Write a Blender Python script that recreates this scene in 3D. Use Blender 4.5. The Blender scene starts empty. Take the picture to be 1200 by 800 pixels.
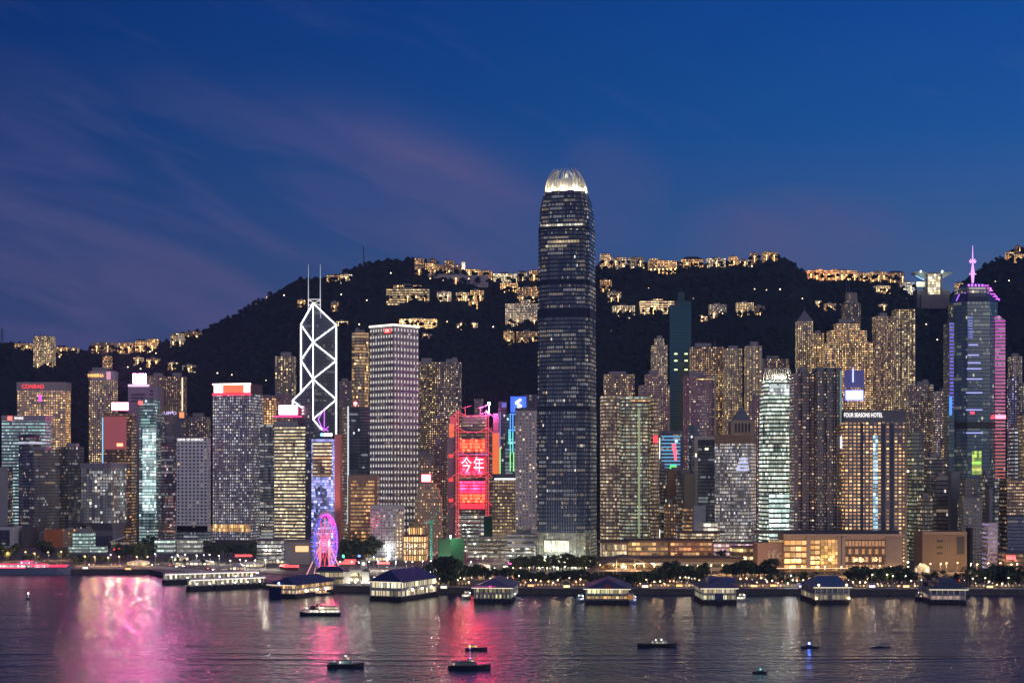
import bpy, bmesh, math, random
from math import sin, cos, pi, radians, sqrt
from mathutils import Vector, noise
random.seed(7)
SC = bpy.context.scene
COL = SC.collection

# ------------------------------------------------------------------ camera, sky, afterglow
FPX, HZ, EYE = 1938.0, 554.0, 100.0          # focal length and horizon row of the photograph, eye height in metres
cam = bpy.data.cameras.new("camera"); co = bpy.data.objects.new("camera", cam); COL.objects.link(co)
co.location = (0, 0, EYE); co.rotation_euler = (pi/2, 0, 0)
cam.sensor_width = 36; cam.lens = 36*FPX/1200; cam.shift_y = (HZ-400)/1200
cam.clip_start = 1; cam.clip_end = 40000
SC.camera = co
SC.view_settings.view_transform = 'Standard'; SC.view_settings.look = 'None'
SC.view_settings.exposure = 0.0; SC.view_settings.gamma = 1.0; SC.view_settings.use_curve_mapping = False
SC.render.engine = 'CYCLES'
SC.cycles.max_bounces = 5; SC.cycles.diffuse_bounces = 2; SC.cycles.glossy_bounces = 3
SC.cycles.transmission_bounces = 2; SC.cycles.volume_bounces = 0
SC.cycles.sample_clamp_indirect = 4.0
SC.cycles.use_denoising = True

W = bpy.data.worlds.new("World"); SC.world = W; W.use_nodes = True
def sky():
    nt = W.node_tree; N = nt.nodes; L = nt.links
    bg = N['Background']
    tc = N.new('ShaderNodeTexCoord'); sx = N.new('ShaderNodeSeparateXYZ'); L.new(tc.outputs['Generated'], sx.inputs[0])
    def m(op, a, b=None, c=None, clamp=False):
        n = N.new('ShaderNodeMath'); n.operation = op; n.use_clamp = clamp
        for i, v in enumerate((a, b, c)):
            if v is None: continue
            if isinstance(v, (int, float)): n.inputs[i].default_value = v
            else: L.new(v, n.inputs[i])
        return n.outputs[0]
    def ramp(fac, stops):
        r = N.new('ShaderNodeValToRGB'); L.new(fac, r.inputs[0]); e = r.color_ramp.elements
        e[0].position = stops[0][0]; e[0].color = (*stops[0][1], 1); e[1].position = stops[-1][0]; e[1].color = (*stops[-1][1], 1)
        for p, c in stops[1:-1]:
            k = e.new(p); k.color = (*c, 1)
        return r.outputs[0]
    def mix(f, a, b):
        n = N.new('ShaderNodeMix'); n.data_type = 'RGBA'
        if isinstance(f, (int, float)): n.inputs[0].default_value = f
        else: L.new(f, n.inputs[0])
        L.new(a, n.inputs[6])
        if isinstance(b, tuple): n.inputs[7].default_value = (*b, 1)
        else: L.new(b, n.inputs[7])
        return n.outputs[2]
    X, Y, Zz = sx.outputs
    # dusk gradient: east (left) darker, west (right) brighter
    el = m('MULTIPLY', Zz, 1.0, clamp=True)
    east = ramp(el, [(0.0, (.036, .056, .15)), (.09, (.020, .056, .185)), (.16, (.006, .046, .19)), (.22, (0, .034, .175)), (.29, (0, .026, .165)), (.6, (.002, .02, .095)), (1, (.002, .013, .06))])
    west = ramp(el, [(0.0, (.16, .17, .28)), (.09, (.088, .138, .285)), (.14, (.045, .125, .330)), (.20, (.008, .098, .36)), (.29, (0, .064, .33)), (.6, (.003, .03, .16)), (1, (.002, .015, .08))])
    side = m('MULTIPLY_ADD', X, 1.55, .46, clamp=True)
    base = mix(side, east, west)
    # wispy clouds: noise stretched along a gently falling direction
    band = N.new('ShaderNodeMath'); band.operation = 'MULTIPLY_ADD'  # height above a gently falling line
    L.new(X, band.inputs[0]); band.inputs[1].default_value = .39; L.new(Zz, band.inputs[2])
    cv = N.new('ShaderNodeCombineXYZ'); L.new(m('MULTIPLY', X, 4.4), cv.inputs[0]); L.new(m('MULTIPLY', Y, 4.4), cv.inputs[1]); L.new(m('MULTIPLY', band.outputs[0], 18.0), cv.inputs[2])
    nz = N.new('ShaderNodeTexNoise'); nz.inputs['Scale'].default_value = 1.5; nz.inputs['Detail'].default_value = 7; nz.inputs['Roughness'].default_value = .55
    nz.inputs['Distortion'].default_value = .5
    L.new(cv.outputs[0], nz.inputs['Vector'])
    up = m('SUBTRACT', band.outputs[0], .176)       # >0 above the streak's upper rim
    soft = m('SUBTRACT', 1.0, m('MULTIPLY_ADD', up, 26.0, .45, clamp=True))
    leftm = m('MULTIPLY', m('SUBTRACT', 1.0, m('MULTIPLY_ADD', X, 11.0, .30, clamp=True)), m('SUBTRACT', 1.0, m('MULTIPLY_ADD', Zz, 16.0, -3.0, clamp=True)))
    thick = m('MULTIPLY_ADD', nz.outputs[0], 4.6, -1.85, clamp=True)
    cl = m('MULTIPLY', m('MULTIPLY', soft, leftm), m('MULTIPLY_ADD', thick, .72, .06))
    # second, separate thin patches
    nz2 = N.new('ShaderNodeTexNoise'); nz2.inputs['Scale'].default_value = 2.1; nz2.inputs['Detail'].default_value = 6; nz2.inputs['Roughness'].default_value = .6
    L.new(cv.outputs[0], nz2.inputs['Vector'])
    thin = m('MULTIPLY', m('MULTIPLY_ADD', nz2.outputs[0], 5.0, -2.75, clamp=True), .5)
    # rim highlight along the upper edge of the left bank
    rim = m('MULTIPLY', m('POWER', m('SUBTRACT', 1.0, m('ABSOLUTE', m('MULTIPLY', m('ADD', up, .010), 21.0), clamp=True), clamp=True), 1.6), m('MULTIPLY', m('MULTIPLY_ADD', X, 8.0, 1.6, clamp=True), leftm))
    rim = m('MULTIPLY', rim, m('MULTIPLY_ADD', thick, .9, .45))
    def blob(x0, z0, sx_, sz_):
        a = m('MULTIPLY', m('SUBTRACT', X, x0), 1/sx_); c = m('MULTIPLY', m('SUBTRACT', Zz, z0), 1/sz_)
        return m('SUBTRACT', 1.0, m('ADD', m('MULTIPLY', a, a), m('MULTIPLY', c, c)), clamp=True)
    puffs = m('MULTIPLY', m('MAXIMUM', blob(.165, .140, .075, .032), m('MULTIPLY', blob(.058, .168, .04, .04), .8)), m('MULTIPLY_ADD', nz2.outputs[0], 2.4, -.55, clamp=True))
    low = m('SUBTRACT', 1.0, m('MULTIPLY', Zz, 2.2, clamp=True))
    cl = m('MULTIPLY', m('MAXIMUM', m('MULTIPLY', cl, .95), m('MAXIMUM', m('MULTIPLY', rim, 1.0), m('MAXIMUM', m('MULTIPLY', puffs, .85), m('MULTIPLY', thin, .6)))), low)
    col = mix(cl, base, (.105, .098, .25))
    # a trace of physical twilight from the sky model, sun just under the western horizon
    st = N.new('ShaderNodeTexSky'); st.sky_type = 'NISHITA'; st.sun_disc = False
    st.sun_elevation = radians(-2); st.sun_rotation = radians(110); st.altitude = 100
    add = N.new('ShaderNodeMix'); add.data_type = 'RGBA'; add.blend_type = 'ADD'; add.inputs[0].default_value = .004
    L.new(col, add.inputs[6]); L.new(st.outputs[0], add.inputs[7])
    L.new(add.outputs[2], bg.inputs['Color']); bg.inputs['Strength'].default_value = 1.0
sky()

sun = bpy.data.lights.new("afterglow", 'SUN'); so = bpy.data.objects.new("afterglow", sun); COL.objects.link(so)
sun.energy = 0.72; sun.angle = radians(60); sun.color = (1.0, .86, .82)
HAZE = .000055
SUNAZ, SUNEL = radians(40), radians(22)          # from behind the camera, to the west (right)
so.rotation_euler = Vector((-sin(SUNAZ)*cos(SUNEL), cos(SUNAZ)*cos(SUNEL), -sin(SUNEL))).to_track_quat('-Z', 'Y').to_euler()

# ------------------------------------------------------------------ helpers
def PX(px, d): return (px-600)*d/FPX
def PZ(py, d): return EYE+(HZ-py)*d/FPX
def GD(py, z=4.0): return FPX*(EYE-z)/(py-HZ)     # distance of a point at height z seen at row py
def interp(x, pts):
    if x <= pts[0][0]: return pts[0][1]
    for (a, va), (b, vb) in zip(pts, pts[1:]):
        if x <= b: return va+(vb-va)*(x-a)/(b-a)
    return pts[-1][1]

class MB:
    def __init__(s): s.v = []; s.f = []; s.uv = []; s.mi = []
    def face(s, pts, uv=None, mi=0):
        i = len(s.v); s.v += [tuple(p) for p in pts]; s.f.append(tuple(range(i, i+len(pts))))
        s.uv.append(uv or [(0, 0)]*len(pts)); s.mi.append(mi); return s
    def loft(s, secs, mi=0, mtop=1, fh=4.0, bw=3.0, cap=True, u0=0):
        """secs: list of (z, polygon); wall uv counts bays and floors"""
        n = len(secs[0][1]); z0 = secs[0][0]; htot = secs[-1][0]-z0; nf = max(1, round(htot/fh))
        lens = [(Vector(secs[0][1][(i+1) % n])-Vector(secs[0][1][i])).length for i in range(n)]
        for (za, pa), (zb, pb) in zip(secs, secs[1:]):
            va, vb = (za-z0)/htot*nf, (zb-z0)/htot*nf
            for i in range(n):
                j = (i+1) % n; nb = max(1, round(lens[i]/bw)); ua = u0+i*101; ub = ua+nb
                s.face([(*pa[i], za), (*pa[j], za), (*pb[j], zb), (*pb[i], zb)], [(ua, va), (ub, va), (ub, vb), (ua, vb)], mi)
        if cap: s.face([(*p, secs[-1][0]) for p in secs[-1][1]], None, mtop)
        return s
    def prism(s, poly, z0, z1, mi=0, mtop=1, fh=4.0, bw=3.0, top=None, u0=0):
        return s.loft([(z0, poly), (z1, top or poly)], mi, mtop, fh, bw, True, u0)
    def box(s, x0, x1, y0, y1, z0, z1, mi=0, mtop=None, fh=4.0, bw=3.0, bottom=True):
        p = [(x0, y0), (x1, y0), (x1, y1), (x0, y1)]
        s.loft([(z0, p), (z1, p)], mi, mi if mtop is None else mtop, fh, bw)
        if bottom: s.face([(*q, z0) for q in reversed(p)], None, mi if mtop is None else mtop)
        return s
    def tube(s, p, q, r, n=6, r2=None, mi=0, caps=True):
        p, q = Vector(p), Vector(q); ax = (q-p)
        if ax.length < 1e-6: return s
        ax.normalize(); a = ax.orthogonal().normalized(); b = ax.cross(a); r2 = r if r2 is None else r2
        A = [p+(a*cos(2*pi*k/n)+b*sin(2*pi*k/n))*r for k in range(n)]; B = [q+(a*cos(2*pi*k/n)+b*sin(2*pi*k/n))*r2 for k in range(n)]
        for k in range(n): s.face([A[k], A[(k+1) % n], B[(k+1) % n], B[k]], None, mi)
        if caps: s.face(list(reversed(A)), None, mi); s.face(B, None, mi)
        return s
    def ball(s, c, r, n=8, m=5, mi=0, sz=1.0):
        c = Vector(c)
        P = lambda i, j: c+Vector((r*sin(pi*j/m)*cos(2*pi*i/n), r*sin(pi*j/m)*sin(2*pi*i/n), -r*sz*cos(pi*j/m)))
        for j in range(m):
            for i in range(n):
                q = [P(i, j), P(i+1, j), P(i+1, j+1), P(i, j+1)]
                if j == 0: q = [q[0], q[2], q[3]]
                elif j == m-1: q = q[:3]
                s.face(q, None, mi)
        return s
    def build(s, name, mats, parent=None, loc=None, kind=None, weld=False):
        me = bpy.data.meshes.new(name); me.from_pydata(s.v, [], s.f)
        uvl = me.uv_layers.new(name='UVMap'); k = 0; flat = []
        for u in s.uv:
            for a in u: flat += [a[0], a[1]]
        uvl.data.foreach_set('uv', flat)
        for m in (mats if isinstance(mats, (list, tuple)) else [mats]): me.materials.append(m)
        nm = len(me.materials)-1
        me.polygons.foreach_set('material_index', [min(i, nm) for i in s.mi])
        if weld:
            bm = bmesh.new(); bm.from_mesh(me); bmesh.ops.remove_doubles(bm, verts=bm.verts, dist=1e-4); bm.to_mesh(me); bm.free()
        me.update()
        o = bpy.data.objects.new(name, me); COL.objects.link(o)
        if parent: o.parent = parent
        if loc: o.location = loc
        if kind: o['kind'] = kind
        return o

def thing(name, label, cat, loc, rz=0, group=None):
    o = bpy.data.objects.new(name, None); COL.objects.link(o); o.empty_display_size = 2
    o.location = loc; o.rotation_euler = (0, 0, rz); o['label'] = label; o['category'] = cat
    if group: o['group'] = group
    return o
def tag(o, label, cat, group=None):
    o['label'] = label; o['category'] = cat
    if group: o['group'] = group
    return o
def dup(root, loc, rz=0, label=None, group=None, sc=None):
    r = root.copy(); COL.objects.link(r); r.location = loc; r.rotation_euler = (0, 0, rz)
    if sc: r.scale = (sc, sc, sc) if isinstance(sc, (int, float)) else sc
    if label: r['label'] = label
    if group: r['group'] = group
    for ch in list(root.children):
        c = ch.copy(); COL.objects.link(c); c.parent = r
        for g in ch.children:
            e = g.copy(); COL.objects.link(e); e.parent = c
    return r

ORD = 'first second third fourth fifth sixth seventh eighth ninth tenth eleventh twelfth thirteenth fourteenth fifteenth sixteenth seventeenth eighteenth nineteenth twentieth'.split()
ORD += ['twenty '+w for w in ORD[:9]]
def nth(label, i, n): return label if n == 1 else label+', '+('leftmost' if i == 0 else 'rightmost' if i == n-1 else ORD[i]+' from left')
# ------------------------------------------------------------------ materials
_mc = {}
def mat(name, col, rough=.6, metal=0.0, spec=.5, var=.12, scale=.15):
    key = ('m', name, tuple(col), rough, metal)
    if key in _mc: return _mc[key]
    m = bpy.data.materials.new(name); m.use_nodes = True; nt = m.node_tree; b = nt.nodes['Principled BSDF']
    b.inputs['Roughness'].default_value = rough; b.inputs['Metallic'].default_value = metal; b.inputs['Specular IOR Level'].default_value = spec
    tc = nt.nodes.new('ShaderNodeTexCoord'); nz = nt.nodes.new('ShaderNodeTexNoise'); nz.inputs['Scale'].default_value = scale; nz.inputs['Detail'].default_value = 5
    nt.links.new(tc.outputs['Object'], nz.inputs['Vector'])
    mx = nt.nodes.new('ShaderNodeMix'); mx.data_type = 'RGBA'; nt.links.new(nz.outputs[0], mx.inputs[0])
    mx.inputs[6].default_value = (*[c*(1-var*1.6) for c in col], 1); mx.inputs[7].default_value = (*[min(1, c*(1+var*1.6)) for c in col], 1)
    nt.links.new(mx.outputs[2], b.inputs['Base Color']); _mc[key] = m; return m
def lamp(name, col, strength, sample=False, base=(.3, .3, .3)):
    key = ('e', name, tuple(col), strength)
    if key in _mc: return _mc[key]
    m = bpy.data.materials.new(name); m.use_nodes = True; b = m.node_tree.nodes['Principled BSDF']
    b.inputs['Base Color'].default_value = (*base, 1); b.inputs['Emission Color'].default_value = (*col, 1); b.inputs['Emission Strength'].default_value = strength
    m.cycles.emission_sampling = 'AUTO' if sample else 'NONE'; _mc[key] = m; return m

def make_group():
    g = bpy.data.node_groups.new('facade_windows', 'ShaderNodeTree'); I = g.interface
    for n, t, v in (('WinW', 'Float', .7), ('WinH', 'Float', .6), ('Lit', 'Float', .3), ('Strength', 'Float', 1.0), ('Seed', 'Float', 0.0), ('Row', 'Float', .4), ('Chunk', 'Float', 6.0), ('GlassRough', 'Float', .12)):
        s = I.new_socket(n, in_out='INPUT', socket_type='NodeSocketFloat'); s.default_value = v
    for n, v in (('Wall', (.3, .3, .3, 1)), ('Glass', (.03, .03, .04, 1)), ('ColA', (1, .75, .4, 1)), ('ColB', (.9, .95, 1, 1))):
        s = I.new_socket(n, in_out='INPUT', socket_type='NodeSocketColor'); s.default_value = v
    I.new_socket('BSDF', in_out='OUTPUT', socket_type='NodeSocketShader')
    N, L = g.nodes, g.links; gi = N.new('NodeGroupInput'); go = N.new('NodeGroupOutput')
    def m(op, a, b=None, c=None, clamp=False):
        n = N.new('ShaderNodeMath'); n.operation = op; n.use_clamp = clamp
        for i, v in enumerate((a, b, c)):
            if v is None: continue
            if isinstance(v, (int, float)): n.inputs[i].default_value = v
            else: L.new(v, n.inputs[i])
        return n.outputs[0]
    def comb(x, y, z):
        n = N.new('ShaderNodeCombineXYZ')
        for i, v in enumerate((x, y, z)):
            if isinstance(v, (int, float)): n.inputs[i].default_value = v
            else: L.new(v, n.inputs[i])
        return n.outputs[0]
    def white(v):
        n = N.new('ShaderNodeTexWhiteNoise'); n.noise_dimensions = '3D'; L.new(v, n.inputs['Vector']); return n
    def mixc(f, a, b):
        n = N.new('ShaderNodeMix'); n.data_type = 'RGBA'
        for i, v in ((0, f), (6, a), (7, b)):
            if isinstance(v, (int, float)): n.inputs[i].default_value = v
            elif isinstance(v, tuple): n.inputs[i].default_value = v
            else: L.new(v, n.inputs[i])
        return n.outputs[2]
    uv = N.new('ShaderNodeUVMap'); sp = N.new('ShaderNodeSeparateXYZ'); L.new(uv.outputs[0], sp.inputs[0]); u, v = sp.outputs[0], sp.outputs[1]
    G = gi.outputs
    cu, cv = m('FLOOR', u), m('FLOOR', v); fu, fv = m('SUBTRACT', u, cu), m('SUBTRACT', v, cv)
    inx = m('LESS_THAN', m('ABSOLUTE', m('SUBTRACT', fu, .5)), m('MULTIPLY', G['WinW'], .5))
    iny = m('LESS_THAN', m('ABSOLUTE', m('SUBTRACT', fv, .5)), m('MULTIPLY', G['WinH'], .5))
    mask = m('MULTIPLY', inx, iny)
    w1 = white(comb(cu, cv, G['Seed']))
    w2 = white(comb(m('FLOOR', m('DIVIDE', cu, G['Chunk'])), cv, m('ADD', G['Seed'], 31.7)))
    w3 = white(comb(cu, cv, m('ADD', G['Seed'], 77.1)))
    s1 = N.new('ShaderNodeSeparateColor'); L.new(w1.outputs['Color'], s1.inputs[0])
    s3 = N.new('ShaderNodeSeparateColor'); L.new(w3.outputs['Color'], s3.inputs[0])
    w4 = white(comb(cu, m('FLOOR', m('DIVIDE', cv, 5.0)), m('ADD', G['Seed'], 53.3)))
    pick = m('LESS_THAN', s1.outputs[1], G['Row']); pcol = m('MULTIPLY', m('LESS_THAN', s1.outputs[2], .38), m('SUBTRACT', 1.0, pick)); rest = m('SUBTRACT', m('SUBTRACT', 1.0, pick), pcol)
    val = m('ADD', m('ADD', m('MULTIPLY', pick, w2.outputs['Value']), m('MULTIPLY', pcol, w4.outputs['Value'])), m('MULTIPLY', rest, w1.outputs['Value']))
    nz = N.new('ShaderNodeTexNoise'); nz.inputs['Scale'].default_value = 1.0; nz.inputs['Detail'].default_value = 1
    L.new(comb(m('MULTIPLY', u, .13), m('MULTIPLY', v, .10), G['Seed']), nz.inputs['Vector'])
    lit = m('LESS_THAN', val, m('MULTIPLY', G['Lit'], m('MULTIPLY_ADD', nz.outputs[0], 3.2, -.45)))
    nz2 = N.new('ShaderNodeTexNoise'); nz2.inputs['Scale'].default_value = 3.3; nz2.inputs['Detail'].default_value = 2; L.new(uv.outputs[0], nz2.inputs['Vector'])
    s2 = N.new('ShaderNodeSeparateColor'); L.new(w2.outputs['Color'], s2.inputs[0])
    s4 = N.new('ShaderNodeSeparateColor'); L.new(w4.outputs['Color'], s4.inputs[0])
    def own(i): return m('ADD', m('MULTIPLY', rest, s3.outputs[i]), m('ADD', m('MULTIPLY', pick, m('MULTIPLY_ADD', s2.outputs[i], .8, m('MULTIPLY', s3.outputs[i], .2))), m('MULTIPLY', pcol, m('MULTIPLY_ADD', s4.outputs[i], .6, m('MULTIPLY', s3.outputs[i], .4)))))
    br = m('MULTIPLY', m('MULTIPLY_ADD', m('POWER', own(0), 2.4), 1.5, .18), m('MULTIPLY_ADD', nz2.outputs[0], .9, .55))
    dim = m('MULTIPLY', m('MULTIPLY_ADD', w4.outputs['Value'], .15, .02), m('MINIMUM', m('MULTIPLY', G['Lit'], 2.2), 1.0))
    em = m('MULTIPLY', m('MULTIPLY', mask, m('ADD', m('MULTIPLY', lit, br), dim)), m('MULTIPLY', G['Strength'], 1.3))
    ecol = mixc(own(1), G['ColA'], G['ColB'])
    nz3 = N.new('ShaderNodeTexNoise'); nz3.inputs['Scale'].default_value = .35; nz3.inputs['Detail'].default_value = 6; L.new(uv.outputs[0], nz3.inputs['Vector'])
    wv = N.new('ShaderNodeMix'); wv.data_type = 'RGBA'; wv.blend_type = 'MULTIPLY'; wv.inputs[0].default_value = 1
    L.new(G['Wall'], wv.inputs[6]); L.new(comb(*[m('MULTIPLY_ADD', nz3.outputs[0], .5, .75)]*3), wv.inputs[7])
    base = mixc(mask, wv.outputs[2], G['Glass'])
    b = N.new('ShaderNodeBsdfPrincipled'); L.new(base, b.inputs['Base Color'])
    L.new(m('ADD', .65, m('MULTIPLY', mask, m('SUBTRACT', G['GlassRough'], .65))), b.inputs['Roughness'])
    L.new(m('MULTIPLY_ADD', mask, .75, 1.4), b.inputs['IOR'])
    L.new(ecol, b.inputs['Emission Color']); L.new(em, b.inputs['Emission Strength'])
    L.new(b.outputs[0], go.inputs[0]); return g
FG = make_group()
_seed = [0]
WARM, COOL, WHITE, AMBER, TEAL, YEL = (1, .62, .25), (.82, .92, 1), (1, .85, .60), (1, .47, .14), (.5, 1, .82), (1, .76, .36)
STY = dict(   # wall, glass, window width, window height, lit share, colours, strength, row share, chunk, floor height, bay width
    darkglass=dict(wall=(.035, .042, .07), glass=(.018, .024, .045), ww=.92, wh=.72, lit=.14, a=WARM, b=COOL, st=.8, row=.75, ch=7, fh=4.1, bw=2.2),
    blueglass=dict(wall=(.10, .13, .19), glass=(.03, .05, .09), ww=.86, wh=.68, lit=.24, a=COOL, b=WHITE, st=.6, row=.75, ch=8, fh=4.1, bw=2.6),
    greyglass=dict(wall=(.17, .17, .2), glass=(.03, .035, .05), ww=.8, wh=.6, lit=.28, a=WHITE, b=WARM, st=.6, row=.75, ch=7, fh=4, bw=2.8),
    bands=dict(wall=(.2, .19, .17), glass=(.03, .03, .035), ww=.97, wh=.46, lit=1.1, a=YEL, b=WHITE, st=.75, row=.6, ch=7, fh=4.3, bw=2.6),
    resid=dict(wall=(.33, .26, .27), glass=(.03, .03, .04), ww=.5, wh=.5, lit=.42, a=WARM, b=YEL, st=1.3, row=.1, ch=2, fh=3.1, bw=2.9),
    residdim=dict(wall=(.27, .22, .26), glass=(.03, .03, .05), ww=.48, wh=.46, lit=.26, a=WARM, b=WHITE, st=.95, row=.15, ch=2, fh=3.1, bw=2.9),
    hotel=dict(wall=(.36, .29, .24), glass=(.04, .035, .03), ww=.62, wh=.56, lit=.8, a=AMBER, b=WARM, st=1.1, row=.2, ch=2, fh=3.4, bw=3.6),
    granite=dict(wall=(.30, .20, .16), glass=(.04, .035, .035), ww=.96, wh=.52, lit=.55, a=YEL, b=WHITE, st=.45, row=.6, ch=4, fh=4.0, bw=2.4),
    whitegrid=dict(wall=(.52, .5, .55), glass=(.02, .022, .03), ww=.52, wh=.5, lit=.04, a=WARM, b=WHITE, st=.8, row=.1, ch=2, fh=4.3, bw=3.8),
    slab=dict(wall=(.36, .34, .36), glass=(.04, .04, .05), ww=.0, wh=.0, lit=0, a=WARM, b=WHITE, st=0, row=0, ch=1, fh=4, bw=3),
    oldwall=dict(wall=(.42, .33, .24), glass=(.03, .03, .03), ww=.45, wh=.55, lit=.45, a=WARM, b=AMBER, st=.8, row=.2, ch=2, fh=3.8, bw=3.2),
    shop=dict(wall=(.36, .3, .25), glass=(.05, .04, .03), ww=.88, wh=.62, lit=.95, a=AMBER, b=WHITE, st=1.5, row=.3, ch=3, fh=5, bw=4),
    house=dict(wall=(.34, .29, .25), glass=(.04, .035, .03), ww=.55, wh=.55, lit=.46, a=AMBER, b=WARM, st=1.75, row=.5, ch=3, fh=3.2, bw=3.2),
)
def facade(style, **kw):
    s = dict(STY[style]); s.update(kw); _seed[0] += 1
    m = bpy.data.materials.new('facade_'+style); m.use_nodes = True; nt = m.node_tree; nt.nodes.remove(nt.nodes['Principled BSDF'])
    g = nt.nodes.new('ShaderNodeGroup'); g.node_tree = FG
    for k, q in (('WinW', 'ww'), ('WinH', 'wh'), ('Lit', 'lit'), ('Strength', 'st'), ('Row', 'row'), ('Chunk', 'ch')): g.inputs[k].default_value = s[q]
    g.inputs['Seed'].default_value = _seed[0]*3.17+.5
    rv = random.Random(_seed[0]*17+3); wk = 1.22 if max(s['wall']) > .5 else 1.0*rv.uniform(.62, 1.35); s['wall'] = tuple(min(.8, v*wk) for v in s['wall'])
    if s['st'] < 1.8: g.inputs['Strength'].default_value = s['st']*rv.uniform(.75, 1.4)
    for k, q in (('Wall', 'wall'), ('Glass', 'glass'), ('ColA', 'a'), ('ColB', 'b')): g.inputs[k].default_value = (*s[q], 1)
    nt.links.new(g.outputs[0], nt.nodes['Material Output'].inputs[0]); m.cycles.emission_sampling = 'NONE'
    return m, s['fh'], s['bw']
ROOF = mat('roof_felt', (.10, .10, .11), .85); CONC = mat('concrete', (.33, .32, .33), .8); DARK = mat('dark_metal', (.05, .055, .07), .5)
WHITEP = mat('white_paint', (.72, .72, .74), .5); STEEL = mat('grey_steel', (.3, .32, .35), .4, .6)

def text(s, parent, loc, height, m, width=None, rx=pi/2, rz=0, name='lettering', ext=.15):
    c = bpy.data.curves.new(name, 'FONT'); c.body = s; c.align_x = 'CENTER'; c.align_y = 'CENTER'; c.size = height*1.35; c.extrude = ext
    f = bpy.data.objects.new(name, c); COL.objects.link(f); bpy.context.view_layer.update()
    me = bpy.data.meshes.new_from_object(f.evaluated_get(bpy.context.evaluated_depsgraph_get())); bpy.data.objects.remove(f); me.materials.clear(); me.materials.append(m)
    w = max(v.co.x for v in me.vertices)-min(v.co.x for v in me.vertices)
    if width:
        for v in me.vertices: v.co.x *= width/w
    o = bpy.data.objects.new(name, me); COL.objects.link(o)
    o.parent = parent; o.location = loc; o.rotation_euler = (rx, 0, rz); return o
# ------------------------------------------------------------------ water, land, hill
SHORE = [(-400, 1645), (185, 1638), (200, 1560), (300, 1455), (335, 1405), (560, 1372), (700, 1362), (1600, 1350)]
def shore(px): return interp(px, SHORE)
SIL = [(-600, 395), (-100, 402), (0, 404), (30, 404), (70, 412), (100, 410), (150, 411), (190, 400), (215, 393), (240, 387), (270, 372), (300, 354), (325, 341), (350, 326), (385, 326), (420, 312), (450, 306), (480, 303), (505, 306), (560, 321), (600, 324), (632, 322), (705, 309), (760, 309), (800, 309), (845, 308), (890, 304), (908, 301), (928, 305), (940, 318), (948, 324), (1000, 325), (1050, 328), (1070, 342), (1092, 350), (1108, 348), (1122, 338), (1140, 321), (1158, 309), (1175, 301), (1190, 295), (1205, 291), (1300, 285), (1500, 300), (1800, 330)]
DR = 3350.0
def D0(px): return interp(px, [(0, 2480), (560, 2380), (700, 2190), (1200, 2080)])
DR0 = 2060.0
def fbm(x, y, o=4):
    s, a = 0, 1.0
    for k in range(o):
        s += a*noise.noise(Vector((x, y, 3.7+k*9.1))); x *= 2.03; y *= 2.03; a *= .5
    return s
def terr(px, d, fine=True):
    d0 = D0(px)
    if d <= d0: return 3.4
    t = (d-d0)/(DR-d0); zr = PZ(interp(px, SIL), DR)
    if t <= 1: z = 3.4+(zr-3.4)*(t**1.18)
    else: z = zr*max(0, 1-(t-1)*1.3)
    X = PX(px, d)
    z += 46*fbm(X/420, d/520, 4)*min(1, t*1.5)*max(0, 1-t)**.6
    if fine:
        k = min(1, t*3)
        z += k*(4.2*noise.noise(Vector((X/17, d/17, 1.3)))+3.2*noise.noise(Vector((X/7.5, d/7.5, 5.1)))+(3.0*noise.noise(Vector((X/40, d/40, 8.8)))))
    return max(z, 3.4)
def hill_d(px, py):
    d = DR0
    while d < DR-8:
        if PZ(py, d) <= terr(px, d, False)+1: return d
        d += 8
    return DR-8

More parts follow.
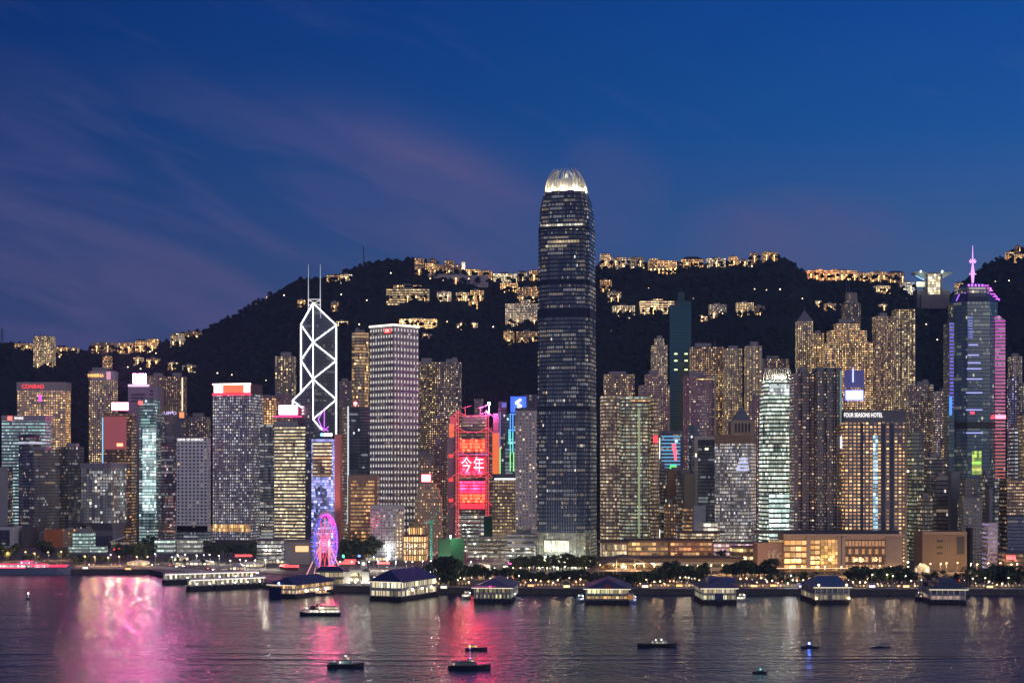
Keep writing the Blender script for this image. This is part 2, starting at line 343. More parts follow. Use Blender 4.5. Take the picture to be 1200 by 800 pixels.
def make_water():
    m = bpy.data.materials.new('sea_water'); m.use_nodes = True; nt = m.node_tree; N, L = nt.nodes, nt.links; b = N['Principled BSDF']
    
    tc = N.new('ShaderNodeTexCoord')
    def nzs(sx, sy, det, rough, dist=0):
        mp = N.new('ShaderNodeMapping'); L.new(tc.outputs['Object'], mp.inputs[0]); mp.inputs['Scale'].default_value = (1/sx, 1/sy, 1); mp.inputs['Rotation'].default_value = (0, 0, radians(7))
        n = N.new('ShaderNodeTexNoise'); n.inputs['Scale'].default_value = 1; n.inputs['Detail'].default_value = det; n.inputs['Roughness'].default_value = rough; n.inputs['Distortion'].default_value = dist
        L.new(mp.outputs[0], n.inputs['Vector']); return n.outputs[0]
    def bump(h, dist, prev=None):
        k = N.new('ShaderNodeBump'); k.inputs['Strength'].default_value = 1; k.inputs['Distance'].default_value = dist; L.new(h, k.inputs['Height'])
        if prev: L.new(prev, k.inputs['Normal'])
        return k.outputs[0]
    n1 = bump(nzs(110, 40, 2, .5), 1.6)
    sp = N.new('ShaderNodeSeparateXYZ'); L.new(tc.outputs['Object'], sp.inputs[0]); wob = nzs(210, 400, 2, .5); patch = nzs(120, 300, 2, .5); prev = n1
    def M(op, a, c):
        q = N.new('ShaderNodeMath'); q.operation = op
        for i, v in enumerate((a, c)):
            if isinstance(v, (int, float)): q.inputs[i].default_value = v
            else: L.new(v, q.inputs[i])
        return q.outputs[0]
    for y0, slope, wd, amp in ((868, .012, 4.5, 1.3), (890, -.02, 3.5, .8), (848, .045, 4, .6), (1010, .05, 4, .35)):   # long wakes of passing boats
        t = M('DIVIDE', M('SUBTRACT', M('SUBTRACT', M('SUBTRACT', sp.outputs[1], M('MULTIPLY', sp.outputs[0], slope)), y0), M('MULTIPLY', wob, 48)), wd)
        h = M('MULTIPLY', M('POWER', 2.718, M('MULTIPLY', M('MULTIPLY', t, t), -1)), M('MAXIMUM', M('SUBTRACT', M('MULTIPLY', patch, 3.2), 1.15), 0)); prev = bump(h, amp, prev)
    n1 = prev
    n2 = bump(nzs(5.2, 8, 3, .55, .1), 1.35, n1)
    n3 = bump(nzs(1.9, 2.6, 2, .6), .34, n2)
    N.remove(b); gl = N.new('ShaderNodeBsdfAnisotropic'); gl.distribution = 'BECKMANN'; gl.inputs['Roughness'].default_value = .20; gl.inputs['Color'].default_value = (1, 1, 1, 1)
    df = N.new('ShaderNodeBsdfDiffuse'); df.inputs['Color'].default_value = (.005, .013, .085, 1); fr = N.new('ShaderNodeFresnel'); fr.inputs['IOR'].default_value = 1.33; mx = N.new('ShaderNodeMixShader')
    for q in (gl, df, fr): L.new(n3, q.inputs['Normal'])
    L.new(fr.outputs[0], mx.inputs[0]); L.new(df.outputs[0], mx.inputs[1]); L.new(gl.outputs[0], mx.inputs[2]); L.new(mx.outputs[0], N['Material Output'].inputs[0])
    return m
WATER = make_water()
MB().face([(-5000, -600, 0), (5000, -600, 0), (5000, 9000, 0), (-5000, 9000, 0)]).build('water', WATER, kind='structure')

# land: one paved sheet from the sea wall to the foot of the hill
def make_land():
    pave = mat('paving', (.13, .12, .115), .85, var=.25, scale=.03)
    wall = mat('sea_wall_stone', (.10, .095, .095), .9, var=.3, scale=.2)
    pxs = list(range(-700, 1901, 25)); b = MB()
    for a, c in zip(pxs, pxs[1:]):
        b.face([(PX(a, shore(a)), shore(a), 4), (PX(c, shore(c)), shore(c), 4), (PX(c, 2620), 2620, 4), (PX(a, 2620), 2620, 4)])
    b.build('ground', pave, kind='structure')
    b = MB()
    for a, c in zip(pxs, pxs[1:]):
        A = (PX(a, shore(a)-.6), shore(a)-.6); Cc = (PX(c, shore(c)-.6), shore(c)-.6); A2 = (PX(a, shore(a)+.6), shore(a)+.6); C2 = (PX(c, shore(c)+.6), shore(c)+.6)
        b.face([(*A, -2), (*Cc, -2), (*Cc, 4.9), (*A, 4.9)]); b.face([(*A, 4.9), (*Cc, 4.9), (*C2, 4.9), (*A2, 4.9)]); b.face([(*C2, 3.9), (*A2, 3.9), (*A2, 4.9), (*C2, 4.9)])
    o = b.build('sea_wall', wall); tag(o, 'long dark stone sea wall between the harbour water and the promenade', 'sea wall')
make_land()
def promenade():
    b = MB(); pxs = list(range(330, 1701, 10))
    for a, c in zip(pxs, pxs[1:]): b.face([(PX(a, shore(a)+.8), shore(a)+.8, 4.01), (PX(c, shore(c)+.8), shore(c)+.8, 4.01), (PX(c, shore(c)+34), shore(c)+34, 4.01), (PX(a, shore(a)+34), shore(a)+34, 4.01)])
    b.build('promenade_path', mat('pale_paving', (.40, .34, .28), .8, var=.2, scale=.15), kind='structure')
    b = MB(); q = [(88, 1655), (190, 1650), (330, 1470), (330, 1600), (190, 1720), (88, 1725)]
    b.face([(PX(p, d), d, 4.01) for p, d in q]); b.build('carpark_pavement', mat('carpark_concrete', (.34, .32, .29), .85, var=.3, scale=.05), kind='structure')
promenade()
def make_hill():
    pxs = [-560+3*i for i in range(0, 780)]; ds = []; d = DR0
    while d < DR+40: ds.append(d); d += 11
    while d < 5200: ds.append(d); d += 90
    v = []; n = len(ds)
    for p in pxs:
        for d in ds: v.append((PX(p, d), d, terr(p, d)))
    f = [(i*n+j, (i+1)*n+j, (i+1)*n+j+1, i*n+j+1) for i in range(len(pxs)-1) for j in range(n-1)]
    me = bpy.data.meshes.new('hill'); me.from_pydata(v, [], f)
    m = mat('hill_forest', (.013, .024, .020), .95, spec=.1, var=.5, scale=.05); me.materials.append(m)
    me.polygons.foreach_set('use_smooth', [True]*len(f)); me.update()
    o = bpy.data.objects.new('hill', me); COL.objects.link(o); o['kind'] = 'structure'
make_hill()
def forest():
    rnd = random.Random(5); b_v, b_f = [], []; k = 0
    base = []
    for j, (zz, rr) in enumerate(((-.6, .55), (-.1, 1.0), (.45, .85), (.9, .35))):
        base.append([(rr*cos(2*pi*i/6+j*.5), rr*sin(2*pi*i/6+j*.5), zz) for i in range(6)])
    while k < 11000:
        px = rnd.uniform(-120, 1320); t = rnd.random()**.75; d0 = D0(px)+60; d = d0+(DR+14-d0)*t; X = PX(px, d)
        if noise.noise(Vector((X/90, d/90, 2.2))) < -.28: k += 1; continue
        z = terr(px, d, False)+2.5; s = rnd.uniform(3.2, 7.5)*(.75 if t > .96 else 1); hz = s*rnd.uniform(.8, 1.25); n = len(b_v); ro = rnd.random()*6.28
        for ring in base:
            for x, y, q in ring:
                w = rnd.uniform(.7, 1.3); b_v.append((X+s*w*(x*cos(ro)-y*sin(ro)), d+s*w*(x*sin(ro)+y*cos(ro)), z+hz*q*rnd.uniform(.85, 1.15)))
        for j in range(3):
            for i in range(6): b_f.append((n+j*6+i, n+j*6+(i+1) % 6, n+(j+1)*6+(i+1) % 6, n+(j+1)*6+i))
        b_f.append(tuple(n+18+i for i in range(6))); k += 1
    for X, d, z, s in GARDEN:
        n = len(b_v); hz = s*rnd.uniform(.8, 1.25); ro = rnd.random()*6.28
        for ring in base:
            for x, y, q in ring:
                w = rnd.uniform(.7, 1.3); b_v.append((X+s*w*(x*cos(ro)-y*sin(ro)), d+s*w*(x*sin(ro)+y*cos(ro)), z+hz*q*rnd.uniform(.85, 1.15)))
        for j in range(3):
            for i in range(6): b_f.append((n+j*6+i, n+j*6+(i+1) % 6, n+(j+1)*6+(i+1) % 6, n+(j+1)*6+i))
        b_f.append(tuple(n+18+i for i in range(6)))
    me = bpy.data.meshes.new('forest'); me.from_pydata(b_v, [], b_f); me.materials.append(mat('forest_leaf', (.014, .027, .023), .95, spec=.1, var=.25, scale=.03)); me.update()
    o = bpy.data.objects.new('forest', me); COL.objects.link(o); o['kind'] = 'stuff'; o['label'] = 'dark evergreen forest covering the hill behind the city'; o['category'] = 'forest'
GARDEN = []

# roads: sheets a little above the paving, with pale lane markings and kerbs
ASPH = mat('asphalt', (.05, .05, .052), .8, var=.3, scale=.1); PAINT = mat('lane_paint', (.7, .7, .66), .6)
def road(name, pts, w):
    b = MB(); mk = MB(); kb = MB()
    P = [Vector((PX(p, d), d, 0)) for p, d in pts]
    for a, c in zip(P, P[1:]):
        t = (c-a).normalized(); nrm = Vector((-t.y, t.x, 0))
        b.face([a-nrm*w/2+Vector((0, 0, 4.02)), c-nrm*w/2+Vector((0, 0, 4.02)), c+nrm*w/2+Vector((0, 0, 4.02)), a+nrm*w/2+Vector((0, 0, 4.02))])
        ln = (c-a).length; k = 0
        while k < ln-4:
            for off in (-w/4, 0, w/4):
                q = a+t*k+nrm*off; r = a+t*(k+4)+nrm*off
                mk.face([q-nrm*.12+Vector((0, 0, 4.03)), r-nrm*.12+Vector((0, 0, 4.03)), r+nrm*.12+Vector((0, 0, 4.03)), q+nrm*.12+Vector((0, 0, 4.03))])
            k += 10
        for sgn in (-1, 1):
            q = a+nrm*sgn*(w/2+.2); r = c+nrm*sgn*(w/2+.2)
            kb.face([q-nrm*.2+Vector((0, 0, 4.14)), r-nrm*.2+Vector((0, 0, 4.14)), r+nrm*.2+Vector((0, 0, 4.14)), q+nrm*.2+Vector((0, 0, 4.14))])
            s = -sgn; kb.face([q+nrm*.2*s+Vector((0, 0, 4.0)), r+nrm*.2*s+Vector((0, 0, 4.0)), r+nrm*.2*s+Vector((0, 0, 4.14)), q+nrm*.2*s+Vector((0, 0, 4.14))])
    b.build(name, ASPH, kind='structure'); mk.build('road_markings', PAINT, kind='structure'); kb.build('kerb', CONC, kind='structure')
ROAD_A = [(-80, 1735), (180, 1725), (330, 1560), (420, 1520), (560, 1505), (720, 1490), (1000, 1475), (1300, 1470)]
ROAD_B = [(470, 1560), (560, 1640), (620, 1720), (626, 1850)]
road('waterfront_road', ROAD_A, 17); road('side_street', ROAD_B, 15)
# ------------------------------------------------------------------ generic tower builder
def fit(x0, x1, d, dep):
    if x1 < 600: x1 = max(x0+3, 600-(600-x1)*(d+dep)/d)
    elif x0 > 600: x0 = min(x1-3, 600+(x0-600)*(d+dep)/d)
    return x0, x1
def plan(shape, w, dep, k=.18):
    h = w/2
    if shape == 'box': return [(-h, 0), (h, 0), (h, dep), (-h, dep)]
    if shape == 'cham':
        c = k*min(w, dep); return [(-h+c, 0), (h-c, 0), (h, c), (h, dep-c), (h-c, dep), (-h+c, dep), (-h, dep-c), (-h, c)]
    if shape == 'notch':
        c = k*min(w, dep); return [(-h+c, 0), (h-c, 0), (h-c, c), (h, c), (h, dep-c), (h-c, dep-c), (h-c, dep), (-h+c, dep), (-h+c, dep-c), (-h, dep-c), (-h, c), (-h+c, c)]
    if shape == 'comb':     # projecting flats with recesses between, front and back
        n = max(3, int(round(w/11))*2+1) if w > 16 else 3; s = w/n; r = min(4.0, dep*.22); p = []
        for i in range(n):
            y = 0 if i % 2 == 0 else r; p += [(-h+i*s, y), (-h+(i+1)*s, y)]
        for i in reversed(range(n)):
            y = dep if i % 2 == 0 else dep-r; p += [(-h+(i+1)*s, y), (-h+i*s, y)]
        return p
    if shape == 'round':
        n = 20; return [(h*cos(2*pi*i/n-pi/2), dep/2+dep/2*sin(2*pi*i/n-pi/2)) for i in range(n)]
    if shape == 'bow':      # curved front
        p = [(h*sin(a), dep*.35*(1-cos(a))) for a in [radians(-75+15*i) for i in range(11)]]; k2 = h/p[-1][0]
        p = [(x*k2, y) for x, y in p]; return p+[(h, dep), (-h, dep)]
def scale_poly(p, s, cx=0, cy=None):
    ys = [q[1] for q in p]; cy = (min(ys)+max(ys))/2 if cy is None else cy
    return [((q[0]-cx)*s+cx, (q[1]-cy)*s+cy) for q in p]

def tower(x0, x1, yt, d, style, label, cat='tower', name='office_tower', dep=None, shape='box', split=None, group=None, yb=None, roof='plant', podium=None, kw=None, crown=None, antenna=None, seg=None):
    """x0..x1: silhouette columns, yt: roof row, d: distance of the front; split: column of a corner turned to the viewer"""
    kw = kw or {}; px = (x0+x1)/2
    w0 = (x1-x0)*d/FPX; dep = dep or max(14, min(38, w0*.8))
    zb = terr(px, d+dep/2, False)-3 if d > D0(px)+20 else 4.0
    if yb is not None: zb = max(2.0, PZ(yb, d)-1)
    m, fh, bw = facade(style, **kw)
    if split is None:
        a, c = fit(x0, x1, d, dep); Xa, Xc = PX(a, d), PX(c, d); w = Xc-Xa
        root = thing(name, label, cat, ((Xa+Xc)/2, d, zb), 0, group); poly = plan(shape, w, dep)
    else:
        root = thing(name, label, cat, (PX(split, d), d, zb), 0, group)
        wl, wr = (split-x0)*d/FPX, (x1-split)*d/FPX; a = math.atan2(min(wl, wr), max(wl, wr)); a = max(radians(14), min(radians(45), a)) if wl > wr else max(radians(45), radians(90)-max(radians(14), a))
        if wl <= wr: a = radians(90)-max(radians(14), math.atan2(wl, wr))
        off = radians((split-600)/1200*34)   # bearing
        L, R = wl/max(.25, cos(a)), wr/max(.25, sin(a))
        lv = (-L*cos(a), L*sin(a)); rv = (R*sin(a), R*cos(a)); w = wl+wr; dep = lv[1]+rv[1]
        poly = [(0, 0), rv, (rv[0]+lv[0], rv[1]+lv[1]), lv]
    H = PZ(yt, d)-zb; ph = 0
    if podium:
        ph, grow, pst = podium; pm = facade(pst); pp = scale_poly(poly, grow)
        pp = [(q[0], q[1]-(min(r[1] for r in pp)-min(r[1] for r in poly))-.8) for q in pp]
        MB().prism(pp, 0, ph, 0, 1, pm[1], pm[2]).build('podium', [pm[0], ROOF], root)
    b = MB()
    if seg: b.loft([(ph+(H-ph)*t, scale_poly(poly, s)) for t, s in seg], 0, 1, fh, bw)
    else: b.prism(poly, ph, H, 0, 1, fh, bw)
    b.build('shaft', [m, ROOF], root)
    top = poly if not seg else scale_poly(poly, seg[-1][1])
    xs = [q[0] for q in top]; ys = [q[1] for q in top]; cx, cy = (min(xs)+max(xs))/2, (min(ys)+max(ys))/2; tw, td = max(xs)-min(xs), max(ys)-min(ys)
    if crown:   # a plain band on top: (height, outset, colour)
        ch, o, ccol = crown
        MB().prism(scale_poly(top, 1+o), H-ch, H+.6).build('parapet_band', [mat('band', ccol, .7), ROOF], root)
    if roof == 'plant':
        rnd = random.Random(int(x0*13+yt*7)); s = rnd.uniform(.4, .6) if split is None else .35; k = rnd.uniform(-.12, .12)*tw; hh = min(.22*tw+2, rnd.uniform(3.5, 6.5))
        MB().box(cx-tw*s/2+k, cx+tw*s/2+k, cy-td*.25, cy+td*.25, H+.62 if crown else H+.01, H+hh, bottom=False).build('roof_plant', CONC, root)
        if tw > 14:
            q = cx+tw*rnd.choice((-.2, .22)); MB().box(q-tw*.1, q+tw*.1, cy-td*.12, cy+td*.12, H+hh+.01, H+hh+2.6, bottom=False).build('lift_house', CONC, root) if abs(q-cx-k) < tw*s/2-tw*.1 else None
    if roof == 'pyramid':
        ap = (cx, cy, H+tw*.75); bb = MB()
        q = [(min(xs), min(ys)), (max(xs), min(ys)), (max(xs), max(ys)), (min(xs), max(ys))]
        for i in range(4): bb.face([(*q[i], H), (*q[(i+1) % 4], H), ap])
        bb.build('pointed_roof', mat('copper_roof', (.2, .19, .22), .6), root)
    if antenna:
        for ax, ah in antenna: MB().tube((cx+ax, cy, H), (cx+ax, cy, H+ah), .5, 6, .25).build('antenna', STEEL, root)
    root['H'] = H; return root, poly, H, w, dep

def sign_box(root, x, y, z, w, h, m, framem=None, t=1.0, name='sign_panel'):
    """lit panel facing the harbour, with a frame behind it"""
    if framem: MB().box(x-w/2-.8, x+w/2+.8, y, y+t, z-h/2-.8, z+h/2+.8).build('sign_frame', framem, root)
    return MB().box(x-w/2, x+w/2, y-.25, y-.01, z-h/2, z+h/2).build(name, m, root)
def local(root, px, py, d): return PX(px, d)-root.location.x, PZ(py, d)-root.location.z
RED = lamp('red_led', (1, .03, .06), 3.0, True); PINK = lamp('pink_led', (1, .045, .24), 2.2, True); WLED = lamp('white_led', (.93, .95, 1), 4.0, True)
WBRT = lamp('white_screen', (1, .62, .66), 18.0, True); ORNG = lamp('orange_led', (1, .28, .05), 4.0, True); BLUE = lamp('blue_led', (.05, .12, 1), 3.0, True)
PURP = lamp('purple_led', (.5, .08, 1), 3.2, True); MAGE = lamp('magenta_led', (1, .06, .62), 2.0, True); GLD = lamp('gold_led', (1, .55, .12), 2.5); CYAN = lamp('cyan_led', (.2, .75, 1), 3.0, True)
TXW = lamp('white_letter', (1, .93, .9), 1.8); TXR = lamp('red_letter', (1, .04, .03), 1.6)
# ------------------------------------------------------------------ the left (eastern) group of towers
def T(*a, **k): return tower(*a, **k)
r, p, H, w, dp = T(20, 83, 448, 2330, 'hotel', 'broad tan hotel with orange lit rooms and red roof lettering at far left', 'hotel', 'hotel_tower', dep=30, kw=dict(wall=(.40, .34, .33), bw=3.4, lit=.72), crown=(12, .02, (.42, .37, .38)), roof='flat')
text('CONRAD', r, (-w*.17, -.9, H-6), 6.0, TXR, 31)
sign_box(r, -w*.02, 0, H-22, 4, 9, MAGE)
r, p, H, w, dp = T(2, 60, 487, 2240, 'bands', 'mid height block with teal lit floors and small white lettering below the tan hotel', 'office block', dep=30, kw=dict(a=TEAL, b=COOL, wall=(.3, .3, .34), st=.7, ww=.9), crown=(7, .015, (.42, .38, .42)), roof='flat')
text('SWIRE', r, (-w*.10, -.9, H-3.4), 3.4, TXW, 12); sign_box(r, -w*.31, -.6, H-3.4, 6, 5, lamp('emblem_red', (1, .12, .08), 3.0))
r, p, H, w, dp = T(18, 52, 512, 2200, 'darkglass', 'dark rotunda with a ringed round roof before the teal lit block', 'office block', 'round_building', shape='round', dep=36, roof='flat')
MB().prism(plan('round', w*1.04, dp*1.04), H-9, H-6).build('ring_band', lamp('ring_glow', (.75, .8, 1), .7), r)
MB().loft([(H, plan('round', w, dp)), (H+3, scale_poly(plan('round', w, dp), .8)), (H+4.6, scale_poly(plan('round', w, dp), .45))]).build('domed_roof', mat('dark_roof', (.06, .05, .06), .6), r)
r, p, H, w, dp = T(-18, 15, 548, 2120, 'darkglass', 'dark glass slab with a pale end pillar cut off by the left edge', 'office block', dep=26, roof='flat')
MB().box(w/2-9, w/2+.2, -.6, 4, 0, H+1).build('end_pillar', CONC, r)
T(15, 63, 527, 2150, 'darkglass', 'wide dark blue glass office block with two faces at lower left', 'office block', split=40, kw=dict(lit=.13, wall=(.08, .085, .14)))
T(62, 94, 523, 2180, 'darkglass', 'black glass office block between the blue glass block and the inverted foot block', 'office block', split=80, kw=dict(lit=.10))
r, p, H, w, dp = T(103, 139, 435, 2330, 'resid', 'slim tall hotel tower with gold lettering on its crown at left', 'hotel', 'hotel_tower', dep=28, shape='cham', kw=dict(wall=(.30, .25, .28), lit=.5), roof='plant', crown=(13, .03, (.50, .44, .46)))
text('SHANGRI-LA', r, (-w*.2, -1.2, H-6), 4.5, GLD, 22); sign_box(r, w*.3, -.7, H-6, 6, 11, lamp('pink_panel', (1, .42, .6), .8))
r, p, H, w, dp = T(121, 160, 484, 2200, 'granite', 'brown office tower under a pink framed roof billboard, its upper front glowing red', 'office tower', dep=30, kw=dict(wall=(.26, .13, .10), a=AMBER, b=WARM, lit=.3, st=.5), roof='flat')
bx, bz = local(r, 140.5, 476, 2200)
sign_box(r, bx, .5, bz, 21, 9.5, WBRT, PINK, 2.0, 'billboard')
for s in (-8, 8): MB().tube((bx+s, 2, H), (bx+s, 2, bz-6), .5).build('billboard_stand', STEEL, r)
bx, bz = local(r, 135, 507, 2200); MB().box(bx-15, bx+15, -.3, -.05, bz-22, bz+22).build('red_lit_front', lamp('red_glow_front', (.85, .07, .05), .28), r)  # glowing sheet in place of red light on the upper front
bx, bz = local(r, 140.5, 521, 2200); sign_box(r, bx, -.5, bz, 8, 4, lamp('red_word', (1, .16, .08), 6))
r, p, H, w, dp = T(119.3, 122, 489, 2215, 'slab', 'thin blue light column on the flank of the brown red glowing tower', 'light column', 'light_column', dep=3, roof='flat')
bpy.data.objects.remove([c for c in r.children if c.name.startswith('shaft')][0]); MB().box(-1.3, 1.3, 0, 1.3, 40, H).build('light_strip', lamp('strip_blue', (.3, .65, 1), 1.3), r)
MB().box(-1.3, 1.3, 1.31, 3, 0, H).build('backing_wall', DARK, r)
r, p, H, w, dp = T(150, 190, 453, 2300, 'slab', 'pale lilac concrete tower carrying the brightest white roof screen at left', 'office tower', dep=30, kw=dict(wall=(.44, .38, .46)), roof='flat')
for k in range(3): MB().box(-w*.40, w*.08, -.35, -.02, H-12-k*4.5, H-10-k*4.5).build('louvre_band', DARK, r)
for k in range(3): MB().box(w*.24, w*.36, -.35, -.02, H-7-k*5, H-4.5-k*5).build('vent_slot', DARK, r)
bx, bz = local(r, 163, 443.5, 2300); bb = sign_box(r, bx, 2, bz, 18, 13, lamp('hot_screen', (1, .13, .50), 420.0, True), STEEL, 2.0, 'roof_screen')
MB().box(bx-16, bx+13, 2, 5, H, H+3.5).build('screen_plinth', lamp('plinth_glow', (1, .75, .95), 1.0), r)
r, p, H, w, dp = T(163, 187, 468, 2220, 'blueglass', 'blue glass tower with a bright teal middle and a tiny red roof emblem', 'office tower', dep=30, kw=dict(lit=.4, a=TEAL, b=COOL, st=.8))
bx, bz = local(r, 175, 553, 2220); fm = facade('bands', a=(.62, 1, .9), b=COOL, st=1.0, lit=1.4, ww=.94, wh=.8); MB().prism([(bx-9, -.4), (bx+9, -.4), (bx+9, -.02), (bx-9, -.02)], bz-52, bz+58, 0, 0, fm[1], fm[2]).build('lit_bay', fm[0], r)
bx, bz = local(r, 163, 472, 2220); MB().box(bx-1, bx+4.6, -.8, -.3, bz-2, bz+2.5).build('roof_emblem', lamp('emblem_bright', (1, .05, .03), 5), r)
T(183, 193, 484, 2230, 'blueglass', 'narrow blue flank tower right of the teal middled tower', 'office tower', dep=26, kw=dict(lit=.3))
T(172, 196, 440, 2420, 'resid', 'dark apartment tower behind the lilac tower under the hill', 'apartment tower', 'apartment_tower', shape='comb', kw=dict(lit=.2))
r, p, H, w, dp = T(194, 219, 441, 2400, 'resid', 'amber windowed tower with one vertical line of light on its right corner', 'apartment tower', 'apartment_tower', kw=dict(wall=(.13, .12, .14), lit=.3, a=AMBER))
MB().box(w*.40, w*.47, -1, -.2, H-50, H-2).build('light_strip', lamp('strip_warm', (1, .8, .5), 1.4), r)
r, p, H, w, dp = T(190, 222, 487, 2280, 'greyglass', 'grey blue twin lobed tower with roof lettering and an orange lit cube', 'office tower', shape='notch', dep=32, kw=dict(lit=.12, wall=(.16, .16, .21)), roof='flat')
text('LIPPO', r, (-w*.16, 1, H+3.5), 4.6, lamp('lilac_letter', (.6, .5, 1), 1.6), 17); sign_box(r, w*.36, 0, H+1, 6.5, 8, lamp('orange_cube', (1, .3, .08), 1.3), STEEL)
T(221, 247, 488, 2400, 'residdim', 'low dark block with a sprinkle of white windows left of the red crowned tower', 'apartment block', 'apartment_block', kw=dict(wall=(.12, .12, .17)))
T(189, 208, 515, 2200, 'darkglass', 'dim reddish office block squeezed left of the white honeycomb block', 'office block', kw=dict(lit=.22, a=(1, .4, .3), wall=(.12, .09, .1)))
# white honeycomb block
r, p, H, w, dp = T(207, 247, 513, 2150, 'whitegrid', 'white honeycomb office block with a grid of dark windows and white roof lettering', 'office block', dep=24, kw=dict(wall=(.8, .76, .8), bw=4.9, fh=4.5), roof='flat', yb=622)
text('BANK OF AMERICA', r, (-2, -.3, H-2.2), 2.6, TXW, 33)
MB().loft([(0, plan('box', w+3, 25)), (8, plan('box', w+.6, 24.4))], 0, 0, cap=False).build('flared_base', WHITEP, r)
# inverted foot block
r, p, H, w, dp = T(92, 141, 544, 2160, 'greyglass', 'grey office block with stone frame standing on a narrower inverted foot', 'office block', 'office_block', split=130, kw=dict(wall=(.33, .30, .35), glass=(.02, .02, .05), ww=.8, wh=.8, bw=4, lit=.28, a=COOL, b=WHITE, row=.35, st=.7), yb=612, roof='flat')
ft = scale_poly(p, .62); zz = PZ(612, 2160)-4-2
o = MB().loft([(-zz, ft), (-10, ft), (0, p)], 0, 0, cap=False).build('tapered_foot', mat('foot_stone', (.3, .27, .31), .8), r)
MB().prism(scale_poly(p, 1.03), H-5, H+2).build('parapet_band', [mat('frame_stone', (.36, .32, .37), .8), ROOF], r)
# low buildings before the left towers
r, p, H, w, dp = T(-6, 26, 617, 2090, 'slab', 'low dark glazed hall inside a pale box frame at far left', 'hall', 'assembly_hall', dep=40, kw=dict(wall=(.5, .5, .52)), roof='flat')
fm = facade('darkglass', lit=.05); MB().prism([(-w/2-1, -.4), (w*.33, -.4), (w*.33, -.05), (-w/2-1, -.05)], 4, H-4, 0, 0, 5, 5).build('glass_front', fm[0], r)
r, p, H, w, dp = T(25, 44, 618, 2110, 'slab', 'dark blank wall wing beside the box framed hall', 'hall', 'assembly_hall', dep=40, kw=dict(wall=(.09, .08, .08)), roof='flat')
T(52, 75, 620, 2125, 'slab', 'low terracotta box building behind the leftmost round tree', 'low building', 'low_building', dep=20, kw=dict(wall=(.55, .17, .06)), roof='flat')
T(73, 93, 619, 2135, 'oldwall', 'low cream building right of the terracotta box', 'low building', 'low_building', dep=18, roof='flat', kw=dict(wall=(.5, .42, .33)))
T(85, 112, 624, 2020, 'shop', 'low glowing mint green office block near the left waterfront, four storeys', 'office block', 'office_block', dep=20, kw=dict(a=(.5, 1, .78), b=(.8, 1, .9), st=.75, wall=(.42, .5, .46), wh=.55), roof='plant')
T(80, 126, 640, 1990, 'shop', 'long two storey mint lit annex in front of the glowing mint block', 'office block', 'office_block', dep=14, kw=dict(a=(.6, 1, .8), b=(.9, 1, .95), st=.7, wall=(.5, .52, .46), wh=.5), roof='flat')
T(110, 132, 628, 2120, 'slab', 'dark low podium under the inverted foot block', 'podium', 'podium_building', dep=24, kw=dict(wall=(.06, .06, .09)), roof='flat')
r, p, H, w, dp = T(130, 158, 634, 2090, 'greyglass', 'small glazed pavilion with white slanting roof beside the inverted foot block', 'pavilion', 'pavilion', dep=30, kw=dict(lit=.2), roof='flat')
MB().face([(-w/2-1, -2, H), (w/2+1, -2, H+9), (w/2+1, 32, H+9), (-w/2-1, 32, H)]).face([(-w/2-1, -2, H-1.6), (w/2+1, -2, H+7.4), (w/2+1, -2, H+9), (-w/2-1, -2, H)]).build('slanting_roof', WHITEP, r)
T(163, 208, 607, 2260, 'oldwall', 'low brown podium with terraces left of the white honeycomb block', 'podium', 'podium_building', dep=30, kw=dict(wall=(.28, .22, .15), ww=.9, wh=.4, lit=.25), roof='flat')
T(181, 206, 632, 1990, 'shop', 'pale green lit two storey block, left half of the pair by the sea', 'low building', 'low_building', dep=16, kw=dict(a=(.6, 1, .78), b=(.95, 1, .9), st=.8, wall=(.5, .55, .5), wh=.42), roof='flat')
T(207, 238, 632, 1985, 'shop', 'cream lit two storey block, right half of the pair by the sea', 'low building', 'low_building', dep=16, kw=dict(a=(.9, 1, .78), b=(1, .95, .8), st=.65, wall=(.6, .6, .5), wh=.42), roof='flat')
T(205, 252, 623, 2138, 'darkglass', 'dark low podium under the white honeycomb block', 'podium', 'podium_building', dep=40, kw=dict(lit=.25, a=COOL), roof='flat')
# red crowned tower
r, p, H, w, dp = T(247, 303, 461, 2180, 'blueglass', 'tall blue grey glass tower crowned by a red, orange and white light box', 'office tower', split=294, kw=dict(wall=(.26, .25, .33), glass=(.04, .05, .09), ww=.55, wh=.55, lit=.55, a=(.75, .8, 1), b=(1, .86, .6), st=.75, row=.15, ch=3, bw=3.0, fh=3.8), roof='flat', yb=632)
lv, rv = p[3], p[1]; LL = sqrt(lv[0]**2+lv[1]**2); ux, uy = lv[0]/LL, lv[1]/LL
def along(a0, a1, z0, z1, m, nm, out=1.2):
    nx, ny = uy, -ux
    if ny > 0: nx, ny = -nx, -ny
    q = [(ux*LL*a0+nx*out, uy*LL*a0+ny*out), (ux*LL*a0+nx*.05, uy*LL*a0+ny*.05), (ux*LL*a1+nx*.05, uy*LL*a1+ny*.05), (ux*LL*a1+nx*out, uy*LL*a1+ny*out)]
    return MB().prism(q, z0, z1).face([(x, y, z0) for x, y in reversed(q)]).build(nm, m, r)
MB().prism(scale_poly(p, .94), H, H+13).build('crown_box', [mat('crown_grey', (.2, .12, .12)), ROOF], r)
along(.0, 1.0, H-2, H+.8, lamp('crown_red', (1, .02, .06), 2.0, True), 'red_rim')
along(.02, .18, H+1.5, H+11.5, lamp('crown_white', (1, .70, .72), 3.0, True), 'white_panel', .9)
along(.18, .72, H+1.5, H+11.5, lamp('crown_orange', (1, .0075, .002), 26, True), 'orange_panel', .9)
along(.72, .96, H+1.5, H+11.5, lamp('crown_white', (1, .70, .72), 3.0, True), 'white_panel', .9)
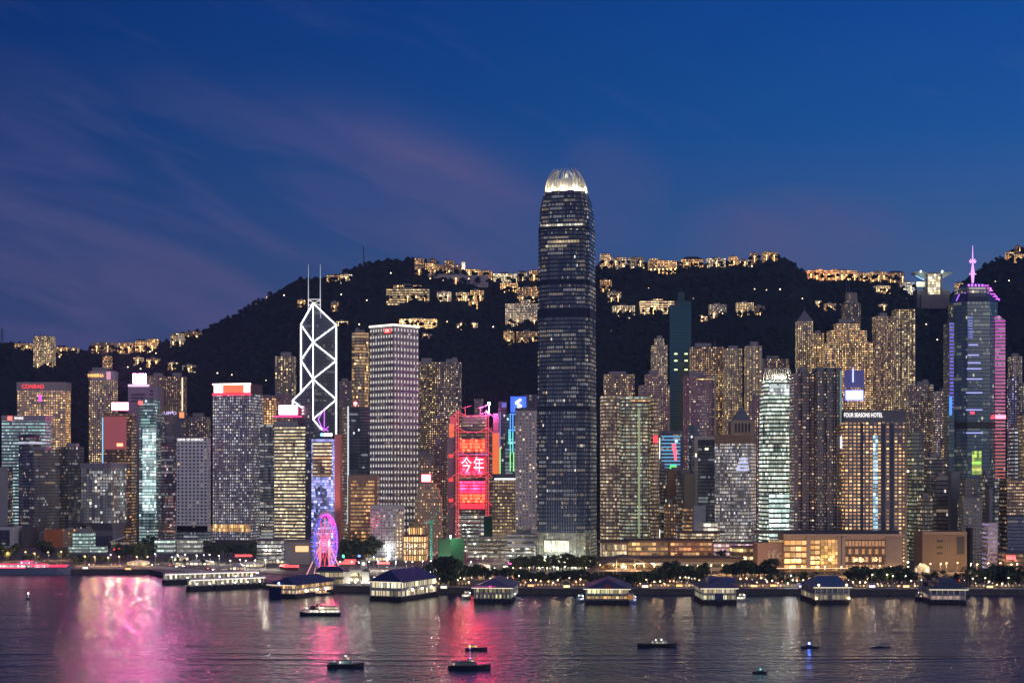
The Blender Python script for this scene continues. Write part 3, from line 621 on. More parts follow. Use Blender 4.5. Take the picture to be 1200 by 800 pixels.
along(.0, 1.0, H+12, H+13.6, lamp('crown_line', (1, .8, .7), 6), 'top_line', .6)
fm = facade('shop', a=AMBER, b=WARM, st=1.5, lit=1.4, ww=.85, wh=.9, bw=8, fh=12)
q = along(.02, 1.0, 6+5, 6+15, fm[0], 'lit_sky_lobby', .7)
for k in range(8): along(.02+k*.137, .03+k*.137, 0, 52, WHITEP, 'column', 1.0)
# between red crown and banded tower
r, p, H, w, dp = T(301, 323, 497, 2210, 'darkglass', 'dark glass tower with a few full lit floors beside the red crowned tower', 'office tower', dep=26, kw=dict(lit=.33, row=.95, ch=30, a=WHITE, b=COOL, ww=1), roof='flat')
MB().box(-1, .2, -.5, -.02, 20, H).build('mullion_fin', STEEL, r)
T(300, 324, 466, 2320, 'hotel', 'peach walled hotel with amber upper floors behind the dark glass tower', 'hotel', 'hotel_block', kw=dict(wall=(.5, .3, .27)), roof='plant')
T(318, 345, 463, 2390, 'residdim', 'dim mauve apartment block left of the slanted lower wing of the braced tower', 'apartment block', 'apartment_block', kw=dict(wall=(.3, .22, .3)))
T(322, 347, 417, 2480, 'resid', 'apartment tower alone on the slope left of the white braced tower', 'apartment tower', 'apartment_tower', shape='comb', kw=dict(lit=.3, wall=(.22, .2, .25)), roof='plant')
# banded tower with pink billboard
r, p, H, w, dp = T(320, 367, 499, 2100, 'bands', 'yellow banded office tower under a pink framed white billboard', 'office tower', split=361, kw=dict(wall=(.26, .24, .2), lit=1.3), roof='flat', podium=(9, 1.05, 'oldwall'))
bx, bz = local(r, 337, 480, 2100)
MB().box(-44, -14, 6, 24, H, H+6).build('roof_plant', CONC, r)
sign_box(r, bx, 6, bz, 23, 11, WBRT, PINK, 6.0, 'billboard')
MB().box(bx-20, bx+18, 5.6, 6.6, bz-9, bz-7.6).build('pink_bar', PINK, r)
for s in (-10, 10): MB().tube((bx+s, 9, H+6), (bx+s, 9, bz-6), .6).build('billboard_stand', STEEL, r)
# grey towers right of the braced tower
r, p, H, w, dp = T(397, 413, 446, 2360, 'residdim', 'narrow grey block right behind the white braced tower', 'office block', dep=20, kw=dict(wall=(.3, .28, .33), lit=.15))
r, p, H, w, dp = T(412, 433, 389, 2260, 'darkglass', 'dark stepped tower with clumps of amber floors left of the dotted grid tower', 'office tower', shape='notch', dep=30, kw=dict(lit=.35, a=AMBER, b=YEL, st=1.1, row=.7, ch=9))
r, p, H, w, dp = T(398, 434, 476, 2150, 'darkglass', 'blue black glass tower with one white corner line and a red roof beacon', 'office tower', split=408, kw=dict(lit=.1, a=COOL, b=COOL, wall=(.03, .045, .08)), roof='flat')
MB().box(-.9, .9, -1.4, -.1, 30, H).build('corner_light', lamp('corner_white', (.8, .88, 1), 1.0), r)
MB().ball((9, 4, H+4), 2.4).tube((9, 4, H), (9, 4, H+3), .4).build('roof_beacon', lamp('beacon_red', (1, .1, .12), 14, True), r)
MB().tube((14, 5, H), (14, 5, H+9), .5).tube((8, 5, H+8), (24, 5, H+9), .3).build('roof_hoist', STEEL, r)
# screen tower with salmon flank
r, p, H, w, dp = T(365, 393, 514, 1990, 'blueglass', 'tower with a glowing blue and violet screen facade behind the big wheel', 'office tower', dep=26, kw=dict(wall=(.2, .2, .3), ww=.95, wh=.85, lit=.9, a=(.25, .35, 1), b=(.55, .5, 1), st=1.15, row=.6, ch=12, fh=3.5), roof='flat')
bx = 0
MB().box(-w*.1, w*.42, 1, 3, H+1, H+9).build('sign_panel', DARK, r)
for k in range(4): MB().tube((-w*.02+k*3.6, .4, H+5), (-w*.02+k*3.6, .95, H+5), 1.9, 12).build('sign_letter', lamp('sign_white', (.9, .97, 1), 6, True) if k else lamp('sign_cyan', (.1, .5, 1), 7, True), r)
fm = facade('bands', a=AMBER, b=WHITE, st=.8, lit=1.0, row=.8); MB().prism([(-w*.45, -.4), (w*.45, -.4), (w*.45, -.05), (-w*.45, -.05)], H-46, H-4, 0, 0, 4, 3).build('amber_floors', fm[0], r)
r, p, H, w, dp = T(392, 401, 509, 1992, 'slab', 'salmon pink blank slab on the right flank of the violet screen tower', 'office tower', dep=24, kw=dict(wall=(.62, .26, .22)), roof='flat')
MB().tube((w*.1, -8, 2), (w*.1, -8, 5), .6).build('uplighter', STEEL, r)
L = bpy.data.lights.new('flood', 'SPOT'); L.energy = 250000; L.color = (1, .38, .3); L.spot_size = radians(40); L.spot_blend = 1; lo = bpy.data.objects.new('flood', L); COL.objects.link(lo); lo.parent = r; lo.location = (0, -40, 4); lo.rotation_euler = Vector((0, 38, 90)).to_track_quat('-Z', 'Y').to_euler()
# ------------------------------------------------------------------ white braced tower with two masts
def braced_tower():
    d = 2090; zb = terr(367, d, False)-2; cx = PX(367, d)
    r = thing('office_tower', 'prism shaped glass tower outlined by white light braces with two tall masts', 'office tower', (cx, d, zb))
    k = d/FPX; z = lambda py: PZ(py, d)-zb; x = lambda px: (px-367)*k
    F = (0, 0); Rr = (x(392), 24); Lf = (x(350.5), 17); B = (Rr[0]+Lf[0], 41)
    m, fh, bw = facade('blueglass', wall=(.10, .11, .13), glass=(.05, .06, .075), lit=.10, a=COOL, b=WHITE, st=.5, bw=2.6)
    b = MB(); H = {F: z(355), Rr: z(379), Lf: z(379), B: z(379)}
    poly = [F, Rr, B, Lf]
    for i in range(4):
        p, q = poly[i], poly[(i+1) % 4]; nb = round((Vector(p)-Vector(q)).length/bw)
        b.face([(*p, 0), (*q, 0), (*q, H[q]), (*p, H[p])], [(i*101, 0), (i*101+nb, 0), (i*101+nb, H[q]/fh), (i*101, H[p]/fh)])
    tf, tr, tl, tb = [(*p, H[p]) for p in poly]; tl = (*Lf, H[Lf]); tb = (*B, H[B])
    b.face([tf, tr, tb], None, 1); b.face([tf, tb, tl], None, 1)
    b.build('shaft', [m, mat('roof_glass', (.05, .06, .07), .3)], r)
    # lower wing on the left with a slanted top
    W1 = (x(340), 24); b = MB(); za, zl = z(458), z(469); W2 = (x(340)+14, 44)
    pl = [(Lf[0]-.05, Lf[1]), (Lf[0]+6, Lf[1]+24), W2, W1]; hh = [za, za, zl, zl]
    for i in range(4):
        p, q = pl[i], pl[(i+1) % 4]; b.face([(*p, 0), (*q, 0), (*q, hh[(i+1) % 4]), (*p, hh[i])], [(i*90, 0), (i*90+5, 0), (i*90+5, hh[(i+1) % 4]/fh), (i*90, hh[i]/fh)])
    b.face([(*p, h) for p, h in zip(pl, hh)], None, 1); b.build('lower_wing', [m, ROOF], r)
    LT = lamp('brace_light', (.90, .90, 1), 6, True)
    def brace(p, q, rad=.54, m=LT, nm='light_brace'): MB().tube(p, q, rad, 6).build(nm, m, r)
    o = lambda p, e=1.2: (p[0], p[1]-e)
    on = lambda a, c, t: (a[0]+(c[0]-a[0])*t, a[1]+(c[1]-a[1])*t-1.2)
    brace((*o(F), z(492)), (*o(F), z(355))); brace((*o(Rr), z(508)), (*o(Rr), z(379))); brace((*o(Lf), z(458)), (*o(Lf), z(379)))
    for (a, ya), (c, yc) in (((F, 355), (Lf, 379)), ((F, 355), (Rr, 379)), ((Lf, 379), (F, 401)), ((Rr, 379), (F, 401)), ((F, 401), (Lf, 421)), ((F, 401), (Rr, 421)), ((Lf, 421), (F, 444)), ((Rr, 421), (F, 444)), ((F, 444), (Lf, 459)), ((F, 444), (Rr, 467)), ((Rr, 467), (F, 491)), ((F, 491), (on(F, Rr, .38), 503))):
        brace((*o(a), z(ya)), (*o(c), z(yc)))
    brace((*o(Lf), z(459)), (*o(W1), z(468))); brace((*o(W1), z(468)), (*o(W1), z(474)), .6); brace((*o(W1), z(468)), (x(352), Lf[1]-2, z(477)))
    VI = lamp('violet_light', (.62, .12, .9), 1.6)
    for a, c in (((.22, 491), (.48, 478)), ((.48, 478), (.48, 500)), ((.22, 491), (.45, 505)), ((.3, 499), (.66, 505)), ((.66, 499), (.45, 505))): brace((*on(F, Rr, a[0]), z(a[1])), (*on(F, Rr, c[0]), z(c[1])), .6, VI, 'violet_brace')
    MST = lamp('mast_white', (.85, .88, .95), .55)
    for px in (360.5, 374.5):
        MB().tube((x(px), 8, z(372)), (x(px), 8, z(340)), .8, 6, .6).tube((x(px), 8, z(340)), (x(px), 8, z(309)), .6, 6, .25).build('mast', MST, r)
    for a, c in (((360.5, 350), (374.5, 350)), ((360.5, 358), (360.5, 350)), ((374.5, 358), (374.5, 350)), ((361, 357), (374.5, 351)), ((374, 357), (361, 351))): MB().tube((x(a[0]), 7.2, z(a[1])), (x(c[0]), 7.2, z(c[1])), .45, 6).build('mast_brace', lamp('mast_brace_light', (.95, .9, .9), 1.0), r)
braced_tower()

# dotted grid tower
r, p, H, w, dp = T(431, 489, 380.5, 2040, 'whitegrid', 'big flat topped tower dotted all over with a grid of white lights', 'office tower', split=461, kw=dict(wall=(.33, .31, .33), glass=(.03, .03, .04), ww=.6, wh=.5, lit=.22, a=YEL, b=WHITE, st=.4, row=.5, ch=4, bw=2.1, fh=4.0), roof='flat')
lv, rv = Vector(p[3]), Vector(p[1])
dots = MB(); cl = []
DL = lamp('grid_dot_light', (1, .94, .84), .85); band = lamp('top_line_white', (1, .86, .7), 2.2, True)
for v in (lv, rv):
    L_ = v.length; u = v.normalized(); nx = Vector((u.y, -u.x)); nx = nx if nx.y < 0 else -nx; n = 9 if v is lv else 8
    m_ = MB()
    for i in range(n):
        for j in range(int(H/8.0)):
            c = u*(L_*(i+.5)/n)+nx*.35; zc = 6+j*8.0+1
            m_.box(c.x-.38, c.x+.38, c.y-.3, c.y+.3, zc, zc+4.0).box(c.x-1.1, c.x+1.1, c.y-.3, c.y+.2, zc+1.6, zc+2.2)
    o = m_.build('grid_light', DL, r); o['kind'] = 'stuff'
    q = [tuple(nx*.7), tuple(u*L_+nx*.7), tuple(u*L_+nx*.05), tuple(nx*.05)]
    a_, b_ = Vector((0, 0))+nx*.7, u*L_+nx*.7
    MB().tube((a_.x, a_.y, H), (b_.x, b_.y, H), 1.2, 6).build('top_light', band, r)
u = lv.normalized(); nx = Vector((-u.y, u.x)); nx = nx if nx.y < 0 else -nx
c = u*lv.length*.22+nx*.8; aa = math.atan2(-u.y, -u.x)
o = MB().box(-6, 6, -.6, 0, -2.6, 2.6).build('roof_emblem', lamp('emblem_deep_red', (1, .03, .02), 1.6), r, (c.x, c.y, H-7)); o.rotation_euler = (0, 0, aa)
c2 = c+nx*.8; text('CK', r, (c2.x, c2.y, H-7), 3.2, TXW, 7, rz=aa)
# twin apartments to its right
T(488, 514, 424, 2400, 'resid', 'left one of two dark apartment towers right of the dotted grid tower', 'apartment tower', 'apartment_tower', shape='comb', dep=24, kw=dict(wall=(.17, .17, .21), lit=.3), crown=(5, -.25, (.35, .34, .4)))
T(512, 541, 424, 2370, 'resid', 'right one of two apartment towers beside the dotted grid tower, above the red trussed building', 'apartment tower', 'apartment_tower', shape='comb', dep=24, kw=dict(wall=(.17, .17, .21), lit=.34, a=WARM, b=WHITE), crown=(5, -.2, (.35, .34, .4)))
T(503, 526, 490, 2200, 'resid', 'dark block with amber windows and a white eave line left of the red trussed building', 'office block', kw=dict(wall=(.13, .12, .14), a=AMBER, lit=.5, st=.9))
T(487, 509, 531, 2120, 'oldwall', 'cream topped block with one lit upper floor behind the stepped stone tower', 'office block', kw=dict(wall=(.45, .38, .38), lit=.35), crown=(5, .01, (.42, .36, .37)))
T(507, 523, 520, 2150, 'residdim', 'dim brown block between the stepped stone tower and the red trussed building', 'office block', kw=dict(wall=(.2, .12, .13)))
# brown balcony block, white grid block, stepped stone tower, domed court
r, p, H, w, dp = T(408, 444, 557, 1900, 'bands', 'brown stone block with deep dark balconies and warm lower floors', 'club building', 'club_building', dep=28, kw=dict(wall=(.42, .26, .17), glass=(.03, .02, .02), lit=.55, a=AMBER, b=WARM, ww=.86, wh=.55), roof='flat', crown=(6, .01, (.40, .26, .18)))
for s in (-1, 1): MB().box(s*w*.5-3 if s > 0 else -w*.5-.2, s*w*.5+.2 if s > 0 else -w*.5+3, -.7, -.02, 0, H-6).build('corner_pier', mat('brown_stone', (.40, .25, .17), .8), r)
r, p, H, w, dp = T(434, 474, 592, 1830, 'whitegrid', 'white framed low block with a grid of square windows near the waterfront', 'civic block', 'civic_block', split=None, dep=22, kw=dict(wall=(.58, .56, .58), glass=(.05, .05, .08), ww=.7, wh=.62, lit=.3, a=COOL, b=WHITE, bw=2.8, fh=3.4, st=.5), roof='flat', crown=(4, .012, (.55, .53, .56)))
MB().box(w*.28, w*.47, -1.0, -.05, 2, H-6).build('stair_panel', facade('oldwall', wall=(.6, .55, .5), a=YEL, b=WARM, lit=.9, bw=8)[0], r)
FLW = lamp('floodlight_white', (.85, .95, 1), 30, True)
MB().ball((w*.05, -3, 14), 1.4).tube((w*.05, -3, 0), (w*.05, -3, 13), .25).build('floodlight', FLW, r)
r, p, H, w, dp = T(486, 518, 566, 1960, 'oldwall', 'stepped cream stone tower under a glowing red and white roof cube', 'bank tower', 'stone_tower', dep=26, kw=dict(wall=(.52, .42, .32), lit=.35, a=WARM, ww=.35), seg=[(0, 1.0), (.80, 1.0), (.801, .82), (.92, .82), (.921, .62), (1, .6)], roof='flat')
bx, bz = local(r, 499, 561, 1960); sign_box(r, bx, 6, bz+1, 10, 8, lamp('red_cube', (1, .30, .32), 9, True), lamp('red_cube_frame', (1, .02, .06), 2.5, True), 5, 'roof_cube')
r, p, H, w, dp = T(473, 501, 628, 1800, 'shop', 'low colonnaded court house with a small dome, lit in amber', 'court house', 'court_house', dep=30, kw=dict(wall=(.5, .36, .2), a=AMBER, b=WARM, lit=1.4, ww=.6, wh=.75, bw=2.6, fh=7, st=1.5), roof='flat')
MB().box(-w*.3, w*.3, 4, 22, H, H+11, 0, 1, 10, 2.5).build('upper_storey', [facade('shop', wall=(.5, .36, .2), a=AMBER, b=AMBER, ww=.5, lit=1.4)[0], ROOF], r)
MB().ball((0, 13, H+11), 6.5, 14, 8, sz=.9).tube((0, 13, H+16), (0, 13, H+21), .5).build('dome', mat('dome_copper', (.40, .30, .14), .6), r)
MB().prism([(-w*.52, -1), (w*.52, -1), (w*.52, 31), (-w*.52, 31)], H, H+1.5).build('cornice', mat('cornice_dark', (.12, .06, .07)), r)

# red trussed bank building
def trussed():
    d = 2015; zb = 3; cx = PX(554, d); k = d/FPX; z = lambda py: PZ(py, d)-zb; x = lambda px: (px-554)*k
    r = thing('office_tower', 'steel trussed building lit red with big red and white screens on its front', 'office tower', (cx, d, zb))
    body, fh, bw = facade('greyglass', wall=(.12, .10, .11), lit=.35, a=WARM, b=WHITE, st=.4)
    MB().box(x(533), x(577), 3, 40, 0, z(500), 0, 1, fh, bw).build('shaft', [body, ROOF], r)
    MB().box(x(541), x(570), 6, 36, z(500)+.01, z(486), 0, 1, fh, bw).build('upper_floors', [facade('bands', lit=.6, st=.35)[0], ROOF], r)
    pale = mat('pale_cladding', (.46, .40, .44), .6)
    MB().box(x(524), x(532.8), 6, 34, 0, z(499)).build('stair_tower', pale, r); MB().box(x(577.2), x(585), 6, 34, 0, z(505)).build('service_tower', pale, r)
    RG = lamp('red_glow', (1, .05, .04), 1.1); OG = lamp('orange_glow', (1, .17, .03), .95)
    def pnl(x0, x1, y0, y1, m, nm, yy=2.6): MB().box(x(x0), x(x1), yy-.3, yy, z(y1), z(y0)).build(nm, m, r)
    pnl(577, 585, 507, 556, OG, 'orange_panel', 5.9); pnl(526, 532, 497, 512, OG, 'orange_panel', 5.9)  # glowing sheets imitate orange light on the side towers
    for a in (532, 560, 584): pnl(525.5, 531, a, a+4, RG, 'red_lamp_panel', 5.8)
    S1 = facade('bands', wall=(.25, .05, .04), a=(1, .022, .008), b=(1, .03, .012), st=13, lit=3, ww=1, wh=.8, row=0, fh=4)[0]
    S2 = facade('bands', wall=(.25, .03, .05), a=(1, .004, .012), b=(1, .014, .035), st=11, lit=3, ww=1, wh=.9, row=0, fh=4)[0]
    S3 = facade('bands', wall=(.25, .03, .05), a=(1, .005, .024), b=(1, .02, .07), st=16, lit=3, ww=1, wh=.7, row=0, fh=4)[0]
    for y0, y1, m in ((514.5, 529, S1), (535, 556, S2), (563, 578, S3), (578.3, 589, S1)):
        for a, c in ((539, 553.3), (554, 568)):
            MB().box(x(a), x(c), 2.2, 2.9, z(y1), z(y0), 0, 0, 4, 3).build('screen_panel', m, r); m.cycles.emission_sampling = 'AUTO'
    CH = lamp('screen_character', (1, .55, .62), 2.6, True)
    for s, px in (('\u4eca', 546.6), ('\u5e74', 561)): text(s, r, (x(px), 1.8, z(545.5)), 15, CH, 12.5)
    pnl(536, 572, 530, 534.5, facade('bands', a=(.25, .2, 1), b=(1, .3, .5), st=.8, lit=1)[0], 'violet_floor')
    pnl(539, 568, 590, 596, lamp('red_band', (1, .02, .05), 1.6, True), 'red_band')
    RT = lamp('truss_red', (1, .06, .07), .8)
    def tube(p, q, rad=.5, nm='truss_bar', m=RT): MB().tube(p, q, rad, 5).build(nm, m, r)
    for px in (534.5, 537.5, 569.5, 572.5):
        tube((x(px), 1, 0), (x(px), 1, z(480)), .55, 'mast_tube')
    for a in (534.5, 569.5):
        yy = 482; lad = MB()
        while yy < 612: lad.tube((x(a), 1, z(yy)), (x(a+3), 1, z(yy)), .35, 4).tube((x(a), 1, z(yy)), (x(a+3), 1, z(yy+4)), .25, 4); yy += 4
        lad.build('mast_ladder', RT, r)
    for yy in (486, 505, 531.5, 557.5, 591):
        tube((x(536), .6, z(yy+1)), (x(571), .6, z(yy+1)), .5)
        for s in (-1, 1):
            c = 553.5; e = 536 if s < 0 else 571
            tube((x(e), .6, z(yy-4)), (x(c+s*4), .6, z(yy+2.5)), .6); tube((x(e), .6, z(yy-4)), (x(e+s*8), .6, z(yy+3)), .6)
    MB().ball((x(573), -1, z(473)), 1.7).tube((x(573), -1, z(484)), (x(573), -1, z(474)), .3).build('roof_beacon', lamp('beacon_magenta', (1, .12, .62), 900, True), r)
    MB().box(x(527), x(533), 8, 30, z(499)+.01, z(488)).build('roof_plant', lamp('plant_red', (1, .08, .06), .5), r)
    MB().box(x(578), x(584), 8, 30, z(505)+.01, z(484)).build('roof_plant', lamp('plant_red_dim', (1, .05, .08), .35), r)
    cr = MB()
    for px in (545, 563): cr.tube((x(px), 8, z(486)), (x(px), 8, z(476)), .5).tube((x(px-4), 8, z(478)), (x(px+7), 8, z(475)), .4)
    cr.build('maintenance_crane', RT, r)
    MB().box(x(536), x(571), 1.5, 3, 0, z(603), 0, 1, 5, 4).build('glazed_lobby', [facade('shop', a=WHITE, b=COOL, st=.6)[0], ROOF], r)
trussed()
T(552, 570, 467, 2330, 'residdim', 'mauve stepped block peeping over the red trussed building', 'apartment block', 'apartment_block', seg=[(0, 1), (.85, 1), (.851, .6), (1, .6)], roof='flat')
# neon edged tower with blue crown
r, p, H, w, dp = T(592, 617, 485, 1990, 'darkglass', 'tower edged with blue to green neon under a blue crown with white knot emblem', 'office tower', dep=26, roof='flat', kw=dict(lit=.2, a=COOL, b=TEAL))
bx, bz = local(r, 607.5, 474, 1990)
MB().box(bx-9.5, bx+9.5, 4, 22, H, bz+10.5).build('crown_box', mat('crown_dark', (.03, .05, .12)), r); sign_box(r, bx, 3.9, bz+.5, 19, 19, lamp('crown_blue', (.01, .10, 1), 1.6, True), None, name='crown_panel')
for s in (1, -1):
    MB().tube((bx+3*s, 3.2, bz+6*s+.5), (bx-3*s, 3.2, bz+2*s+.5), 1.1, 6).tube((bx-3*s, 3.2, bz+2*s+.5), (bx+3*s, 3.2, bz-2*s+.5), 1.1, 6).build('knot_emblem', lamp('emblem_white', (.9, 1, .95), 4), r)
def neon(px, y0, y1, m): MB().tube((local(r, px, y0, 1990)[0], -.8, PZ(y1, 1990)-4), (local(r, px, y0, 1990)[0], -.8, PZ(y0, 1990)-4), .55, 5).build('neon_edge', m, r)
NB, NG, NC = lamp('neon_blue', (.05, .3, 1), 2.0), lamp('neon_green', (.3, 1, .25), 1.5), lamp('neon_cyan', (.1, .85, .8), 1.4)
for px, y0, y1, m in ((598, 485, 506, NB), (601, 485, 506, NB), (598, 506, 530, NC), (601, 506, 530, NC), (598, 530, 552, NG), (602, 530, 552, NG), (596.5, 503, 520, NC)): neon(px, y0, y1, m)
for y in (485, 504): MB().tube((local(r, 597, y, 1990)[0], -.8, PZ(y, 1990)-4), (local(r, 604, y, 1990)[0], -.8, PZ(y, 1990)-4), .5, 5).build('neon_edge', NB, r)
r, p, H, w, dp = T(584, 594, 470, 2120, 'darkglass', 'narrow dark tower with green blue edge light left of the blue crowned tower', 'office tower', dep=22, kw=dict(lit=.12, wall=(.04, .07, .1)), roof='flat')
MB().tube((-w*.3, -.7, 30), (-w*.3, -.7, H-60), .6).build('neon_edge', NG, r); MB().tube((-w*.3, -.7, H-60), (-w*.3, -.7, H-14), .6).build('neon_edge', lamp('neon_dim_blue', (.1, .3, .8), .7), r)
MB().box(-w*.1, w*.45, -.5, -.02, H-8, H-2).build('sign_panel', lamp('dim_blue_panel', (.02, .12, .7), .8), r)
T(612, 633, 462, 2130, 'darkglass', 'dark flat topped tower between the blue crown and the tall dome crowned tower', 'office tower', kw=dict(lit=.1, wall=(.09, .08, .12)), roof='flat')
# porthole tower
def portholes():
    r, p, H, w, dp = T(604, 631, 478, 1850, 'slab', 'pale lilac tower pierced by rows of round porthole windows', 'office tower', dep=27, kw=dict(wall=(.72, .60, .64)), roof='flat', crown=(3, .03, (.2, .19, .22)), yb=628)
    dk = facade('whitegrid', wall=(.02, .02, .03), glass=(.02, .02, .03), ww=1, wh=1, lit=.17, a=WARM, b=WHITE, st=1.0, row=.4)[0]
    nx_, nz_ = 7, 38; b = MB()
    for i in range(nx_):
        for j in range(nz_):
            cx = -w/2+(i+.5)*w/nx_; cz = 5+(H-10)*(j+.5)/nz_; n = 8
            b.face([(cx+1.05*cos(2*pi*q/n), -.03, cz+1.05*sin(2*pi*q/n)) for q in range(n)], [(i+.5, j+.5)]*n)
    o = b.build('porthole', dk, r); o['kind'] = 'stuff'
portholes()
r, p, H, w, dp = T(577, 606, 562, 1930, 'oldwall', 'beige hotel block full of small lit windows, left of the porthole tower', 'hotel', 'hotel_block', dep=26, kw=dict(wall=(.40, .33, .26), lit=.55, a=YEL, b=WARM, ww=.7, wh=.5, st=.7, bw=2.8), roof='flat')
MB().tube((-w*.42, -1, H+1), (w*.5, -1, H+1), .9).build('roof_light', lamp('roof_line_white', (.9, .95, 1), 2), r)
MB().box(-w*.5, w*.5, 3, 18, H, H+7).build('roof_plant', DARK, r)
r, p, H, w, dp = T(594, 629, 626, 1790, 'bands', 'low white post building with grey horizontal bands left of the tall tower foot', 'post office', 'post_office', dep=26, kw=dict(wall=(.62, .62, .66), glass=(.12, .12, .16), lit=.1, ww=1, wh=.4, fh=6), roof='plant')
MB().box(-w*.1, w*.4, -1.6, -.05, 3, 9).build('shopfront', lamp('shop_white', (1, .9, .8), 1.4, True), r)
# ------------------------------------------------------------------ tall dome crowned tower
def fin_ring(r, poly, z0, ztop, n, lean, m, rad=.32, name='crown_fin'):
    """curved claws rising from the roof edge and leaning inwards; copies share one mesh per fin"""
    pts = []; per = [0]; q = [Vector(p) for p in poly]; 
    for i in range(len(q)): per.append(per[-1]+(q[(i+1) % len(q)]-q[i]).length)
    cx = sum(v.x for v in q)/len(q); cy = sum(v.y for v in q)/len(q)
    for k in range(n):
        s = per[-1]*(k+.5)/n; i = max(j for j in range(len(q)) if per[j] <= s); t = (s-per[i])/(per[i+1]-per[i]); v = q[i].lerp(q[(i+1) % len(q)], t)
        dx, dy = cx-v.x, cy-v.y; L_ = sqrt(dx*dx+dy*dy); dx /= L_; dy /= L_; b = MB(); prev = None
        hz = (ztop-z0)*(1 if k % 2 == 0 else .93)
        for j in range(7):
            a = j/6; off = lean*a**2.1; zz = z0+hz*a; wd = 1.1*(1-a*.6)
            cur = (Vector((v.x+dx*off, v.y+dy*off, zz)), Vector((v.x+dx*(off+wd), v.y+dy*(off+wd), zz-.2)))
            if prev:
                sx, sy = -dy*rad, dx*rad; S = Vector((sx, sy, 0))
                A, B, C, D = prev[0], cur[0], cur[1], prev[1]
                b.face([A-S, A+S, B+S, B-S]); b.face([A+S, D+S, C+S, B+S]); b.face([D+S, D-S, C-S, C+S]); b.face([D-S, A-S, B-S, C-S])
            prev = cur
        b.build(name, m, r)
def point(r, loc, e, col, rad=1.0, name='crown_lamp'):
    L = bpy.data.lights.new(name, 'POINT'); L.energy = e; L.color = col; L.shadow_soft_size = rad
    o = bpy.data.objects.new(name, L); COL.objects.link(o); o.parent = r; o.location = loc; return o
def dome_tower():
    d = 1700; k = d/FPX; zb = 4; cx = PX(665, d); z = lambda py: PZ(py, d)-zb
    r = thing('office_tower', 'tallest tower, dark silver glass with notched corners and a glowing white crown of claws', 'office tower', (cx, d+27, zb), radians(-13))
    S = 56.5; n = 8.5; t = 4.0
    sq = [(-S+n+n/2, 0), (-n-n/2, 0), (-n-n/2, t), (-t, t), (-t, n+n/2), (0, n+n/2), (0, S-n), (-t, S-n), (-t, S-t), (-n, S-t), (-n, S), (-S+n, S), (-S+n, S-t), (-S+t, S-t), (-S+t, S-n), (-S, S-n), (-S, n+n/2), (-S+t, n+n/2), (-S+t, t), (-S+n+n/2, t)]
    sq = [(x+S/2, y-S/2) for x, y in sq]
    m, fh, bw = facade('darkglass', wall=(.032, .07, .15), glass=(.014, .032, .08), ww=.68, wh=.62, lit=.22, a=(1, .70, .34), b=(.86, .92, 1), st=.5, row=.85, ch=9, fh=4.2, bw=1.9)
    sc = [(zb, 1.0), (z(480), 1.0), (z(479.8), .985), (z(332), .975), (z(331.8), .955), (z(268), .95), (z(267.8), .93), (z(244), .905), (z(236), .86), (z(228), .81), (z(222), .755)]
    cyy = 0.0; ccx = 0.0
    MB().loft([(zz-zb if i == 0 else zz, scale_poly(sq, s, ccx, cyy)) for i, (zz, s) in enumerate(sc)], 0, 1, fh, bw).build('shaft', [m, ROOF], r)
    for py, s, col in ((480, .992, 0), (366, .982, 0), (331, .968, 0), (268, .942, 0)):
        MB().prism(scale_poly(sq, s+.004, ccx, cyy), z(py)-3.4, z(py)+3.4).build('plant_floor_band', mat('plant_louvre', (.025, .035, .06), .4), r)
    # bright office floors seen as full lines
    for py, hgt, x0, x1, col, st in ((263.5, 2.6, -44, 4, (.95, 1, .85), 1.1), (288, 3, -38, -14, WHITE, .5), (283, 3.2, -36, 0, (1, .72, .35), .55), (278, 2.4, -34, -12, WHITE, .4)):
        s = .955; fy = -S/2*s; MB().box((x0+20)*.93, (x1+20)*.93, fy-.5, fy-.05, z(py)-hgt/2, z(py)+hgt/2, 0, 0, 4, 3).build('lit_floor', facade('bands', a=col, b=WHITE, st=st, lit=1.1, ww=.85, wh=.8, fh=3)[0], r)
    # vertical mullions at bay edges
    fin = MB()
    for i in range(13):
        xx = -S/2+n*1.5+i*(S-3*n)/12.0
        fin.box(xx-.22, xx+.22, -S/2-.55, -S/2-.01, 0, z(482))
    fin.build('mullion', mat('silver_fin', (.20, .25, .36), .35, .3), r)
    # lit lobby
    lob = facade('shop', wall=(.5, .52, .42), a=(.98, 1, .72), b=(1, 1, .82), st=2.0, lit=3, ww=.8, wh=.85, row=0)[0]
    for y0, y1 in ((633, 646), (651, 663)): MB().box(-17.5, 8, -S/2-1.3, -S/2-.7, z(y1), z(y0), 0, 0, 3.2, 2.2).build('lobby_window', lob, r)
    gl = facade('whitegrid', wall=(.34, .36, .33), glass=(.05, .06, .05), ww=.6, wh=.6, lit=.6, a=YEL, b=(.9, 1, .7), st=.4)
    MB().prism(scale_poly(sq, 1.012, ccx, cyy), 0, z(624), 0, 1, 3.4, 2.4).build('podium_grid', [gl[0], ROOF], r)
    for xx in (-18, 0, 18): point(r, (xx, -S/2-14, 3), 26000, (.98, 1, .78), 1.0, 'base_floodlight')
    # crown
    top = scale_poly(sq, .74, ccx, cyy); tz = z(222)
    MB().prism(scale_poly(sq, .60, ccx, cyy), tz+.05, tz+13).build('crown_drum', [WHITEP, ROOF], r)
    hull = [(ccx+S*.37*cos(a)*(1/max(abs(cos(a)), abs(sin(a))))**.75, cyy+S*.37*sin(a)*(1/max(abs(cos(a)), abs(sin(a))))**.75) for a in [2*pi*i/48 for i in range(48)]]
    fin_ring(r, hull, tz-1, z(193.5), 46, 11.5, mat('white_fin', (.8, .77, .64), .5))
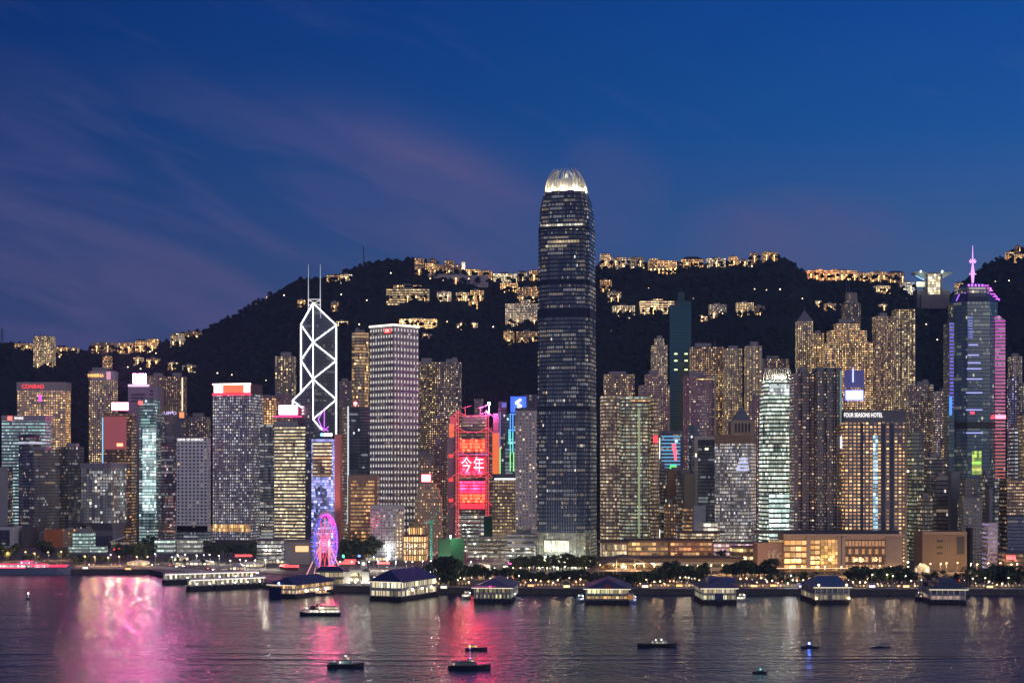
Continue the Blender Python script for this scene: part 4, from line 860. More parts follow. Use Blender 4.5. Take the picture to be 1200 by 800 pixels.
    for i in range(12):
        a = 2*pi*i/12; point(r, (ccx+S*.345*cos(a), cyy+S*.345*sin(a), tz+1.4), 7500, (1, .88, .56), .8)
    for i in range(4):
        a = 2*pi*i/4+.4; point(r, (ccx+7*cos(a), cyy+7*sin(a), tz+16), 3500, (1, .93, .62), .8) if i < 2 else None
    return r
dome_tower()

# ------------------------------------------------------------------ right of the tall tower
def rounded(x0, x1, yt, d, style, label, kw, fins=6, **k):
    r, p, H, w, dp = T(x0, x1, yt, d, style, label, 'office tower', shape='cham', kw=kw, roof='flat', **k)
    for i in range(fins):
        xx = -w*.36+i*w*.72/(fins-1); MB().box(xx-.45, xx+.45, -.6, -.02, 0, H-10).build('facade_pier', mat('granite_pier', (.30, .19, .15), .7), r)
    return r, p, H, w, dp
GR = dict(wall=(.33, .22, .18), lit=.62, a=YEL, b=WHITE, st=.5, fh=4.0)
rounded(703, 736, 463, 1880, 'granite', 'left one of the pair of round cornered brown granite towers beside the tallest tower', GR, dep=34)
r, p, H, w, dp = rounded(725, 765, 464, 1872, 'granite', 'right one of the pair of round cornered brown granite towers, with glinting green lower floors', dict(GR, b=(.7, 1, .8)), fins=5, dep=34)
MB().box(w*.04, w*.10, -1, -.1, 20, H-14).build('green_glint_strip', lamp('green_glint', (.7, .9, .4), .35), r)  # glowing strip imitating a green reflection in the glass
MB().box(-w*.2, w*.42, -.9, -.1, H-7, H-3.4).build('amber_upper_floor', facade('bands', a=AMBER, b=WARM, lit=1.0, st=1.1)[0], r)
r, p, H, w, dp = T(761, 773, 466, 1866, 'bands', 'slim stack of curved balconies attached right of the brown granite pair', 'office tower', dep=18, shape='bow', kw=dict(wall=(.42, .28, .2), glass=(.03, .02, .02), ww=1, wh=.5, lit=.55, a=WARM, st=.4), roof='flat')
MB().box(-2, 2.6, -.8, -.05, H*.72, H*.72+8).build('red_sign', lamp('red_sign_led', (1, .02, .03), 2.5, True), r); MB().tube((w*.5, -.5, H*.02), (w*.5, -.5, H*.18), .35).build('light_strip', lamp('strip_white', (1, .95, .85), 2), r)
MB().tube((w*.5, -.5, H*.62), (w*.5, -.5, H*.75), .4).build('light_strip', lamp('strip_white', (1, .95, .85), 2), r)
T(707, 744, 438, 2260, 'resid', 'mauve residential slab with one column of bright orange windows above the granite pair', 'apartment block', 'apartment_block', kw=dict(wall=(.34, .26, .32), lit=.38), dep=24, shape='comb')
T(748, 785, 438, 2230, 'resid', 'wide mauve residential block with a stepped top beside the dark green tower', 'apartment block', 'apartment_block', kw=dict(wall=(.33, .24, .30), lit=.42), dep=24, seg=[(0, 1), (.93, 1), (.931, .6), (1, .6)])
T(762, 783, 396, 2400, 'resid', 'slender beige apartment tower with bay windows left of the dark green tower', 'apartment tower', 'apartment_tower', shape='cham', kw=dict(wall=(.48, .40, .34), lit=.55, b=WHITE), seg=[(0, 1.25), (.55, 1.25), (.551, .95), (.95, .95), (.951, .6), (1, .55)])
r, p, H, w, dp = T(783, 810, 358, 2420, 'darkglass', 'very tall dark green tower with three pairs of lit sky gardens', 'apartment tower', 'apartment_tower', dep=26, kw=dict(wall=(.03, .13, .14), glass=(.02, .09, .10), lit=.0), roof='flat')
for z_ in (414.5, 422.5, 433):
    for s in (-.22, .26): MB().box(w*s-2.2, w*s+2.2, -.5, -.05, PZ(z_, 2420)-r.location.z-1, PZ(z_, 2420)-r.location.z+1).build('sky_garden_light', lamp('garden_light', (.85, 1, .45), 2.2), r)
MB().box(-w*.24, w*.5, 2, 18, H, H+7).box(-w*.1, w*.2, 4, 14, H+7, H+20).tube((w*.05, 8, H+20), (w*.05, 8, H+26), .6).build('stepped_crown', mat('green_crown', (.03, .10, .11), .5), r)
r, p, H, w, dp = T(808, 848, 406, 2330, 'resid', 'dark broad residential block with violet and orange windows right of the dark green tower', 'apartment block', 'apartment_block', shape='comb', dep=26, kw=dict(wall=(.15, .13, .18), lit=.42, a=AMBER), antenna=[(-10, 9), (12, 9)])
T(847, 870, 408, 2300, 'resid', 'left one of two pale slim white piered towers right of the dark green tower', 'apartment tower', 'apartment_tower', shape='comb', dep=22, kw=dict(wall=(.42, .38, .33), lit=.4))
T(872, 893, 405, 2290, 'resid', 'right one of two pale slim white piered towers, the one with a raised cap', 'apartment tower', 'apartment_tower', shape='comb', dep=22, kw=dict(wall=(.42, .38, .33), lit=.45), crown=(5, -.1, (.4, .37, .34)))
T(888, 925, 420, 2360, 'residdim', 'faint mauve residential row behind the lit claw crown tower', 'apartment block', 'apartment_block', dep=24, shape='comb', kw=dict(wall=(.26, .2, .25)))
r, p, H, w, dp = T(800, 838, 440, 2080, 'residdim', 'purple brown hotel tower with a curved bay and a pale line down its right edge', 'hotel', 'hotel_tower', dep=28, kw=dict(wall=(.34, .20, .24), lit=.28, st=.9, b=WHITE), shape='cham')
MB().box(w*.47, w*.5+1.2, -.8, 2, 0, H+1).build('edge_pier', mat('pale_pier', (.55, .44, .33), .7), r)
MB().prism([(x-w*.02, y-2.6) for x, y in plan('bow', w*.5, 9)][:11]+[(w*.23, -.05), (-w*.27, -.05)], 0, H*.86).build('curved_bay', [facade('residdim', wall=(.3, .2, .26), lit=.25)[0], ROOF], r)
MB().box(-w*.12, w*.42, -.5, -.02, H-6, H-3).build('amber_top_floor', facade('bands', a=AMBER, b=YEL, lit=1.3, st=1.5)[0], r)
r, p, H, w, dp = T(772, 801, 504, 1990, 'darkglass', 'dark building with a blue striped light wall showing a red and green figure', 'office block', dep=24, kw=dict(lit=.1, wall=(.06, .06, .1)), roof='flat')
m_ = MB()
for k in range(11): m_.box(-w*.46, w*.36, -.5, -.1, H-8-k*4.2, H-6.6-k*4.2)
m_.build('blue_light_bar', lamp('bar_blue', (.12, .5, .9), .9), r)
MB().tube((2, -1, H-16), (4.5, -1, H-36), 2.6, 8, 1.6).build('red_figure', lamp('figure_red', (1, .12, .2), 1.6), r); MB().tube((-2.5, -1, H-44), (4, -1, H-44), 2.4, 8).build('green_figure', lamp('figure_green', (.1, 1, .15), 1.1), r)
MB().ball((5, -1.2, H-13), 2).build('pale_figure', lamp('figure_pale', (.7, .9, 1), 1.2), r)
r, p, H, w, dp = T(811, 841, 512, 1930, 'darkglass', 'black blank slab tower in a pale stone frame', 'office tower', dep=26, kw=dict(lit=.06, wall=(.04, .04, .06), a=COOL), roof='flat')
fr = mat('pale_frame', (.5, .46, .42), .7)
MB().box(-w*.5-.1, -w*.36, -.8, 1, 0, H+1).build('frame_pier', fr, r); MB().box(-w*.36+.02, w*.5+.1, -.8, 1, H-3, H+1).build('frame_top', fr, r)
MB().box(-w*.05, w*.1, -.7, -.05, H-15, H-12.5).build('lit_slot', lamp('slot_light', (1, .9, .6), 1.8), r); MB().box(-w*.47, -w*.41, -1.1, -.85, H-23, H-19).build('lit_slot', lamp('slot_light', (1, .9, .6), 1.8), r)
T(806, 818, 498, 2020, 'darkglass', 'short dark blue block with lit verticals behind the framed slab', 'office block', kw=dict(lit=.1, a=COOL, wall=(.07, .09, .2)), roof='flat')
T(781, 801, 551, 1900, 'slab', 'brown flat wall block with a dark inset left of the framed slab', 'office block', dep=20, kw=dict(wall=(.40, .25, .16)), roof='plant')
T(792, 813, 556, 1880, 'darkglass', 'grey glass block wedged between the brown block and the framed slab', 'office block', dep=20, kw=dict(lit=.18, wall=(.12, .12, .13)))
T(800, 815, 555, 1860, 'slab', 'narrow khaki blank tower at the foot of the framed slab', 'office block', dep=18, kw=dict(wall=(.32, .28, .20)), roof='flat')
T(778, 792, 590, 1850, 'oldwall', 'small tan block with punched windows below the brown flat wall block', 'office block', dep=18, kw=dict(wall=(.45, .30, .22), lit=.3))
T(800, 813, 595, 1830, 'bands', 'tiny block of amber balconies at the foot of the khaki tower', 'office block', dep=16, kw=dict(a=AMBER, b=WARM, lit=.9, wall=(.45, .3, .2)), roof='flat')
T(811, 827, 592, 1810, 'slab', 'pale grey blank block before the framed slab', 'office block', dep=18, kw=dict(wall=(.40, .40, .45)), roof='flat')
T(824, 841, 612, 1800, 'shop', 'low white lit shop building right of the pale grey blank block', 'shop building', 'shop_building', dep=14, kw=dict(a=WHITE, b=WHITE, st=1.1, wall=(.6, .55, .5)), roof='flat')
T(770, 784, 548, 1960, 'darkglass', 'dark grey block hidden behind the tan and brown blocks', 'office block', kw=dict(lit=.15))
# glinting bank block
r, p, H, w, dp = T(839, 892, 510, 1830, 'greyglass', 'pale broad office block glinting with white reflections, with a dark slatted right flank', 'office block', split=880, kw=dict(wall=(.36, .31, .30), glass=(.10, .10, .12), ww=.8, wh=.62, lit=.6, a=WHITE, b=(.85, .88, 1), st=.55, row=.5, ch=3, bw=1.9, fh=3.8), roof='flat', crown=(9, .01, (.42, .27, .19)))
lv = Vector(p[3]); u = lv.normalized(); nx = Vector((-u.y, u.x)); nx = nx if nx.y < 0 else -nx; aa = math.atan2(-u.y, -u.x)
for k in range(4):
    o = MB().box(-7+k, 7-k*.6, -.3, 0, -1, 1).build('blue_white_reflection_panel', lamp('blue_white_reflection', (.55, .6, 1), 1.1), r, (u.x*9+nx.x*.4, u.y*9+nx.y*.4, H-38+k*4)); o.rotation_euler = (0, 0, aa)  # glowing bars stand in for reflections on the front
# temple topped tower
r, p, H, w, dp = T(852, 886, 508, 2080, 'oldwall', 'beige tower topped by an arcade and grey pyramid roof', 'office tower', dep=30, kw=dict(wall=(.46, .36, .24), lit=.1), roof='flat')
MB().box(-w*.46, w*.46, 2, 28, H, H+17).build('arcade_storey', mat('arcade_stone', (.50, .39, .26), .8), r)
for k in range(5): MB().box(-w*.3+k*w*.13, -w*.3+k*w*.13+2, 1.5, 1.95, H+2, H+13).build('arch_opening', DARK, r)
b = MB(); h0 = H+17.02; q = [(-w*.36, 5), (w*.36, 5), (w*.36, 26), (-w*.36, 26)]
for i in range(4): b.face([(*q[i], h0), (*q[(i+1) % 4], h0), (w*.04 if i in (0, 1) else -w*.04, 15.5, h0+17), (-w*.04 if i in (0, 3) else w*.04, 15.5, h0+17)] if i % 2 == 0 else [(*q[i], h0), (*q[(i+1) % 4], h0), (w*.04 if i == 1 else -w*.04, 15.5, h0+17)])
b.build('pyramid_roof', mat('slate_roof', (.2, .2, .24), .6), r)
T(877, 894, 467, 2180, 'residdim', 'purple apartment tower between the pyramid roof and the lit claw crown tower', 'apartment tower', 'apartment_tower', kw=dict(wall=(.3, .16, .24), lit=.35))
# lesser claw crowned tower
def claw_tower():
    d = 1730; zb = 4; cx = PX(914, d); z = lambda py: PZ(py, d)-zb; k = d/FPX
    r = thing('office_tower', 'lesser claw crowned tower, green white lit floors and a glowing comb of fins', 'office tower', (cx, d, zb))
    w = 40*k; poly = plan('cham', w, w, .16)
    m, fh, bw = facade('bands', wall=(.12, .15, .16), glass=(.05, .06, .07), lit=.85, a=(.72, 1, .86), b=(1, .98, .75), st=.95, row=.75, ch=10, fh=4.2, bw=1.8, ww=.86, wh=.55)
    cyy = w/2
    S = lambda s: scale_poly(poly, s, 0, cyy)
    MB().loft([(0, S(1)), (z(540), S(.99)), (z(475), S(.92)), (z(452), S(.83)), (z(444), S(.80))], 0, 1, fh, bw).build('shaft', [m, ROOF], r)
    MB().box(-w*.32, w*.3, -.9, -.5, 8, z(578), 0, 0, 5.2, 2).build('bright_lower_bay', facade('bands', a=(.68, 1, .88), b=(.85, 1, .95), st=1.5, lit=3, ww=.96, wh=.62)[0], r)
    MB().box(-w*.3, w*.3, cyy-cyy*.9-.8, cyy-cyy*.9-.3, z(463), z(451), 0, 0, 4, 2).build('bright_upper_bay', facade('bands', a=(.85, .95, 1), b=(.9, 1, .95), st=1.4, lit=3, ww=.9, wh=.8)[0], r)
    hull = S(.79); fin_ring(r, hull, z(444.5), z(430), 44, 2.5, mat('white_fin', (.8, .77, .64), .5), .3)
    MB().prism(S(.6), z(444)+.02, z(437)).build('crown_drum', [WHITEP, ROOF], r)
    for i in range(10):
        a = 2*pi*i/10; point(r, (w*.345*cos(a), cyy+w*.345*sin(a), z(444)+1.2), 3600, (1, .94, .68), .6)
claw_tower()
# twin dark residences and the hotel
r, p, H, w, dp = T(925, 955, 437, 1665, 'residdim', 'left one of two tall dark grey serviced towers beside the orange windowed hotel', 'apartment tower', 'apartment_tower', shape='comb', dep=28, kw=dict(wall=(.24, .21, .23), lit=.25, a=AMBER, bw=3.0))
r, p, H, w, dp = T(952, 986, 431, 1655, 'residdim', 'right one of two tall dark grey serviced towers, its edge lined pale green', 'apartment tower', 'apartment_tower', shape='comb', dep=28, kw=dict(wall=(.20, .21, .23), lit=.25, a=AMBER, bw=3.0), roof='flat', crown=(4, .01, (.2, .24, .26)))
MB().box(w*.44, w*.5+.3, -.9, -.05, H*.72, H-3).build('edge_light_strip', lamp('edge_green', (.3, .6, .55), .35), r); MB().tube((w*.5, -1, H*.6), (w*.5, -1, H*.66), .8).build('edge_lamp', lamp('edge_lamp_white', (.9, .92, 1), 3), r)
r, p, H, w, dp = T(984, 1062, 481, 1640, 'hotel', 'broad hotel full of orange windows with white lettering along its roof', 'hotel', 'hotel_tower', dep=24, kw=dict(wall=(.18, .19, .23), glass=(.03, .04, .06), lit=.88, a=AMBER, b=(1, .62, .26), ww=.60, wh=.52, st=1.05, bw=4.0, fh=3.6), roof='flat', crown=(11, .004, (.16, .17, .2)))
text('FOUR SEASONS HOTEL', r, (-w*.20, -.8, H-4.5), 4.4, TXW, 38)
for xx in (-w*.02, w*.02): MB().box(xx-1.1, xx+1.1, -.6, -.05, 12, H-24).build('stair_light', facade('bands', a=(.3, .75, 1), b=(.8, .9, 1), lit=1.2, st=.9, wh=.8)[0], r)
for xx in (.13, .27, -.22): MB().box(w*xx-1.6, w*xx+1.6, -.5, -.05, 0, H-12).build('facade_recess', mat('recess_glass', (.05, .07, .11), .2), r)
MB().box(w*.47, w*.5+.6, -.9, 2, 0, H*.92).build('corner_pier', mat('corner_stone', (.3, .26, .22), .7), r)
for zz in (H*.05, H*.62): MB().ball((w*.5+1.5, -1.5, zz), .9).build('corner_lamp', lamp('corner_lamp_warm', (1, .85, .5), 8), r)
# towers on the slope behind
r, p, H, w, dp = T(932, 953, 376, 2330, 'resid', 'pointed roof apartment tower, leftmost of the bright slope cluster', 'apartment tower', 'apartment_tower', kw=dict(wall=(.30, .26, .28), lit=.55), roof='pyramid', antenna=[(0, 22)])
T(949, 966, 390, 2300, 'resid', 'flat roofed apartment tower attached right of the pointed roof tower', 'apartment tower', 'apartment_tower', kw=dict(wall=(.32, .22, .24), lit=.5), shape='comb')
r, p, H, w, dp = T(962, 1023, 378, 2260, 'resid', 'big stepped apartment slab with orange cross shaped windows over a blue lit base', 'apartment block', 'apartment_block', kw=dict(wall=(.24, .20, .24), lit=.62, a=AMBER, b=YEL, st=1.4), dep=30, shape='comb', seg=[(0, 1), (.90, 1), (.901, .78), (.96, .78), (.961, .5), (1, .5)])
bx, bz = local(r, 1001, 463, 2260); sign_box(r, bx, -1.2, bz, 24, 13, lamp('screen_pale_blue', (.45, .5, 1), 2.2, True), lamp('screen_blue_rim', (.04, .05, 1), 1.6, True), name='billboard')
for s in (-1, 1): MB().ball((bx+s*5.5, -2, bz), 3.3, 8, 6, 0, 1).build('billboard_mark', lamp('screen_mark', (1, 1, .95), 4), r)
bx, bz = local(r, 999.5, 439, 2260); MB().box(bx-.8, bx+.8, -1.2, -.5, bz-10, bz+9).build('vertical_light', lamp('vertical_blue', (.25, .3, 1), 4, True), r)
bx, bz = local(r, 1001, 444, 2260); MB().box(bx-14, bx+14, -.6, -.3, bz-12, bz+12).build('blue_panel', lamp('panel_blue', (.02, .03, .6), .22), r)
r, p, H, w, dp = T(984, 1011, 342, 2520, 'residdim', 'high dark stepped tower with twin aerials behind the big stepped slab', 'apartment tower', 'apartment_tower', kw=dict(wall=(.13, .12, .16), lit=.35), seg=[(0, 1), (.7, 1), (.701, .85), (.93, .85), (.931, .6), (1, .5)], antenna=[(-3, 20), (-7, 18)], roof='flat')
T(1022, 1048, 370, 2330, 'resid', 'left one of two tall mauve apartment towers below the bowl shaped building', 'apartment tower', 'apartment_tower', shape='comb', dep=26, kw=dict(wall=(.36, .24, .27), lit=.4))
T(1045, 1073, 362, 2350, 'resid', 'right one of two tall mauve apartment towers below the bowl shaped building, its crown toothed', 'apartment tower', 'apartment_tower', shape='comb', dep=26, kw=dict(wall=(.30, .20, .25), lit=.52, a=YEL), roof='flat', crown=(4, .0, (.30, .2, .25)))
T(1062, 1094, 450, 2220, 'residdim', 'dim violet apartment row with sparse windows right of the mauve pair', 'apartment block', 'apartment_block', shape='comb', dep=24, kw=dict(wall=(.25, .2, .30), lit=.32))
T(1092, 1117, 458, 2180, 'residdim', 'violet apartment block with a gabled cap touching the spired tower', 'apartment block', 'apartment_block', dep=24, kw=dict(wall=(.24, .22, .36), lit=.4), shape='comb')
T(1108, 1119, 440, 2330, 'residdim', 'thin apartment tower behind the left edge of the spired tower', 'apartment tower', 'apartment_tower', dep=18)
r, p, H, w, dp = T(1105, 1116, 520, 1960, 'bands', 'small stack of glowing orange floors at the left foot of the spired tower', 'shop building', 'shop_building', dep=18, kw=dict(a=AMBER, b=(1, .6, .25), lit=1.5, st=1.6, wall=(.35, .2, .1)), roof='flat')
T(1062, 1083, 506, 1800, 'greyglass', 'green grey glass block behind the hotel corner', 'office block', dep=24, kw=dict(wall=(.16, .18, .17), lit=.3, a=YEL, b=(.8, 1, .7)), roof='flat')
T(1080, 1110, 535, 1900, 'greyglass', 'dark block with a bright white lamp left of the spired tower base', 'office block', dep=24, kw=dict(wall=(.09, .1, .1), lit=.25))
# ------------------------------------------------------------------ spired tower with violet and magenta wings
def spired():
    d = 1900; zb = 4; cx = PX(1146, d); k = d/FPX; z = lambda py: PZ(py, d)-zb; x = lambda px: (px-1146)*k
    r = thing('office_tower', 'spired steel tower with stepped crown, magenta right wing and violet light bars', 'office tower', (cx, d, zb))
    m, fh, bw = facade('blueglass', wall=(.04, .12, .16), glass=(.04, .12, .17), lit=.12, a=(.75, 1, .7), b=WHITE, st=.5, bw=2.0, ww=.95, wh=.8)
    A = plan('cham', x(1173)-x(1121), 50, .25); A = [(q[0]+x(1147), q[1]) for q in A]; cc = x(1147)
    S = lambda s: scale_poly(A, s, cc, 25)
    MB().loft([(0, A), (z(353), A)], 0, 1, fh, bw).build('shaft', [m, ROOF], r)
    MB().loft([(z(353)+.01, S(.97)), (z(347), S(.86)), (z(343), S(.80))], 0, 1, 3, bw).build('sloped_shoulder', [mat('shoulder_glass', (.05, .08, .13), .2), ROOF], r)
    MB().loft([(z(343)+.01, S(.76)), (z(335), S(.74))], 0, 1, fh, bw).build('upper_drum', [facade('blueglass', lit=.3, a=WHITE)[0], ROOF], r)
    MB().loft([(z(335)+.01, S(.72)), (z(331), S(.45)), (z(329), S(.2))], 0, 1, 3, bw).build('crown_cap', [mat('cap_metal', (.07, .08, .14), .3), ROOF], r)
    for px in (1137, 1141, 1145, 1149, 1153): MB().ball((x(px), 6, z(333.5)), 1.3).build('crown_light', lamp('crown_violet', (.42, .10, 1), 3.0, True), r)
    SP = lamp('spire_violet', (.72, .30, 1), 1.8, True)
    MB().tube((cc, 25, z(330)), (cc, 25, z(318)), 1.0, 8, 2.2).tube((cc, 25, z(318)), (cc, 25, z(306)), 2.5, 8, .9).tube((cc, 25, z(306)), (cc, 25, z(284)), .9, 8, .25).tube((cc-4, 25, z(318)), (cc+4, 25, z(318)), .6, 6).tube((cc-4, 25, z(303)), (cc+4, 25, z(303)), .9, 6).tube((cc-3, 25, z(305)), (cc+3, 25, z(300.5)), .6, 6).tube((cc-3, 25, z(300.5)), (cc+3, 25, z(305)), .6, 6).build('spire', SP, r)
    # stepped edge lights on the right of the crown
    for a, yy in ((1155, 334), (1158, 337), (1160, 340), (1162, 344), (1165, 347), (1168, 350)): MB().box(x(a), x(a+5), -1+5, 0+5, z(yy)-.5, z(yy)+.6).build('edge_bar', lamp('edge_magenta', (.8, .10, .9), 1.6), r)
    for s in (-1, 1): MB().tube((cc+s*x(1173)*.52, 9, z(343)), (cc+s*x(1173)*.28, 14, z(334)), .7, 5).tube((cc+s*(x(1173)-cc)*.97, 4, z(352)), (cc+s*(x(1173)-cc)*.80, 7, z(344)), .7, 5).build('crown_edge_light', lamp('crown_edge_violet', (.45, .10, .95), 1.5), r)
    # wings
    wm = facade('blueglass', wall=(.12, .05, .09), glass=(.05, .03, .05), lit=.2, ww=.95)[0]
    MB().loft([(0, [(x(1168.2), 8), (x(1180.5), 8), (x(1180.5), 38), (x(1168.2), 38)]), (z(374), [(x(1168.2), 8), (x(1180.5), 8), (x(1180.5), 38), (x(1168.2), 38)])], 0, 1, fh, bw).build('right_wing', [wm, ROOF], r)
    MB().loft([(z(374)+.01, [(x(1168.2), 8), (x(1180.5), 8), (x(1180.5), 38), (x(1168.2), 38)]), (z(369), [(x(1168.2), 8), (x(1173), 8), (x(1173), 38), (x(1168.2), 38)])], 0, 1, 2, 2).build('wing_cap', [wm, ROOF], r)
    MB().loft([(0, [(x(1115), 10), (x(1121), 10), (x(1121), 36), (x(1115), 36)]), (z(377), [(x(1115), 10), (x(1121), 10), (x(1121), 36), (x(1115), 36)])], 0, 1, fh, bw).build('left_wing', [m, ROOF], r)
    yy = 371; i = 0
    while yy < 560:
        t = (yy-371)/190; c = (.8+.2*t, .05*(1+t*4), .72*(1-t*.8)); MB().box(x(1168.6), x(1180.4 if yy > 375 else 1175), 7.2, 7.9, z(yy)-.8, z(yy)+.8).build('wing_light_bar', lamp('wing_bar', tuple(round(v, 2) for v in c), round(.8-.25*t, 2)), r); yy += 4.1
    MB().box(x(1168.4), x(1180.6), 6.6, 7.1, z(490), z(486)).build('wing_beacon', lamp('beacon_bar_red', (1, .08, .12), 9, True), r)
    yy = 378
    while yy < 480: MB().box(x(1115.4), x(1120), 9.2, 9.9, z(yy)-.6, z(yy)+.6).build('wing_light_bar', lamp('wing_bar_violet', (.22, .12, 1), 1.1), r); yy += 4.1
    MB().box(x(1115), x(1118), 9.1, 9.8, z(486), z(464)).build('blue_panel', lamp('blue_cyan_panel', (.05, .3, 1), 1.3), r)
    yy = 372
    while yy < 398: MB().box(x(1135), x(1139.5), -.7, -.05, z(yy)-.45, z(yy)+.45).build('front_light_bar', lamp('front_bar_blue', (.2, .25, 1), 1.1), r); yy += 3.3
    for yy, a, c in ((404, 1135, 1146), (416, 1134, 1147), (425, 1134, 1149), (432, 1133, 1150), (444, 1133, 1151), (460, 1132, 1151), (480, 1132, 1151), (507, 1132, 1151)):
        MB().box(x(a), x(c), -.7, -.05, z(yy)-.6, z(yy)+.6).build('front_light_bar', lamp('front_bar_pale', (.4, .42, 1), 1.3), r)
    MB().box(x(1137), x(1142), -.5, -.05, z(485), z(482)).build('red_letter', lamp('letter_red', (1, .05, .12), 1.6), r)
    MB().box(x(1139), x(1150), -.5, -.05, z(556), z(528)).build('green_screen', facade('bands', a=(.25, 1, .1), b=(1, .85, .2), st=.8, lit=1.2, ww=1, wh=.9)[0], r)
    MB().prism(scale_poly(A, 1.01, cc, 25), z(502), z(494)).build('plant_floor_band', mat('plant_louvre_green', (.05, .06, .05), .5), r)
    return r
spired()
T(1181, 1198, 417, 2250, 'residdim', 'apartment tower with a round cap behind the magenta wing of the spired tower', 'apartment tower', 'apartment_tower', shape='comb', dep=22, kw=dict(lit=.4, a=YEL), crown=(4, -.2, (.3, .28, .3)))
T(1180, 1192, 443, 2120, 'residdim', 'narrow block glowing blue right beside the magenta wing', 'office block', dep=20, kw=dict(wall=(.12, .12, .35), a=(.3, .35, 1), b=WHITE, lit=.4))
T(1189, 1206, 452, 2160, 'residdim', 'dark apartment block cut off by the right edge behind the blue glowing block', 'apartment block', 'apartment_block', dep=24, kw=dict(lit=.35, wall=(.14, .15, .15)))
T(1182, 1194, 500, 1880, 'bands', 'dark louvred block with two columns of white slots right of the spired tower', 'office block', dep=20, kw=dict(wall=(.08, .09, .1), a=(.9, .95, 1), b=(.9, .95, 1), lit=.7, ww=.7, st=.4, bw=5))
T(1192, 1208, 486, 1900, 'greyglass', 'pale gabled block at the right edge above the orange lit glass block', 'office block', dep=20, kw=dict(wall=(.3, .34, .3), lit=.35, a=WARM), roof='pyramid')
# lower right
T(1091, 1111, 559, 1750, 'darkglass', 'black glass block in a thin pale frame behind the beige box building', 'office block', dep=22, kw=dict(lit=.08, a=AMBER), roof='plant', crown=(2.5, .015, (.4, .36, .3)))
T(1109, 1125, 552, 1770, 'slab', 'narrow grey windowless block right of the black glass block', 'office block', dep=20, kw=dict(wall=(.26, .27, .28)), roof='flat')
T(1075, 1093, 583, 1740, 'greyglass', 'small dim block with one row of white lamps left of the black glass block', 'office block', dep=20, kw=dict(wall=(.14, .14, .14), lit=.3))
r, p, H, w, dp = T(1124, 1146, 560, 1720, 'whitegrid', 'grey upper slab behind the white gridded office block at lower right', 'office block', dep=22, kw=dict(wall=(.34, .33, .31), lit=.12, wh=.35), roof='flat')
T(1122, 1151, 583, 1690, 'whitegrid', 'pale office block with a fine grid of dark windows right of the beige box building', 'office block', dep=22, kw=dict(wall=(.44, .46, .42), lit=.07, bw=2.6, fh=3.4, ww=.66, wh=.5), roof='flat')
T(1148, 1164, 556, 1740, 'darkglass', 'dark block behind the violet lit flank building', 'office block', dep=20, kw=dict(lit=.12, wall=(.08, .1, .12)))
T(1155, 1163, 573, 1700, 'slab', 'thin white service shaft right of the gridded block', 'service shaft', 'service_shaft', dep=14, kw=dict(wall=(.42, .42, .46)), roof='flat')
r, p, H, w, dp = T(1151, 1169, 612, 1640, 'bands', 'low block washed in violet light with slanting white bands', 'office block', dep=20, kw=dict(wall=(.45, .4, .5), a=(.55, .35, 1), b=(.9, .85, 1), st=.6, lit=.9, wh=.4), roof='flat')
r, p, H, w, dp = T(1171, 1210, 560, 1690, 'bands', 'wide glass block, orange lit floors above and blue mirror glass below, at right edge', 'office block', dep=26, kw=dict(wall=(.13, .11, .09), glass=(.03, .04, .08), a=AMBER, b=YEL, lit=.12, st=.5, ww=.9), roof='flat')
MB().box(-w*.49, w*.49, -.7, -.05, H-38, H-2, 0, 0, 3.4, 2.2).build('lit_upper_floors', facade('bands', wall=(.2, .16, .12), a=AMBER, b=WHITE, lit=.8, st=.6, ww=.8)[0], r)
MB().box(-w*.49, w*.49, -.7, -.05, 6, H-39, 0, 0, 3.4, 2.2).build('mirror_front', facade('blueglass', wall=(.05, .06, .12), glass=(.03, .05, .14), lit=.06)[0], r)
r, p, H, w, dp = T(1071, 1133, 623, 1632, 'slab', 'big blank beige box building with ribbed walls at lower right', 'municipal building', 'municipal_building', split=None, dep=34, kw=dict(wall=(.30, .24, .19)), roof='flat')
rb = MB()
for k in range(24): rb.box(-w*.49+k*w*.98/24, -w*.49+k*w*.98/24+.5, -.45, -.02, 0, H-3)
rb.build('wall_rib', mat('rib_stone', (.33, .265, .21), .8), r)
MB().box(w*.28, w*.44, -.8, -.46, H-22, H-5).build('dark_window', DARK, r); MB().box(-w*.5, w*.5, -.9, 0, H-2.6, H+.4).build('parapet', mat('rib_stone', (.33, .265, .21), .8), r)
for k in range(3): MB().box(-w*.18, -w*.04, -.7, -.46, H-10-k*6, H-8-k*6).build('vent_slot', DARK, r)
T(1133, 1140, 618, 1660, 'slab', 'dark narrow wall with a red lamp right of the beige box building', 'service shaft', 'service_shaft', dep=16, kw=dict(wall=(.06, .06, .08)), roof='flat')
r, p, H, w, dp = T(1170, 1208, 648, 1600, 'bands', 'low dark ferry terminal hall with a glowing red sign at right edge', 'terminal hall', 'terminal_hall', dep=26, kw=dict(wall=(.08, .07, .07), a=(1, .3, .2), b=WARM, lit=.4), roof='flat')
sign_box(r, -w*.32, -.4, H-4, 9, 4, RED)
